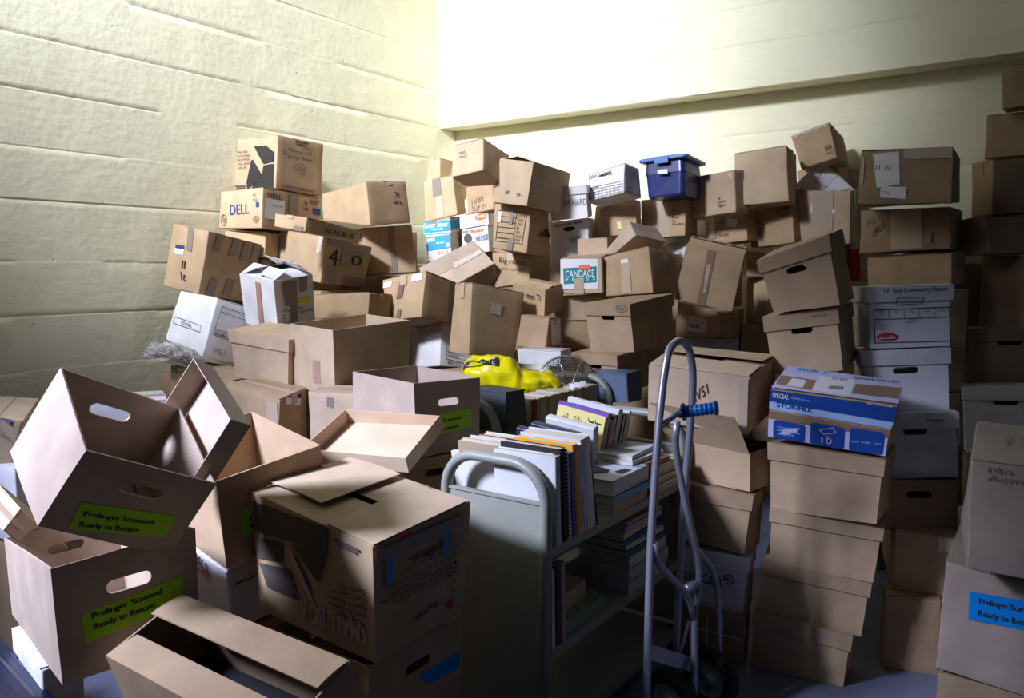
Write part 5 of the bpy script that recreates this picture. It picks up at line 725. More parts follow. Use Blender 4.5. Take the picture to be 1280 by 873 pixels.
 ('F','label','pinkpaper',[(0.788,0.429),(0.925,0.435),(0.931,0.335),(0.794,0.328)],{}),
],
'b21':[
 ('F', 'text', 'inkfade', [(0.23, 0.73), (0.483, 0.733), (0.492, 0.521), (0.257, 0.5)], {'text': 'MAR\nMAGS'}),
],
'b22':[
 ('F', 'text', 'inkfade', [(0.167, 0.482), (0.709, 0.573), (0.687, 0.102), (0.167, 0.006)], {'text': 'J d BR\nSUP IN'}),
],
'b20':[
 ('F','tape','greytape',[(0.298,1.0),(0.574,1.0),(0.572,0.547),(0.295,0.544)],{}),
 ('F','tape','tapepale',[(0.389,0.558),(0.613,0.56),(0.59,0.006),(0.364,0.011)],{}),
],
'dnw26b':[
 ('F', 'text', 'navy', [(0.115, 0.923), (0.847, 0.947), (0.846, 0.904), (0.115, 0.87)], {'text': 'DO NOT WORK THIS END', 'bold': 1}),
 ('F', 'text', 'inkfade', [(0.549, 0.625), (0.797, 0.639), (0.793, 0.5), (0.546, 0.485)], {'text': 'EVY'}),
],
'sam26a':[
 ('F', 'text', 'inkfade', [(0.304, 0.599), (0.975, 0.59), (0.963, 0.396), (0.289, 0.381)], {'text': 'SAM HARD'}),
 ('F','ring','kraftdot',[(0.071,0.639),(0.204,0.635),(0.19,0.442),(0.057,0.458)],{}),
],
'idx27':[
 ('F', 'text', 'inkfade', [(0.072, 0.967), (0.681, 0.869), (0.687, 0.674), (0.076, 0.757)], {'text': 'Jules L. 3-95'}),
 ('F', 'text', 'ink', [(0.049, 0.517), (0.36, 0.467), (0.362, 0.381), (0.052, 0.412)], {'text': 'Scattered Box'}),
 ('F','print','inkfade',[(0.018,0.485),(0.979,0.398),(0.98,0.385),(0.018,0.47)],{'shape':'plain'}),
 ('F','print','inkfade',[(0.02,0.383),(0.982,0.313),(0.982,0.299),(0.02,0.368)],{'shape':'plain'}),
 ('F','print','inkfade',[(0.022,0.281),(0.985,0.227),(0.985,0.214),(0.022,0.266)],{'shape':'plain'}),
 ('F','print','inkfade',[(0.024,0.179),(0.987,0.141),(0.988,0.128),(0.025,0.164)],{'shape':'plain'}),
 ('F','print','inkfade',[(0.027,0.077),(0.99,0.056),(0.991,0.043),(0.027,0.062)],{'shape':'plain'}),
 ('F','print','inkfade',[(0.129,0.324),(0.14,0.319),(0.147,0.0),(0.137,0.0)],{'shape':'plain'}),
 ('F','print','inkfade',[(0.236,0.316),(0.247,0.312),(0.255,0.0),(0.244,0.004)],{'shape':'plain'}),
 ('F','print','inkfade',[(0.343,0.308),(0.353,0.304),(0.361,0.005),(0.35,0.009)],{'shape':'plain'}),
 ('F','print','inkfade',[(0.448,0.301),(0.459,0.297),(0.466,0.01),(0.456,0.013)],{'shape':'plain'}),
 ('F','print','inkfade',[(0.553,0.293),(0.563,0.29),(0.571,0.015),(0.56,0.018)],{'shape':'plain'}),
 ('F','print','inkfade',[(0.657,0.286),(0.667,0.283),(0.675,0.019),(0.664,0.023)],{'shape':'plain'}),
 ('F','print','inkfade',[(0.76,0.279),(0.77,0.276),(0.777,0.024),(0.767,0.027)],{'shape':'plain'}),
 ('F','print','inkfade',[(0.862,0.273),(0.872,0.269),(0.88,0.028),(0.869,0.032)],{'shape':'plain'}),
 ('R', 'text', 'navyfade', [(0.102, 0.226), (0.518, 0.229), (0.511, 0.014), (0.112, 0.017)], {'text': 'FILE\nBOX'}),
],
'b29':[
 ('F', 'text', 'inkfade', [(0.119, 0.863), (0.316, 0.877), (0.364, 0.625), (0.171, 0.605)], {'text': "Book\nInv'ty"}),
 ('F','label','yellowpale',[(0.541,0.393),(0.625,0.43),(0.674,0.197),(0.581,0.172)],{}),
],
'tub28':[
 ('F','label','white',[(0.412,0.633),(0.622,0.618),(0.628,0.512),(0.415,0.527)],{}),
],
'b30':[
 ('F','tape','tapepale',[(0.273,0.996),(0.661,0.984),(0.672,0.006),(0.276,0.01)],{}),
 ('F', 'text', 'ink', [(0.712, 0.679), (0.976, 0.644), (0.976, 0.269), (0.728, 0.279)], {'text': 'This\none\nFor\nin\nRadio'}),
],
'b31':[
 ('F', 'text', 'ink', [(0.66, 0.413), (0.817, 0.438), (0.826, 0.171), (0.669, 0.145)], {'text': '16\nLetter\nPages'}),
 ('F','label','pinkpaper',[(0.878,0.936),(0.955,0.938),(0.958,0.787),(0.921,0.833)],{}),
 ('F','label','pinkpaper',[(0.031,0.208),(0.149,0.205),(0.214,0.097),(0.03,0.15)],{}),
],
'b32':[
 ('F','label','paper',[(0.065,0.897),(0.352,0.89),(0.359,0.305),(0.065,0.314)],{}),
 ('F','label','paper',[(0.719,0.853),(0.888,0.74),(0.851,0.476),(0.689,0.586)],{}),
 ('F', 'text', 'inkfade', [(0.603, 0.919), (0.695, 0.916), (0.665, 0.455), (0.589, 0.508)], {'text': '24B\nK2\nR'}),
 ('F', 'text', 'ink', [(0.572, 0.375), (0.727, 0.379), (0.722, 0.242), (0.58, 0.233)], {'text': '16 mm'}),
 ('F','tape','shiny',[(0.417,1.0),(0.512,1.0),(0.515,0.227),(0.423,0.229)],{}),
],
'b37a':[
 ('F','label','paper',[(0.0,1.0),(0.989,1.0),(1.0,0.949),(0.006,0.918)],{}),
 ('F','label','paper',[(0.481,1.0),(0.676,1.0),(0.681,0.742),(0.484,0.747)],{}),
 ('F', 'text', 'redfade', [(0.512, 0.989), (0.636, 0.979), (0.628, 0.904), (0.521, 0.91)], {'text': 'FRAG'}),
 ('F', 'text', 'ink', [(0.657, 0.685), (0.958, 0.707), (0.95, 0.62), (0.647, 0.595)], {'text': 'Coffin'}),
 ('F', 'text', 'ink', [(0.751, 0.563), (0.964, 0.588), (0.959, 0.545), (0.762, 0.501)], {'text': 'Prent'}),
],
'b37b':[
 ('F', 'text', 'ink', [(0.461, 0.888), (0.639, 0.847), (0.613, 0.629), (0.46, 0.688)], {'text': '1/2'}),
 ('F','label','paper',[(0.32,0.76),(0.404,0.774),(0.396,0.589),(0.304,0.59)],{}),
 ('F','tape','tapepale',[(0.35,0.986),(0.706,0.993),(0.689,0.009),(0.312,0.021)],{}),
 ('F','label','paper',[(0.682,0.657),(0.751,0.641),(0.738,0.568),(0.697,0.569)],{}),
],
'w36':[
 ('U','frame','inkfade',[(0.169,0.978),(0.904,0.957),(0.733,0.705),(0.248,0.536)],{}),
],
'b34':[
 ('F', 'text', 'ink', [(0.755, 0.394), (0.927, 0.4), (0.919, 0.266), (0.746, 0.259)], {'text': 'INDIA'}),
 ('F', 'text', 'inkfade', [(0.761, 0.231), (0.978, 0.245), (0.98, 0.154), (0.761, 0.139)], {'text': 'mach'}),
 ('F','tape','shiny',[(0.033,1.0),(0.928,0.995),(0.91,0.91),(0.028,0.915)],{}),
],
'sf42':[
 ('F', 'text', 'ink', [(0.191, 0.964), (0.923, 0.966), (0.924, 0.876), (0.189, 0.874)], {'text': 'S.F. Goa Community Papers'}),
 ('F','frame','ink',[(0.075,0.628),(0.963,0.638),(0.985,0.078),(0.07,0.082)],{}),
 ('F','print','ink',[(0.074,0.472),(0.965,0.477),(0.965,0.468),(0.074,0.463)],{'shape':'plain'}),
 ('F','print','ink',[(0.252,0.636),(0.258,0.636),(0.256,0.48),(0.25,0.48)],{'shape':'plain'}),
 ('F','print','ink',[(0.429,0.638),(0.435,0.638),(0.434,0.481),(0.429,0.481)],{'shape':'plain'}),
 ('F','print','ink',[(0.606,0.64),(0.611,0.64),(0.612,0.482),(0.607,0.482)],{'shape':'plain'}),
 ('F','print','ink',[(0.782,0.642),(0.788,0.642),(0.79,0.483),(0.785,0.483)],{'shape':'plain'}),
 ('F','ring','red',[(0.095,0.244),(0.352,0.246),(0.349,0.116),(0.091,0.114)],{'fill':1}),
 ('F', 'text', 'paper', [(0.122, 0.204), (0.323, 0.208), (0.321, 0.15), (0.12, 0.145)], {'text': 'acadia', 'bold': 1}),
 ('F', 'text', 'inkfade', [(0.45, 0.449), (0.581, 0.456), (0.581, 0.404), (0.449, 0.397)], {'text': 'CONTENTS'}),
 ('F', 'text', 'inkfade', [(0.125, 0.606), (0.2, 0.606), (0.199, 0.564), (0.124, 0.563)], {'text': 'FIRM'}),
 ('F', 'text', 'inkfade', [(0.303, 0.608), (0.377, 0.609), (0.377, 0.566), (0.302, 0.566)], {'text': 'DEPT'}),
 ('F', 'text', 'inkfade', [(0.48, 0.61), (0.555, 0.611), (0.554, 0.568), (0.479, 0.568)], {'text': 'DATE'}),
 ('F', 'text', 'inkfade', [(0.657, 0.612), (0.731, 0.613), (0.731, 0.57), (0.657, 0.57)], {'text': 'FILE'}),
 ('F', 'text', 'inkfade', [(0.834, 0.614), (0.908, 0.615), (0.908, 0.572), (0.834, 0.572)], {'text': 'NO'}),
 ('F','frame','ink',[(0.335,0.809),(0.648,0.813),(0.648,0.698),(0.332,0.687)],{}),
],
'w44':[
 ('F', 'text', 'ink', [(0.624, 0.909), (0.825, 0.899), (0.823, 0.851), (0.622, 0.86)], {'text': 'Story Jump', 'bold': 1}),
],
'b38':[
 ('F','label','paper',[(0.143,0.919),(0.43,0.945),(0.455,0.348),(0.204,0.297)],{}),
 ('F','label','paper',[(0.251,0.325),(0.529,0.302),(0.521,0.086),(0.245,0.121)],{}),
 ('F', 'text', 'inkgrey', [(0.181, 0.72), (0.35, 0.683), (0.344, 0.611), (0.184, 0.633)], {'text': 'III  ISI'}),
 ('F', 'text', 'ink', [(0.267, 0.237), (0.346, 0.22), (0.348, 0.162), (0.269, 0.179)], {'text': 'CTR'}),
 ('F','tape','shiny',[(0.023,0.874),(0.05,0.873),(0.05,0.375),(0.023,0.376)],{}),
 ('F','tape','tapepale',[(0.481,0.992),(0.992,0.987),(0.987,0.792),(0.486,0.806)],{}),
],
'b39':[
 ('F', 'text', 'inkfade', [(0.05, 0.74), (0.171, 0.822), (0.181, 0.691), (0.07, 0.608)], {'text': '7M4'}),
 ('F', 'text', 'ink', [(0.136, 0.508), (0.282, 0.737), (0.282, 0.569), (0.155, 0.357)], {'text': 'CIRCLE'}),
 ('F','tape','shiny',[(0.435,0.985),(0.507,0.978),(0.498,0.736),(0.454,0.74)],{}),
 ('F', 'text', 'ink', [(0.785, 0.386), (0.836, 0.38), (0.834, 0.115), (0.784, 0.121)], {'text': 'A'}),
 ('F','tape','tapepale',[(0.345,0.993),(0.692,0.999),(0.698,0.055),(0.357,0.037)],{}),
],
}
M={
'R49a':('seal', 'kraftg', 'cardboard_box', 'grey-brown taped box in the right foreground, upper one with crushed top corners', None, {'dark': 0}),
'R49b':('seal', 'kraftg', 'cardboard_box', 'grey-brown box in the right foreground bearing a blue ready to return label', None, {}),
'F79':('gap', 'kraft', 'cardboard_box', 'brown box at the bottom left foreground with half open top flaps', None, {'lift': (4, 9)}),
'small':('gapflap', 'kraft', 'cardboard_box', 'upside-down printed small moving box with loose top flaps and blue tape tabs', None, {}),
'F81':('openbody', 'kraft', 'cardboard_box', 'brown file box with hand hole and blue label under the small moving box', None, {}),
'lid77':('tray', 'kraftw', 'box_lid', 'loose brown file box lid tipped on edge inside the front left open box', None, {}),
'openC':('open', 'kraftw', 'file_box', 'tipped open brown file box, upper of two with green labels at left', None, {}),
'openD':('open', 'kraftw', 'file_box', 'upright open brown file box, lower of two with green labels at left', None, {}),
'open82':('open', 'kraft', 'file_box', 'open brown file box behind the small moving box, green label half hidden', None, {}),
'b82b':('seal', 'white', 'cardboard_box', 'white moving carton with partly hidden red-striped lettering under the open file box', None, {}),
'tray83':('tray', 'kraftl', 'box_lid', 'brown file box lid lying upside down like a tray behind the small moving box', None, {}),
'lid89b':('seal', 'kraftw', 'cardboard_box', 'narrow pale-topped carton piece at the far left edge behind the lower open file box', None, {}),
'blue91':('tote', 'navyp', 'storage_tote', 'dark blue plastic tote in the bottom left corner', None, {}),
'w92':('seal', 'white', 'cardboard_box', 'small pale carton beside the dark blue tote at bottom left', None, {}),
'open84':('open', 'kraftw', 'file_box', 'open brown file box with green label beside the book cart, nothing inside', None, {}),
'b85':('openbody', 'kraft', 'file_box', 'brown file box with hand hole under the green-labelled box beside the cart', None, {}),
'b86':('seal', 'kraft', 'cardboard_box', 'brown box with clear taped top and small blue and white sticker', None, {}),
'b87':('seal', 'kraftl', 'cardboard_box', 'pale brown box with a grey tape stub under the large open box', None, {}),
'wrap88':('seal', 'kraftl', 'cardboard_box', 'shrink-wrapped printed carton at the left edge against the wall', None, {}),
'w89':('seal', 'white', 'cardboard_box', 'pale grey carton at the left edge under the shrink-wrapped one', None, {}),
'w93':('seal', 'white', 'cardboard_box', 'white carton just showing behind the tipped open file box', None, {}),
'G1':('archive', 'slate', 'document_box', 'dark grey archival document box at the left end of the rear cart', None, {}),
'open9':('open0', 'kraftl', 'cardboard_box', 'large empty open cardboard box with creased corner in the left pile', None, {}),
'lid8':('lid0', 'kraftl', 'file_box', 'plain pale brown lidded box under the white taped carton', None, {}),
'wt7':('gapflap', 'white', 'cardboard_box', 'tall white carton with grey tape and torn open top flaps', None, {}),
'stor5':('seal', 'white', 'file_box', 'tilted white file box with outlined printing against the left wall', None, {}),
'tap4':('seal', 'kraft', 'cardboard_box', 'tilted brown box striped with many dark tapes against the left wall', None, {}),
'b95':('seal', 'kraft', 'cardboard_box', 'brown box in shadow under the tilted white file box', None, {}),
'b14':('seal', 'kraftd', 'cardboard_box', 'flattened brown box with crumpled top behind the large open box', None, {}),
'b10a':('seal', 'kraft', 'cardboard_box', 'shallow brown box marked with letters on top of the box numbered forty', None, {}),
'b10b':('seal', 'kraft', 'cardboard_box', 'brown box heavily taped and marked with a large 4 and 0', None, {}),
'tall16':('seal', 'kraft', 'cardboard_box', 'tall narrow brown carton with shiny tape behind the yellow bag', None, {}),
'w15':('whitefile', 'white', 'file_box', 'white file box with outlined record form above the yellow bag', None, {}),
'b13':('seal', 'kraft', 'cardboard_box', 'brown box with dark centre tape and two white stickers, mid left pile', None, {}),
'b17':('seal', 'kraftw', 'cardboard_box', 'long tilted brown box whose pale top catches the light', None, {}),
'b12':('seal', 'kraft', 'cardboard_box', 'brown box with vertical tape below the wide box near the left wall', None, {}),
'b11':('seal', 'kraft', 'cardboard_box', 'wide brown box with pen marks high in the left pile', None, {}),
'dell3':('seal', 'kraft', 'cardboard_box', 'brown box in shadow under the computer maker carton', None, {}),
'dell2':('seal', 'kraft', 'cardboard_box', 'brown computer carton with blue lettering on two sides', None, {}),
'mov1':('seal', 'kraft', 'cardboard_box', 'printed moving and storage box topmost at the left wall', None, {}),
'blue10':('printbox', 'kraft', 'cardboard_box', 'blue and white printed ten-pack carton with shipping labels on its top', None, {}),
's1':('lid0', 'kraft', 'file_box', 'brown lidded box directly under the blue and white carton', None, {}),
's2':('lid0', 'kraft', 'file_box', 'second brown lidded box below the blue and white carton', None, {}),
's3':('lid0', 'kraft', 'file_box', 'third brown lidded box below the blue and white carton', None, {}),
's4':('lid0', 'kraft', 'file_box', 'lowest brown lidded box in the stack under the blue and white carton, on the floor', None, {}),
'm52':('flapup', 'kraft', 'cardboard_box', 'brown box with one raised flap behind the hand truck', None, {}),
'iv51':('gapflap', 'kraftl', 'cardboard_box', 'large brown box with ridged side and loose top flaps behind the hand truck', None, {}),
'm53':('lid0', 'kraftd', 'file_box', 'brown lidded box under the box with the raised flap', None, {}),
'holl':('lid0', 'white', 'file_box', 'white lidded archive box with black lettering behind the hand truck', None, {}),
'm55':('seal', 'kraftd', 'cardboard_box', 'dark brown box tied with thin white strings behind the hand truck wheels', None, {}),
'G2':('archive', 'slateb', 'document_box', 'blue-grey archival document box at the far end of the rear cart', None, {}),
'lid56':('lid', 'kraft', 'file_box', 'brown lidded file box with hand slot in the middle of the pile', None, {}),
'lid57':('lid', 'kraft', 'file_box', 'brown lidded file box with dark slot beneath the middle file box', None, {}),
'b65':('seal', 'white', 'cardboard_box', 'flat white carton peeping out behind the yellow bag', None, {}),
'b64':('seal', 'kraft', 'cardboard_box', 'brown carton with white paper on its right side above the flat white carton', None, {}),
'b63':('flaps2', 'kraft', 'cardboard_box', 'small brown box with torn raised flaps in the centre of the pile', None, {}),
'b58':('seal', 'kraft', 'cardboard_box', 'brown box with clear tape standing on the middle file box', None, {}),
'b67':('flaps2', 'kraft', 'cardboard_box', 'leaning brown box with a shiny tape strip and raised back flaps', None, {}),
'b68':('seal', 'kraft', 'cardboard_box', 'low brown box with a barcode shipping label', None, {}),
'b69':('seal', 'white', 'cardboard_box', 'plain white carton under the box with the barcode label', None, {}),
'lid73':('lid', 'kraft', 'file_box', 'tilted brown lidded file box with dark hand hole at right of the pile', None, {}),
'lid74':('lid', 'kraft', 'file_box', 'level brown lidded file box below the tilted one', None, {}),
'b70':('flaps2', 'kraft', 'cardboard_box', 'small brown box with one upright flap behind the tilted file box', None, {}),
'magi':('seal', 'kraft', 'cardboard_box', 'brown box marked with black capitals behind the tilted file box', None, {}),
'b72':('seal', 'kraft', 'cardboard_box', 'plain brown box lowest behind the tilted file box', None, {}),
'b59':('seal', 'kraftw', 'cardboard_box', 'small pale carton tipped over on top of the pile in the middle', None, {}),
'cand':('seal', 'kraftl', 'cardboard_box', 'carton with teal publisher label in the centre of the pile', None, {}),
'b61':('seal', 'kraftl', 'cardboard_box', 'pale brown box under the carton with the teal label', None, {}),
'b62':('seal', 'kraft', 'cardboard_box', 'brown box with faint pen mark two below the teal label carton', None, {}),
'b60b':('seal', 'kraftl', 'cardboard_box', 'small worn box behind and above the teal label carton', None, {}),
'big25':('seal', 'kraft', 'cardboard_box', 'brown box with marker writing under the moving box with printed form', None, {}),
'form24':('seal', 'kraft', 'cardboard_box', 'brown moving box with printed checklist form and dark side print', None, {}),
'b23':('flaps2', 'kraftl', 'cardboard_box', 'brown box with slightly open top standing on the checklist box', None, {}),
'b19':('papercarton', 'white', 'cardboard_box', 'white paper carton with orange spot beside the blue paper carton', None, {}),
'b19b':('seal', 'kraft', 'cardboard_box', 'brown box showing under the white paper carton with orange spot', None, {}),
'b18':('papercarton', 'white', 'cardboard_box', 'blue and white paper carton in the far corner', None, {}),
'b21':('seal', 'kraftl', 'cardboard_box', 'pale brown box topmost in the far corner with two faint words', None, {}),
'b22':('seal', 'kraft', 'cardboard_box', 'brown box with faint pen writing below the topmost corner box', None, {}),
'b20':('seal', 'kraft', 'cardboard_box', 'narrow brown box with grey tape nearest the wall corner', None, {}),
'b20b':('seal', 'kraft', 'cardboard_box', 'small brown box peeking over the narrow one in the wall corner', None, {}),
'dnw26b':('whitefile', 'white', 'file_box', 'white file box printed with a warning line, lower of the white pair', None, {}),
'sam26a':('lid0', 'white', 'file_box', 'white lidded file box on the white box with the warning line', None, {}),
'idx27':('whitefile', 'white', 'file_box', 'white ruled file box on top of the back row beside the blue tub', None, {}),
'b29':('seal', 'kraft', 'cardboard_box', 'brown box under the white ruled file box', None, {}),
'tub28':('tub', 'bluep', 'storage_tub', 'blue plastic tub with pale blue lid on the back row', None, {}),
'b30':('seal', 'kraft', 'cardboard_box', 'brown box with broad pale tape under the blue tub', None, {}),
'w30c':('lid0', 'white', 'file_box', 'white lidded box partly hidden below the taped box under the blue tub', None, {}),
'b31':('seal', 'kraftl', 'cardboard_box', 'pale brown box with pink stickers in the back row', None, {}),
'b32':('seal', 'kraft', 'cardboard_box', 'brown box with two white papers under the box with pink stickers', None, {}),
'b33':('seal', 'kraftl', 'cardboard_box', 'tall pale brown box in the back row left of the highest right box', None, {}),
'b37a':('seal', 'kraft', 'cardboard_box', 'brown box with red and white sealing tape, left of the half marked box', None, {}),
'b37b':('seal', 'kraftl', 'cardboard_box', 'pale taped box marked with a fraction', None, {}),
'w36':('seal', 'white', 'box_lid', 'white flat carton poking up at an angle out of the taped boxes', None, {}),
'b34':('seal', 'kraft', 'cardboard_box', 'tilted brown box with shiny tape, highest on the right of the back row', None, {}),
'b35':('seal', 'kraft', 'cardboard_box', 'brown box under the highest tilted box', None, {}),
'red75':('redbox', 'white', 'cardboard_box', 'narrow red and white carton beside the tilted file box', None, {}),
'sf42':('lid0', 'white', 'file_box', 'white file box with handwritten lid and red oval logo', None, {}),
'w43':('lid', 'white', 'file_box', 'white file box with dark hand hole directly below the handwritten one', None, {}),
'w44':('lid', 'white', 'file_box', 'lowest white file box in the right column, dark hand hole and small lid print', None, {}),
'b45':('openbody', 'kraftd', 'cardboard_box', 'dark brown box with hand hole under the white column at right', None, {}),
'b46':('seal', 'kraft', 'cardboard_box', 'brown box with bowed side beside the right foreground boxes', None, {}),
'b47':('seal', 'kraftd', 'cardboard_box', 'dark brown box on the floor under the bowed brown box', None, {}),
'b38':('seal', 'kraftd', 'cardboard_box', 'long brown box with white shipping papers, top of the right column', None, {}),
'b39':('seal', 'kraftd', 'cardboard_box', 'long brown box with circular pen writing under the shipping papers box', None, {}),
'b40':('seal', 'kraft', 'cardboard_box', 'brown box with sagging lid third down in the right column', None, {}),
'w75b':('lid0', 'white', 'file_box', 'small white lidded box sliver left of the handwritten white box', None, {}),
'w75c':('lid0', 'white', 'file_box', 'pale box sliver beside the second white file box', None, {}),
'b41':('seal', 'kraftd', 'cardboard_box', 'brown box behind the handwritten white file box', None, {}),
'b41b':('seal', 'kraftd', 'cardboard_box', 'brown box behind the second white file box', None, {}),
'c48g':('lid', 'white', 'file_box', 'pale lidded file box at the right edge, lowest of its stack', None, {}),
'c48f':('lid', 'kraftd', 'file_box', 'brown lidded file box at the right edge with dark slot', None, {}),
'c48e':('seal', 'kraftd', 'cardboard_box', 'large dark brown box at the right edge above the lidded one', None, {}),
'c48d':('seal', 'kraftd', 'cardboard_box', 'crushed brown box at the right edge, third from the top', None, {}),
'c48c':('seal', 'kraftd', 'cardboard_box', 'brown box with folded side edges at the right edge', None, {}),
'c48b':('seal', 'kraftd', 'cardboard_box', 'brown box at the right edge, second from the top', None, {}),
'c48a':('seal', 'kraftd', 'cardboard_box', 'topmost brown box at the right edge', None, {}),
'bagbox':('seal', 'kraft', 'cardboard_box', 'brown box under the yellow plastic bag', None, {}),
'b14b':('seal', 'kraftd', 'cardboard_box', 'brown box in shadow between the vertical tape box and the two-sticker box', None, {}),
}
def build_box(id):
    p,Rm,dim,warp=G[id]; kind,mat,name,label,grp,k=M[id]
    w,d,h=dim; p=Vector(p); RM=Matrix(Rm)
    cat={'cardboard_box':'box','file_box':'box','box_lid':'box lid','storage_tote':'tote','storage_tub':'tub','document_box':'box'}[name]
    base=Vector((w/2,d/2,0)); W=tri(warp,w,d,h)
    root=empty(name,p+RM@base,RM.to_euler(),label,cat,grp)
    post=lambda q:W(q)-base
    sd=sum(ord(c) for c in id)*.37
    dec=DEC.get(id,[])
    def put(pname,buf,mt=mat,smooth=False,lab=None):
        o=link_mesh(pname,[post(v) for v in buf.v],buf.f,mt,root,smooth)
        if lab: o['label']=lab
        return o
    t=min(.0045,.02*h+.001)
    def shell(b,x0,y0,w,d,h,t,hole=False,z0=0,long=None):
        hl=(w*.5,h*.70,min(.1,w*.32),.028) if hole else None
        b.slab((x0,y0,z0),(1,0,0),(0,0,1),(0,1,0),w,h,t,hl)
        b.slab((x0,y0+d-t,z0),(1,0,0),(0,0,1),(0,1,0),w,h,t,hl)
        b.slab((x0,y0+t,z0),(0,1,0),(0,0,1),(1,0,0),d-2*t,h,t)
        b.slab((x0+w-t,y0+t,z0),(0,1,0),(0,0,1),(1,0,0),d-2*t,h,t)
        b.slab((x0+t,y0+t,z0),(1,0,0),(0,1,0),(0,0,1),w-2*t,d-2*t,t)
    def bowed(v):
        s3=Vector((sd,sd*.7,0)); return v+noise.noise_vector(v*6+s3)*.0016
    if kind in('open','open0','openbody','tray'):
        b=Buf(); shell(b,0,0,w,d,h,t,hole=kind in('open','openbody')); b.v=[bowed(v) for v in b.v]
        put('body' if kind!='tray' else 'tray_shell',b)
        if kind=='open0':
            # torn stubs of folded-in rim
            b=Buf(); b.slab((.01,t+.001,h-.035),(1,0,0),(0,0,1),(0,1,0),w-.02,.035,.003); put('folded_rim',b)
        decal(root,dec,w,d,h,post)
    elif kind in('lid','lid0','redbox','papercarton'):
        lh={'redbox':.3*h,'papercarton':.33*h}.get(kind,min(.06,h*.26)); s=.008
        b=Buf(); shell(b,s,s,w-2*s,d-2*s,h-.006,t,hole=False)
        if kind=='lid':
            b=Buf()
            bw,bd,bh=w-2*s,d-2*s,h-.006
            hy=bh-lh-.016 if id in('lid73','sf42','w43') else bh-lh-.004
            hl=(bw*.5,hy-.004 if id=='lid73' else hy,bw*.30,.026)
            for yy in (s,s+bd-t): b.slab((s,yy,0),(1,0,0),(0,0,1),(0,1,0),bw,bh,t,hl)
            b.slab((s,s+t,0),(0,1,0),(0,0,1),(1,0,0),bd-2*t,bh,t); b.slab((s+bw-t,s+t,0),(0,1,0),(0,0,1),(1,0,0),bd-2*t,bh,t)
            b.slab((s+t,s+t,0),(1,0,0),(0,1,0),(0,0,1),bw-2*t,bd-2*t,t)
        b.v=[bowed(v) for v in b.v]
        put('body',b,'kraft' if kind=='redbox' else mat)
        b=Buf(); tt=.003; z=h-lh
        b.slab((0,0,h-tt),(1,0,0),(0,1,0),(0,0,1),w,d,tt)
        b.slab((0,0,z),(1,0,0),(0,0,1),(0,1,0),w,lh-tt,tt); b.slab((0,d-tt,z),(1,0,0),(0,0,1),(0,1,0),w,lh-tt,tt)
        b.slab((0,tt,z),(0,1,0),(0,0,1),(1,0,0),d-2*tt,lh-tt,tt); b.slab((w-tt,tt,z),(0,1,0),(0,0,1),(1,0,0),d-2*tt,lh-tt,tt)
        b.v=[bowed(v) for v in b.v]
        lmat=mat
        o=put('lid',b,lmat)
        if kind=='redbox':
            dec=[('F','print','red',[(0,.7),(1,.7),(1,0),(0,0)],{}),('R','print','red',[(0,.7),(1,.7),(1,0),(0,0)],{}),('L','print','red',[(0,.7),(1,.7),(1,0),(0,0)],{})]
        decal(root,dec,w,d,h,post,lidz=z,ins=.008)
    elif kind in('tub','tote'):
        # moulded plastic: tapered wall, rolled lip, snap lid with overhang
        b=Buf(); tp=.035*w; s=.02; n=5
        def ring(z,ins,r=.03,seg=5):
            out=[]
            x0,y0,x1,y1=ins,ins,w-ins,d-ins
            for cx,cy,a0 in ((x1-r,y0+r,-90),(x1-r,y1-r,0),(x0+r,y1-r,90),(x0+r,y0+r,180)):
                for i in range(seg+1):
                    a=R(a0+90*i/seg); out.append(Vector((cx+r*math.cos(a),cy+r*math.sin(a),z)))
            return out
        def loft(b,rings,capb=True,capt=True):
            n0=len(b.v); N=len(rings[0])
            for r_ in rings: b.v+=r_
            for k_ in range(len(rings)-1):
                for i in range(N):
                    j=(i+1)%N; b.f.append((n0+k_*N+i,n0+k_*N+j,n0+(k_+1)*N+j,n0+(k_+1)*N+i))
            if capb: b.f.append(tuple(n0+i for i in range(N))[::-1])
            if capt: b.f.append(tuple(n0+(len(rings)-1)*N+i for i in range(N)))
        loft(b,[ring(0,s+tp),ring(.01,s+tp-.004),ring(h*.55,s+tp*.5),ring(h*.56,s+tp*.5-.003),ring(h*.84,s+.008),ring(h*.85,s-.004),ring(h*.88,s-.004)])
        put('tub_body',b)
        b=Buf(); loft(b,[ring(h*.86,.006),ring(h*.88,0),ring(h*.93,0),ring(h*.95,.006),ring(h*.955,.03),ring(h*.99,.036),ring(h,.045)])
        put('lid',b,'bluelid' if kind=='tub' else 'navyp')
        for q in (0,1):
            b=Buf(); yy=-.006 if q==0 else d-.004
            b.slab((w*.36,yy,h*.78),(1,0,0),(0,0,1),(0,1,0),w*.28,h*.15,.01); put('latch',b,'bluelid' if kind=='tub' else 'navyp')
        decal(root,dec,w,d,h,post,off0=.001,lidz=h*.8,ins=-.004 if kind=='tub' else 0)
    elif kind=='archive':
        v,f=rounded(w,d,h*.985,.003,sd,.0006,5); b=Buf(); b.add(v,f); put('body',b)
        # hinged front lid seam band with metal edge stitching
        b=Buf(); tt=.003
        b.slab((-tt,-tt,h*.96),(1,0,0),(0,1,0),(0,0,1),w+2*tt,d+2*tt,.006); put('lid',b)
        b=Buf()
        xs=((0,-.003),(w,-.003)) if id=='G2' else ((0,-.003),)
        for (x,y) in xs:
            for i in range(14):
                zz=h*(.06+.88*i/13)
                b.slab((x-.005,y-.002,zz),(1,0,0),(0,0,1),(0,1,0),.011,h*.035,.003,div=1)
        put('metal_edge',b,'rivet',lab='black metal corner strip')
        decal(root,dec,w,d,h,post)
    else:
        gap=kind in('gap','gapflap','flapup','flaps2')
        fl=.004
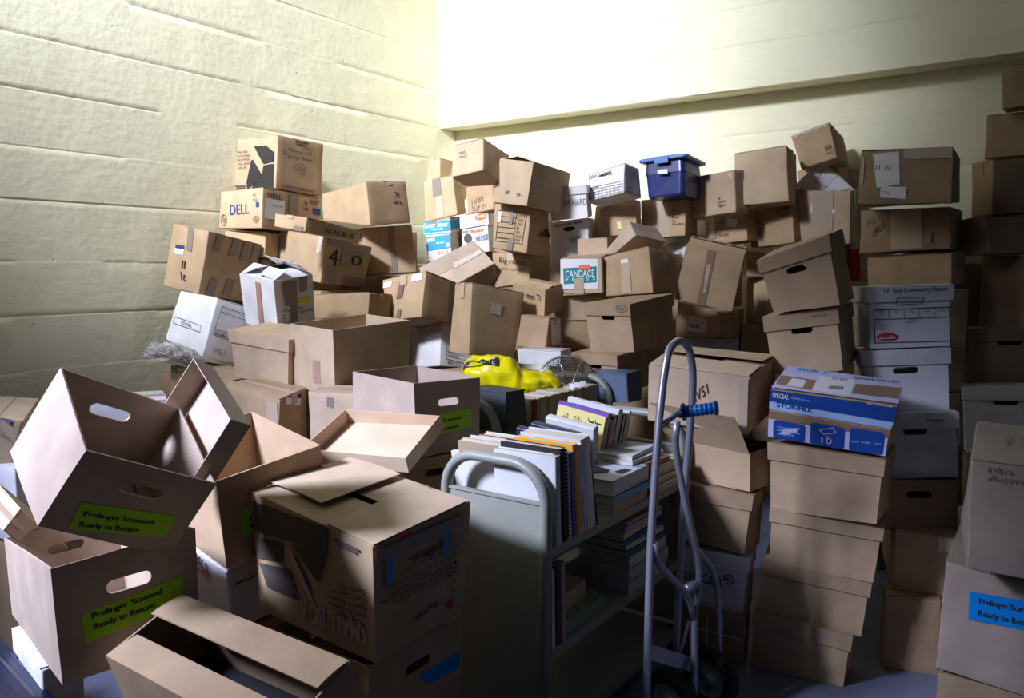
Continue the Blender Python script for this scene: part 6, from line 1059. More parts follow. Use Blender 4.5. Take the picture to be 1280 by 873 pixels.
        if gap:
            b=Buf(); shell(b,0,0,w,d,h-.002,t); b.v=[bowed(v) for v in b.v]; put('body',b)
        else:
            v,f=rounded(w,d,h-fl,.006,sd,.0045 if mat in('kraftd','kraftg') else .0034); b=Buf(); b.add(v,f); put('body',b,smooth=True)
        # closing flaps: hinge on the long sides
        along_x=w>=d
        def flap(side,ang,length,bend=0,wd=None,shift=0,lab=None,z=0):
            """side: F,B (hinge along x) or L,R; ang in degrees up from lying flat towards the middle"""
            a=R(ang); n=6
            Lh=(w if side in'FB' else d)-.006 if wd is None else wd
            v=[];fc=[]
            for l in (0,1):
                for j in range(n+1):
                    for i in range(5):
                        s_=length*j/n; s0=.003+shift+Lh*i/4
                        aa=a+R(bend)*(j/n)
                        y=s_*math.cos(aa); zz=h-fl+z+s_*math.sin(aa)+l*fl*.8
                        if side=='F': q=(s0,y,zz)
                        elif side=='B': q=(s0,d-y,zz)
                        elif side=='L': q=(y,s0,zz)
                        else: q=(w-y,s0,zz)
                        v.append(Vector(q))
            I=lambda l,i,j:l*(n+1)*5+j*5+i
            for j in range(n):
                for i in range(4):
                    fc.append((I(0,i,j),I(0,i,j+1),I(0,i+1,j+1),I(0,i+1,j))); fc.append((I(1,i,j),I(1,i+1,j),I(1,i+1,j+1),I(1,i,j+1)))
                fc.append((I(0,0,j),I(1,0,j),I(1,0,j+1),I(0,0,j+1))); fc.append((I(0,4,j),I(0,4,j+1),I(1,4,j+1),I(1,4,j)))
            for i in range(4):
                fc.append((I(0,i,n),I(1,i,n),I(1,i+1,n),I(0,i+1,n))); fc.append((I(0,i,0),I(0,i+1,0),I(1,i+1,0),I(1,i,0)))
            b=Buf(); b.add(v,fc); return put('flap',b,'kraftl' if (gap and mat=='kraft' and kind in('gapflap',)) else mat,lab=lab)
        if kind=='gap':
            flap('F',2,d*.36,bend=-5); flap('B',20,d*.42,bend=-10)
            b=Buf(); b.slab((.01,.01,h*.35),(1,0,0),(0,1,0),(0,0,1),w-.02,d-.02,.004); put('dark_inner_slab',b,'rivet')  # black slab stands in for the shade inside the half-open box
        elif kind=='gapflap':
            if id=='small':
                flap('R',0,w*.46); flap('L',0,w*.46); flap('F',0,d*.36,z=.006,wd=w*.94,shift=.0); flap('B',6,d*.46,bend=-5,z=.012,wd=w*.80,shift=w*.16)
                b=Buf(); b.slab((w*.25,d*.2,h-.06),(1,0,0),(0,1,0),(0,0,1),w*.5,d*.55,.03); put('dark_inner_slab',b,'navyp')  # dark slab just below the flap opening
            elif id=='wt7':
                flap('F',30,d*.45,bend=-20); flap('B',16,d*.5,bend=5); flap('L',25,w*.4); flap('R',38,w*.45,lab='brown inner flap')
            else:
                flap('L',0,w*.30); flap('R',1,w*.40); flap('F',2,d*.45,z=.005); flap('B',5,d*.48,z=.009)
        elif kind=='flapup':
            flap('F',118,h*.36 if False else .19,bend=6); flap('L',60,w*.3); flap('B',20,d*.4)
        elif kind=='flaps2':
            if along_x: flap('F',3 if id!='b70' else 42,d*.48,bend=6); flap('B',22 if id=='b67' else 12,d*.48,bend=-10)
            else: flap('L',8,w*.49,bend=4); flap('R',18,w*.49,bend=-6)
            b=Buf(); b.slab((.01,.01,h-.03),(1,0,0),(0,1,0),(0,0,1),w-.02,d-.02,.004); put('inner_flap',b,'kraftd')
        else:
            if along_x: flap('F',0,d*.494); flap('B',0,d*.494)
            else: flap('L',0,w*.494); flap('R',0,w*.494)
            if id not in ('mov1','dell2','tap4','b82b','R49a','R49b','b38','b39','b21','w36','b59','b17','uhaul','blue10','idx27','dnw26b','w15','stor5'):
                tw=min(.05,.2*min(w,d)); b=Buf()
                if along_x:
                    b.slab((0,d/2-tw/2,h+.0004),(1,0,0),(0,1,0),(0,0,1),w,tw,.0005)
                    dec=list(dec)
                    for x in ('L','R'): dec.append((x,'tape','tapepale' if mat!='kraftd' else 'tape',[(.5-tw/2/d,1),(.5+tw/2/d,1),(.5+tw/2/d,.78),(.5-tw/2/d,.78)],{}))
                else:
                    b.slab((w/2-tw/2,0,h+.0004),(1,0,0),(0,1,0),(0,0,1),tw,d,.0005)
                    if not any(e[0]=='F' and 'tape' in e[1] for e in dec):
                        dec=list(dec); dec.append(('F','tape','tapepale' if mat!='kraftd' else 'tape',[(.5-tw/2/w,1),(.5+tw/2/w,1),(.5+tw/2/w,.78),(.5-tw/2/w,.78)],{}))
                put('packing_tape',b,'tapepale' if mat in('kraftl','white','kraft') else 'tape')
        if kind=='whitefile':
            b=Buf(); 
            for yy in (-.0012,):
                b.v+= [Vector((w/2+x*.16*w,yy,h*.80+z*.05*h)) for x,z in ngon(20,-1,-1,1,1)]; b.f.append(tuple(range(20)))
            put('hand_hole',b,'rivet',lab='dark hand hole')
        decal(root,dec,w,d,h,post,off0=.0045 if mat in('kraftd','kraftg') else .0034)
    return root
# ---------------------------------------------------------------- room
CZ=6.9; CO=Vector((-.068*CZ,CZ,0)); TH=.974
UL=Vector((math.cos(TH),math.sin(TH),0)); NLI=Vector((math.sin(TH),-math.cos(TH),0))      # left wall direction, inward normal
UR=Vector((math.sin(TH),-math.cos(TH),0)); NRI=Vector((-math.cos(TH),-math.sin(TH),0))     # back wall direction, inward normal
HC=5.6
def wallgrid(name,o,u,n,L,z0,z1,nx,nz,boards,thick,disp=.003):
    v=[];f=[]
    zs=sorted(set([z0+(z1-z0)*i/nz for i in range(nz+1)]+[z+e for z in boards for e in (-.007,-.002,.002,.007) if z0<z+e<z1]))
    for z in zs:
        for i in range(nx+1):
            x=L*i/nx; p=o+u*x; dd=0
            bi=sum(1 for b in boards if z>b)
            dd+= (noise.noise(Vector((bi*7.3,x*.35,1.3)))*.003)       # each form board stands slightly proud or shy
            for b in boards:
                k=abs(z-b-noise.noise(Vector((x*.9,b,0)))*.008)
                if k<.005 and noise.noise(Vector((x*1.3,b*5,3)))>-.12: dd-=.0026
            dd+=noise.noise(Vector((x*2.2,z*3,5)))*disp*.6+noise.noise(Vector((x*8,z*11,5)))*disp*.5
            q=p+n*dd; v.append((q.x,q.y,z))
    nz_=len(zs)
    for j in range(nz_-1):
        for i in range(nx):
            a=j*(nx+1)+i; f.append((a,a+1,a+nx+2,a+nx+1))
    # back plate gives the wall its thickness
    k=len(v); 
    for z in (z0,z1):
        for x in (0,L): q=o+u*x-n*thick; v.append((q.x,q.y,z))
    f.append((k,k+2,k+3,k+1)); last=(nz_-1)*(nx+1)
    f.append((0,k,k+1,nx)); f.append((last,last+nx,k+3,k+2)); f.append((0,last,k+2,k)); f.append((nx,k+1,k+3,last+nx))
    o_=link_mesh(name,v,f,'wallpaint',None,True); o_['kind']='structure'; return o_
def ply_floor(name,z,mat,up):
    x0,x1,y0,y1=-7.5,6.5,-3,8.2
    b=Buf(); b.slab((x0,y0,z if not up else z),(1,0,0),(0,1,0),(0,0,1),x1-x0,y1-y0,.1)
    o=link_mesh(name,b.v,b.f,mat); o['kind']='structure'; return o
ply_floor('floor',-.1,'concrete_floor',False)
lw=6.9/.827+1.6
wallgrid('wall_left',CO-UL*10.5,UL,NLI,10.5,0,HC,420,150,[.33,.72,1.0,1.28,1.55,1.86,2.12,2.40,2.66,2.95,3.24,3.5,3.8,4.1,4.4],.15)
wallgrid('wall_back',CO-UR*0.0,UR,NRI,6.6,0,HC,260,120,[.3,.6,.9,1.2,1.5,1.8,2.1,2.4],.15,.002)
BZ=2.66
wallgrid('trim_1',CO+NRI*.22,UR,NRI,6.6,BZ,HC,320,90,[2.93,3.16,3.42,3.72,4.0,4.3],.20,.003)
# ---------------------------------------------------------------- boxes
ROOTS={}
for i_ in G: ROOTS[i_]=build_box(i_)
# ---------------------------------------------------------------- tubes
def tube(buf,pts,r,n=10,closed=False,rb=None,up=None):
    """round (or flattened, radius rb across) tube through the points; smooth corners are in pts"""
    pts=[Vector(p) for p in pts]; rings=[]; N=len(pts); prev=None
    for i,p in enumerate(pts):
        t=(pts[min(i+1,N-1)]-pts[max(i-1,0)]).normalized()
        u=Vector(up) if up is not None else (prev if prev is not None else Vector((0,0,1)) if abs(t.z)<.9 else Vector((1,0,0)))
        a=(u-t*u.dot(t)).normalized(); prev=a; b=t.cross(a)
        rings.append([p+a*(r*math.cos(2*math.pi*k/n))+b*((rb or r)*math.sin(2*math.pi*k/n)) for k in range(n)])
    k0=len(buf.v)
    for r_ in rings: buf.v+=r_
    for i in range(N-1):
        for k in range(n):
            j=(k+1)%n; buf.f.append((k0+i*n+k,k0+i*n+j,k0+(i+1)*n+j,k0+(i+1)*n+k))
    buf.f.append(tuple(k0+k for k in range(n))[::-1]); buf.f.append(tuple(k0+(N-1)*n+k for k in range(n)))
def smoothpath(pts,k=5):
    pts=[Vector(p) for p in pts]; out=[pts[0]]
    for i in range(1,len(pts)-1):
        a,b,c=pts[i-1],pts[i],pts[i+1]; p0=b+(a-b)*.42; p2=b+(c-b)*.42
        for j in range(k+1):
            t=j/k; out.append(p0*(1-t)**2+b*2*t*(1-t)+p2*t*t)
    out.append(pts[-1]); return out
def part(name,buf,mat,parent,smooth=False,label=None):
    o=link_mesh(name,buf.v,buf.f,mat,parent,smooth)
    if label: o['label']=label
    return o
def wheel(parent,c,axis,r,wd,name='wheel'):
    c=Vector(c); ax=Vector(axis).normalized(); a=ax.orthogonal().normalized(); b2=ax.cross(a)
    def lathe(prof,n=28):
        b=Buf(); P=len(prof)
        for k in range(n):
            q=a*math.cos(2*math.pi*k/n)+b2*math.sin(2*math.pi*k/n)
            for (rr,zz) in prof: b.v.append(c+q*rr+ax*zz)
        for k in range(n):
            j=(k+1)%n
            for i in range(P-1): b.f.append((k*P+i,j*P+i,j*P+i+1,k*P+i+1))
        return b
    h=wd/2
    o=part(name,lathe([(r*.62,-h*.8),(r*.9,-h),(r,-h*.5),(r,h*.5),(r*.9,h),(r*.62,h*.8),(r*.62,-h*.8)]),'rubber',parent,True)
    part('hub',lathe([(.001,-h*.9),(r*.16,-h*.9),(r*.2,-h*.4),(r*.6,-h*.35),(r*.62,-h*.6),(r*.62,h*.6),(r*.6,h*.35),(r*.2,h*.4),(r*.16,h*.9),(.001,h*.9)]),'steel',o,True)
    return o
# ---------------------------------------------------------------- book carts
def cart(origin,yaw,label,Wd=.414,Ln=1.0,H=.94,shelves=(.683,.369,.09)):
    root=empty('book_cart',origin,(0,0,yaw),label,'book cart')
    for e,y in enumerate((0,Ln-.03)):
        b=Buf(); rc=.12; x0,x1=.017,Wd-.017
        pts=[(x0,y+.015,.09),(x0,y+.015,H-.01-rc)]
        for i in range(1,9): a=math.pi-math.pi/2*i/8; pts.append((x0+rc+rc*math.cos(a),y+.015,H-.01-rc+rc*math.sin(a)))
        for i in range(0,9): a=math.pi/2-math.pi/2*i/8; pts.append((x1-rc+rc*math.cos(a),y+.015,H-.01-rc+rc*math.sin(a)))
        pts.append((x1,y+.015,.09))
        tube(b,pts,.021,16,rb=.017,up=(0,1,0)); part('end_frame',b,'cream',root,True)
        b=Buf(); b.slab((.014,y+.012,.10),(1,0,0),(0,0,1),(0,1,0),Wd-.028,.82-.10,.006)
        # cross-broken stiffening creases in the sheet
        for (xa,za,xb,zb) in ((.02,.38,Wd-.02,.70),(.02,.22,Wd-.02,.52)):
            d=Vector((xb-xa,0,zb-za)); L=d.length; d.normalize(); n=Vector((0,-1,0)); u=d.cross(n)
            b.slab(Vector((xa,y+.012,za)),d,u,n,L,.002,.0012,div=1)
        b.slab((.014,y+.006,.812),(1,0,0),(0,0,1),(0,1,0),Wd-.028,.008,.018)
        part('end_panel',b,'cream',root)
    for z in shelves:
        b=Buf(); b.slab((.006,.03,z-.004),(1,0,0),(0,1,0),(0,0,1),Wd-.012,Ln-.06,.004)
        b.slab((.006,.03,z-.030),(0,1,0),(0,0,1),(1,0,0),Ln-.06,.026,.004); b.slab((Wd-.010,.03,z-.030),(0,1,0),(0,0,1),(1,0,0),Ln-.06,.026,.004)
        part('shelf',b,'cream',root)
        if z>.2:
            b=Buf(); b.slab((Wd/2-.002,.03,z),(0,1,0),(0,0,1),(1,0,0),Ln-.06,.10,.004); part('divider',b,'cream',root)
    for x in (.04,Wd-.04):
        for y in (.05,Ln-.05):
            b=Buf(); tube(b,[(x,y,.09),(x,y,.065)],.012); tube(b,[(x-.018,y,.04),(x-.018,y,.07),(x+.018,y,.07),(x+.018,y,.04)],.004)
            o=part('caster_fork',b,'steel',root,True); wheel(o,(x,y,.036),(1,0,0),.036,.022,'caster')
    return root
CA=Vector((-.233,2.502,0)); CYAW=R(-35.7); CR=Matrix.Rotation(CYAW,4,'Z')
cart(CA,CYAW,'cream metal library book cart loaded with books in the foreground')
CA2=Vector((-.396,3.51,0)); cart(CA2,CYAW,'second cream metal book cart behind, half hidden by magazines and archive boxes',H=.955,shelves=(.77,.42,.09))
def book(x,y,z,th,dp,ht,col,label,lean=0,yawd=0,flat_=False,name='book',grp=None,pages='pages',ca=CA,soft=False,tilt=0,title=None,spiral=False,spineup=False):
    """upright book: spine to the cart's right side (+x) at x, thickness along y from y, height ht. flat_: lying down, spine to the right"""
    loc=ca+CR@Vector((x,y,z))
    if flat_: M=CR@Matrix.Rotation(R(yawd),4,'Z')@Matrix.Rotation(R(tilt),4,'Y')@Matrix.Rotation(R(90),4,'X')@Matrix.Translation((0,0,-ht/2))
    else: M=CR@Matrix.Rotation(R(yawd),4,'Z')@Matrix.Rotation(R(lean),4,'X')@Matrix.Rotation(R(tilt),4,'Y')
    if spineup: M=M@Matrix.Rotation(R(-90),4,'Y')   # stands on its fore-edge, spine uppermost; x,y,z give its top right corner
    root=empty(name,loc,M.to_euler(),label,'book' if name!='magazine' else 'magazine',grp)
    if flat_: root.location=loc+CR@Matrix.Rotation(R(yawd),4,'Z')@Vector((0,ht/2,th if False else 0))
    root.matrix_world=Matrix.Translation(loc)@M
    t=.0025 if not soft else .0008; e=.003 if not soft else .0
    T0=0 if not flat_ else 0
    b=Buf(); ct='book_'+col
    b.slab((-dp,0,0),(1,0,0),(0,0,1),(0,1,0),dp,ht,t,div=2); b.slab((-dp,th-t,0),(1,0,0),(0,0,1),(0,1,0),dp,ht,t,div=2)
    # rounded spine
    k0=len(b.v); n=6
    for zz in (0,ht):
        for i in range(n+1):
            a=math.pi*i/n; b.v.append(Vector((math.sin(a)*min(.005,th*.25),th/2-math.cos(a)*th/2,zz)))
        for i in range(n+1):
            a=math.pi*i/n; b.v.append(Vector((math.sin(a)*min(.005,th*.25)-t,th/2-math.cos(a)*(th/2-t*.5),zz)))
    m_=2*(n+1)
    for i in range(n):
        b.f.append((k0+i,k0+m_+i,k0+m_+i+1,k0+i+1)); b.f.append((k0+n+1+i,k0+n+2+i,k0+m_+n+2+i,k0+m_+n+1+i))
        b.f.append((k0+i,k0+i+1,k0+n+2+i,k0+n+1+i)); b.f.append((k0+m_+i,k0+m_+n+1+i,k0+m_+n+2+i,k0+m_+i+1))
    part('cover',b,ct,root)
    b=Buf(); b.slab((-dp+e,t,e),(1,0,0),(0,0,1),(0,1,0),dp-e-.003,ht-2*e,th-2*t,div=2); part('page_block',b,pages,root)
    if spiral:
        b=Buf()
        for i in range(22):
            zz=ht*(.04+.92*i/21); b.slab((-.004,-.002,zz),(1,0,0),(0,0,1),(0,1,0),.012,.005,th+.004,div=1)
        part('comb_binding',b,'rubber',root)
    if title:
        v=[];fc=[]
        for (txt,qd,mt) in title:
            tv,tf=text_geo(txt); k=len(v)
            for a_,b_ in tv:
                tl,tr,br,bl=[Vector(q) for q in qd]; q=tl*(1-a_)*b_+tr*a_*b_+br*a_*(1-b_)+bl*(1-a_)*(1-b_)
                v.append(Vector((-dp+q.x*dp,-.0006,q.y*ht)))
            fc+=[tuple(i+k for i in q) for q in tf]
        part('cover_title',[setattr(bb:=Buf(),'v',v),setattr(bb,'f',fc),bb][-1],title[0][2],root)
    return root
SH=.6835; XR=.414
# --- upright row at the near right of the top shelf
NB='upright books at the near end of the foreground cart'
y=.052
for th,dp,ht,col,lean,lab,kw in (
 (.030,.215,.272,'white',-2.0,'thick cream-spined book with white cover, first at the near end of the cart',dict(yawd=3)),
 (.030,.215,.290,'black',-3.5,'black comb-bound volume standing second from the cart handle',dict(spiral=True)),
 (.020,.215,.275,'silver',-5,'grey-spined thin book between the black comb-bound and blue ones',{}),
 (.024,.215,.268,'blueb',-5.5,'blue-spined book with white specks in the front row of the cart',{}),
 (.026,.215,.290,'orangeb',-6,'orange and yellow spined book in the front row of the cart',{}),
 (.014,.215,.285,'silver',-7,'thin pale grey book right of the orange one',{}),
 (.014,.215,.285,'white',-7.5,'thin white book before the large white ring volume',{}),
 (.052,.225,.300,'white',-9,'large white volume leaning at the far end of the front row',{}),
 (.010,.225,.300,'black',-11,'thin black-covered book leaning last in the front row',{})):
    book(XR-.006,y,SH,th,dp,ht,col,lab,lean=-lean,**kw); y+=th/math.cos(R(lean))+.0035+ht*0
# --- left half of the top shelf, near end: leaning books behind the row
book(.185,.10,SH,.012,.175,.25,'white','white magazine with purple picture corner leaning near the cart handle',lean=6,tilt=-6,name='magazine')
yy=.12
for th,col,lean,lab in ((.03,'tan',20,'tan book with worn top edge in the rear left row of the cart'),(.03,'silver',20,'grey-topped book in the rear left row of the cart'),(.022,'maroon',26,'maroon book in the rear left row of the cart'),(.02,'redb',26,'red-brown book in the rear left row of the cart'),(.03,'cream',26,'cream book behind the red-brown one on the cart')):
    book(.19,yy,SH,th,.17,.275,col,lab,lean=lean*.55); yy+=th*1.12+.006
for (xx,yy,zz,th,ln,col,lean,lab) in ((.21,.40,.915,.030,.19,'navyb',10,'dark navy book lying open-edge down in the middle of the cart'),(.235,.455,.925,.034,.19,'navyb',12,'second navy book just behind the first on the cart'),(.255,.535,.935,.038,.20,'white',12,'white-jacketed book leaning in front of the yellow one')):
    book(xx,yy,zz,th,.235,ln,col,lab,lean=lean,tilt=7,spineup=True)
# --- books on their fore-edges further along, spines up
yy=.665; first=True
for th,ln,dz,col,lab in ((.016,.21,0,'yellowb','yellow paperback with printed title facing the camera on the cart'),(.026,.22,.008,'purple','purple book directly behind the yellow paperback'),(.014,.19,-.02,'pinkb','short pink-spined book behind the purple one'),(.028,.20,-.004,'navyb','dark blue book in the leaning group behind the yellow paperback'),(.034,.23,.012,'white','thick white book in the leaning group behind the yellow paperback'),(.024,.19,-.012,'black','black book near the end of the leaning group'),(.012,.18,-.01,'white','thin white book near the end of the leaning group'),(.020,.18,-.006,'silver','last grey book of the leaning group')):
    tt=None
    if first: tt=[('Jesus\nJung',[(.94,.06),(.42,.06),(.42,.34),(.94,.34)],'ink'),('the teachings of\nreconsidered',[(.92,.46),(.35,.46),(.35,.86),(.92,.86)],'inkfade')]
    book(.232,yy,.955+dz,th,.262,ln,col,lab,lean=-5,tilt=8,spineup=True,title=tt); yy+=th+.005; first=False
# --- flat stacks on the right half, far part of the top shelf
def flat(x,y,z,th,dp,ht,col,lab,rot=0,name='book',pages='pages',grp=None,title=None,ca=CA):
    # lying: thickness up; the former height runs along the cart
    loc=ca+CR@Vector((x,y,z))
    M=CR@Matrix.Rotation(R(rot),4,'Z')@Matrix(((1,0,0,0),(0,0,1,0),(0,1,0,0),(0,0,0,1)))
    root=empty(name,loc,(0,0,0),lab,'magazine' if name=='magazine' else 'book',grp)
    root.matrix_world=Matrix.Translation(loc)@(CR@Matrix.Rotation(R(rot),4,'Z'))
    t=.0018; b=Buf()
    b.slab((-dp,0,0),(1,0,0),(0,1,0),(0,0,1),dp,ht,t,div=2); b.slab((-dp,0,th-t),(1,0,0),(0,1,0),(0,0,1),dp,ht,t,div=2); b.slab((-.002,0,0),(0,1,0),(0,0,1),(1,0,0),ht,th,.002,div=2)
    part('cover',b,'book_'+col,root)
    b=Buf(); b.slab((-dp+.002,.003,t),(1,0,0),(0,1,0),(0,0,1),dp-.005,ht-.006,th-2*t,div=2); part('page_block',b,pages,root)
    if title:
        for (kind,arg,qd,mt) in title:
            v=[];fc=[]
            shp=[text_geo(arg)] if kind=='text' else [(pl,[tuple(range(len(pl)))]) for pl in arg]
            for tv,tf in shp:
                k=len(v)
                for a_,b_ in tv: v.append(Vector((-dp+(qd[0]+(qd[2]-qd[0])*a_)*dp,(qd[1]+(qd[3]-qd[1])*b_)*ht,th+.0006)))
                fc+=[tuple(i+k for i in q) for q in tf]
            part('cover_print',[setattr(bb:=Buf(),'v',v),setattr(bb,'f',fc),bb][-1],mt,root)
    return root
z=SH
for th,col,lab,rot,pg in ((.040,'tan','tan-edged thick book lying lowest on the right of the top shelf',2,'pagesgrey'),(.026,'sky','book with turquoise edge lying on the tan one',-2,'pagesgrey'),(.052,'silver','thick grey book with black and white picture cover lying on the cart',1,'pages')):
    tt=None
    if col=='silver': tt=[('poly',[[(.0,.25),(.2,.1),(.55,.15),(.7,.35),(.6,.6),(.3,.7),(.05,.6)],[(.75,.5),(.95,.4),(.98,.8),(.8,.85)]],(.05,.1,.95,.75),'ink'),('poly',[rect(0,0,1,.35),rect(0,.5,1,.7)],(.02,.80,.98,.97),'navyfade')]
    flat(XR-.004,.40,z,th,.205,.27,col,lab,rot,pages=pg,title=tt); z+=th+.001
z=SH
for i in range(7):
    th=(.016,.014,.012,.016,.014,.015,.013)[i]
    flat(XR-.006,.70,z,th,.20,.235,('greyb','cream','silver','cream','greyb','white','cream')[i],'booklet at the far end of the cart top shelf, %s in its stack'%('lowest','second from bottom','third from bottom','middle','third from top','second from top','topmost')[i],random.uniform(-3,3),name='booklet' if False else 'magazine',grp='booklets stacked at the far end of the cart'); z+=th+.0008
for i in range(3):
    flat(XR-.035-.012*i,.60+.02*i,z,.014,.19,.24,('brown','white','white')[i],('brown booklet crossing both stacks on the cart','white booklet under the topmost printed one','topmost white booklet with red and black title on the cart')[i],-8+6*i,name='magazine',title=[('text','Review News',(.2,.35,.8,.5),'ink'),('text','the new quarterly',(.2,.22,.8,.28),'red')] if i==2 else None); z+=.0148
# --- middle shelf
z=.3695
for i,(th,col,lab) in enumerate(((.045,'greyb','grey volume at the bottom of the middle shelf stack'),(.043,'greyb','grey volume second from the bottom of the middle shelf stack'),(.040,'silver','pale volume in the lower half of the middle shelf stack'),(.022,'green','book with green edge in the middle shelf stack'),(.018,'white','thin white book between green and blue edges in the middle shelf stack'),(.020,'blueb','book with blue edge in the middle shelf stack'),(.022,'cream','worn cream booklet with ragged pages in the middle shelf stack'),(.02,'greyb','grey booklet near the top of the middle shelf stack'),(.016,'tan','topmost tan booklet on the middle shelf stack'))):
    flat(XR-.006-(.004*i if i<6 else .02),.52+.01*(i%3),z,th,.21,.30-.004*i,col,lab,random.uniform(-2.5,2.5),pages='pagesgrey'); z+=th+.001
y=.025
for th,col,ht,lab in ((.028,'white',.245,'white-spined book standing first on the middle shelf'),(.024,'navyb',.25,'dark book standing second on the middle shelf'),(.022,'tan',.25,'tan book standing third on the middle shelf')):
    book(XR-.01,y,.3695,th,.18,ht,col,lab,lean=1.5); y+=th+.006
flat(XR-.02,.125,.3695,.055,.17,.25,'olive','green-grey hardcover lying under another on the middle shelf',0)
flat(XR-.045,.115,.3695+.056,.06,.17,.20,'tan','thick pale book lying on the green-grey hardcover',4,pages='pages')
# --- magazines on the rear cart (spine row)
ONES='first second third fourth fifth sixth seventh eighth ninth tenth eleventh twelfth thirteenth fourteenth fifteenth sixteenth seventeenth eighteenth nineteenth'.split()
def ordinal(n):
    if n<20: return ONES[n-1]
    tens=['twenty','thirty','forty','fifty','sixty','seventy','eighty','ninety'][n//10-2]
    return tens[:-1]+'ieth' if n%10==0 else tens+'-'+ONES[n%10-1]
GM='old magazines standing in a row on the rear cart'
cols=['tan','cream','cream','silver','cream','tan','tan','cream']
yy=.30; i=0
while yy<.90 and i<74:
    th=random.uniform(.006,.012); red=i in (1,2,3,4,5)
    r_=book(.37,yy,.7705,th,.13,.150+random.uniform(-.004,.004),'maroon' if red else cols[random.randrange(8)],('old magazine with worn spine, %s from the left in the rear cart row'%ordinal(i+1)) if not red else ('old magazine with red spine, %s of the red ones on the rear cart'%ordinal(i)),lean=0,name='magazine',grp=GM if not red else 'red spined magazines on the rear cart',ca=CA2,soft=True,pages='pages')
    yy+=th+.0006; i+=1
for k in range(3):
    b=Buf(); b.slab((0,0,0),(1,0,0),(0,0,1),(0,1,0),.03,.03,.0008,div=1)
    o=part('paper_slip',b,'paper',None); o.location=CA2+CR@Vector((.33,(.70+.05*k),.915)); o.rotation_euler=(0,0,CYAW+.3*k)
    o['label']=('white paper slip sticking out of the rear cart magazines, nearest','middle white paper slip sticking out of the rear cart magazines','white paper slip sticking out of the rear cart magazines, farthest')[k]; o['category']='paper slip'
# ---------------------------------------------------------------- hand truck (all members placed from measured joints)
FW=Vector((0,math.cos(PITCH),-math.sin(PITCH))); UPV=Vector((0,math.sin(PITCH),math.cos(PITCH)))
def P3(px,py,z): return Vector((0,0,CAMZ))+FW*z+Vector((1,0,0))*((px-640)/1000*z)-UPV*((py-436.5)/1000*z)
HT=P3(850,820,2.55); HT.z=0
ht=empty('hand_truck',HT,(0,0,0),'grey tubular hand truck with blue grip standing beside the book cart','hand truck')
def hp(l): return [P3(*q)-HT for q in l]
def floorz(px,z,py0=None):
    p=P3(px,853,z); return p
b=Buf(); tube(b,smoothpath(hp([(806,905,2.40),(811,700,2.42),(822,540,2.44),(829,475,2.46),(836,436,2.48),(850,425,2.53),(862,436,2.58),(867,470,2.61),(862,540,2.63),(853,640,2.66),(846,760,2.68),(842,852,2.70)]),6),.0125,12); part('main_frame',b,'steel',ht,True)
b=Buf(); tube(b,smoothpath(hp([(846,528,2.54),(843,560,2.56),(858,640,2.60),(873,705,2.62),(872,740,2.62),(866,765,2.62),(867,885,2.55)]),6),.0115,12); part('front_brace',b,'steel',ht,True)
b=Buf(); tube(b,smoothpath(hp([(817,680,2.42),(820,705,2.43),(845,730,2.50),(861,750,2.58),(865,775,2.61)]),6),.010,12); part('side_brace',b,'steel',ht,True)
b=Buf(); tube(b,smoothpath(hp([(852,655,2.66),(857,675,2.67),(885,705,2.72),(896,728,2.74),(898,800,2.76),(897,838,2.76)]),6),.010,12); part('side_brace',b,'steel',ht,True)
b=Buf(); tube(b,hp([(857,737,2.57),(873,729,2.64)]),.014,12); part('cross_bar',b,'steel',ht,True)
b=Buf(); tube(b,hp([(820,537,2.44),(849,516,2.53)]),.010,12); part('handle_bracket',b,'steel',ht,True)
b=Buf(); tube(b,hp([(846,520,2.53),(860,515,2.52)]),.013,12); part('grip_collar',b,'chrome',ht,True)
b=Buf(); A=P3(853,516,2.52)-HT; B=P3(896,511,2.47)-HT; pts=[];D_=(B-A)
tube(b,[A,A+D_*.06],.028,16); tube(b,[A+D_*.06,A+D_*.93],.0175,16); tube(b,[A+D_*.93,B],.023,16)
for k in range(6): tube(b,[A+D_*(.14+.13*k),A+D_*(.2+.13*k)],.0192,16)
part('grip',b,'grip',ht,True,'ribbed blue rubber grip')
b=Buf(); q=hp([(810,806,2.41),(861,822,2.60)]); u=(q[1]-q[0]); b.slab(q[0]-Vector((0,0,.05)),u.normalized(),(0,0,1),u.normalized().cross(Vector((0,0,1))),u.length,.05,.004); part('cross_plate',b,'steel',ht)
b=Buf(); 
for (x0,z0,x1,z1) in ((852,2.63,838,2.66),):
    tube(b,hp([(860,778,z0),(838,853,z1)]),.006,8)
part('strut',b,'steel',ht,True)
WA=P3(886,838,2.74)-HT; WA.z=.105; WB=P3(838,838,2.58)-HT; WB.z=.105
ax_=(WA-WB).normalized()
b=Buf(); tube(b,[WA+ax_*.03,WB-ax_*.03],.008,10); part('axle',b,'steel',ht,True)
wheel(ht,WA,ax_,.105,.05); wheel(ht,WB,ax_,.105,.05)
b=Buf(); q0=P3(806,905,2.40)-HT; q1=P3(842,852,2.70)-HT; q0.z=q1.z=0.0; u=q1-q0; n_=Vector((-.75,-.66,0))
b.slab(q0+Vector((0,0,.002)),u.normalized(),n_,Vector((0,0,1)),u.length,.16,.005); part('toe_plate',b,'steel',ht)
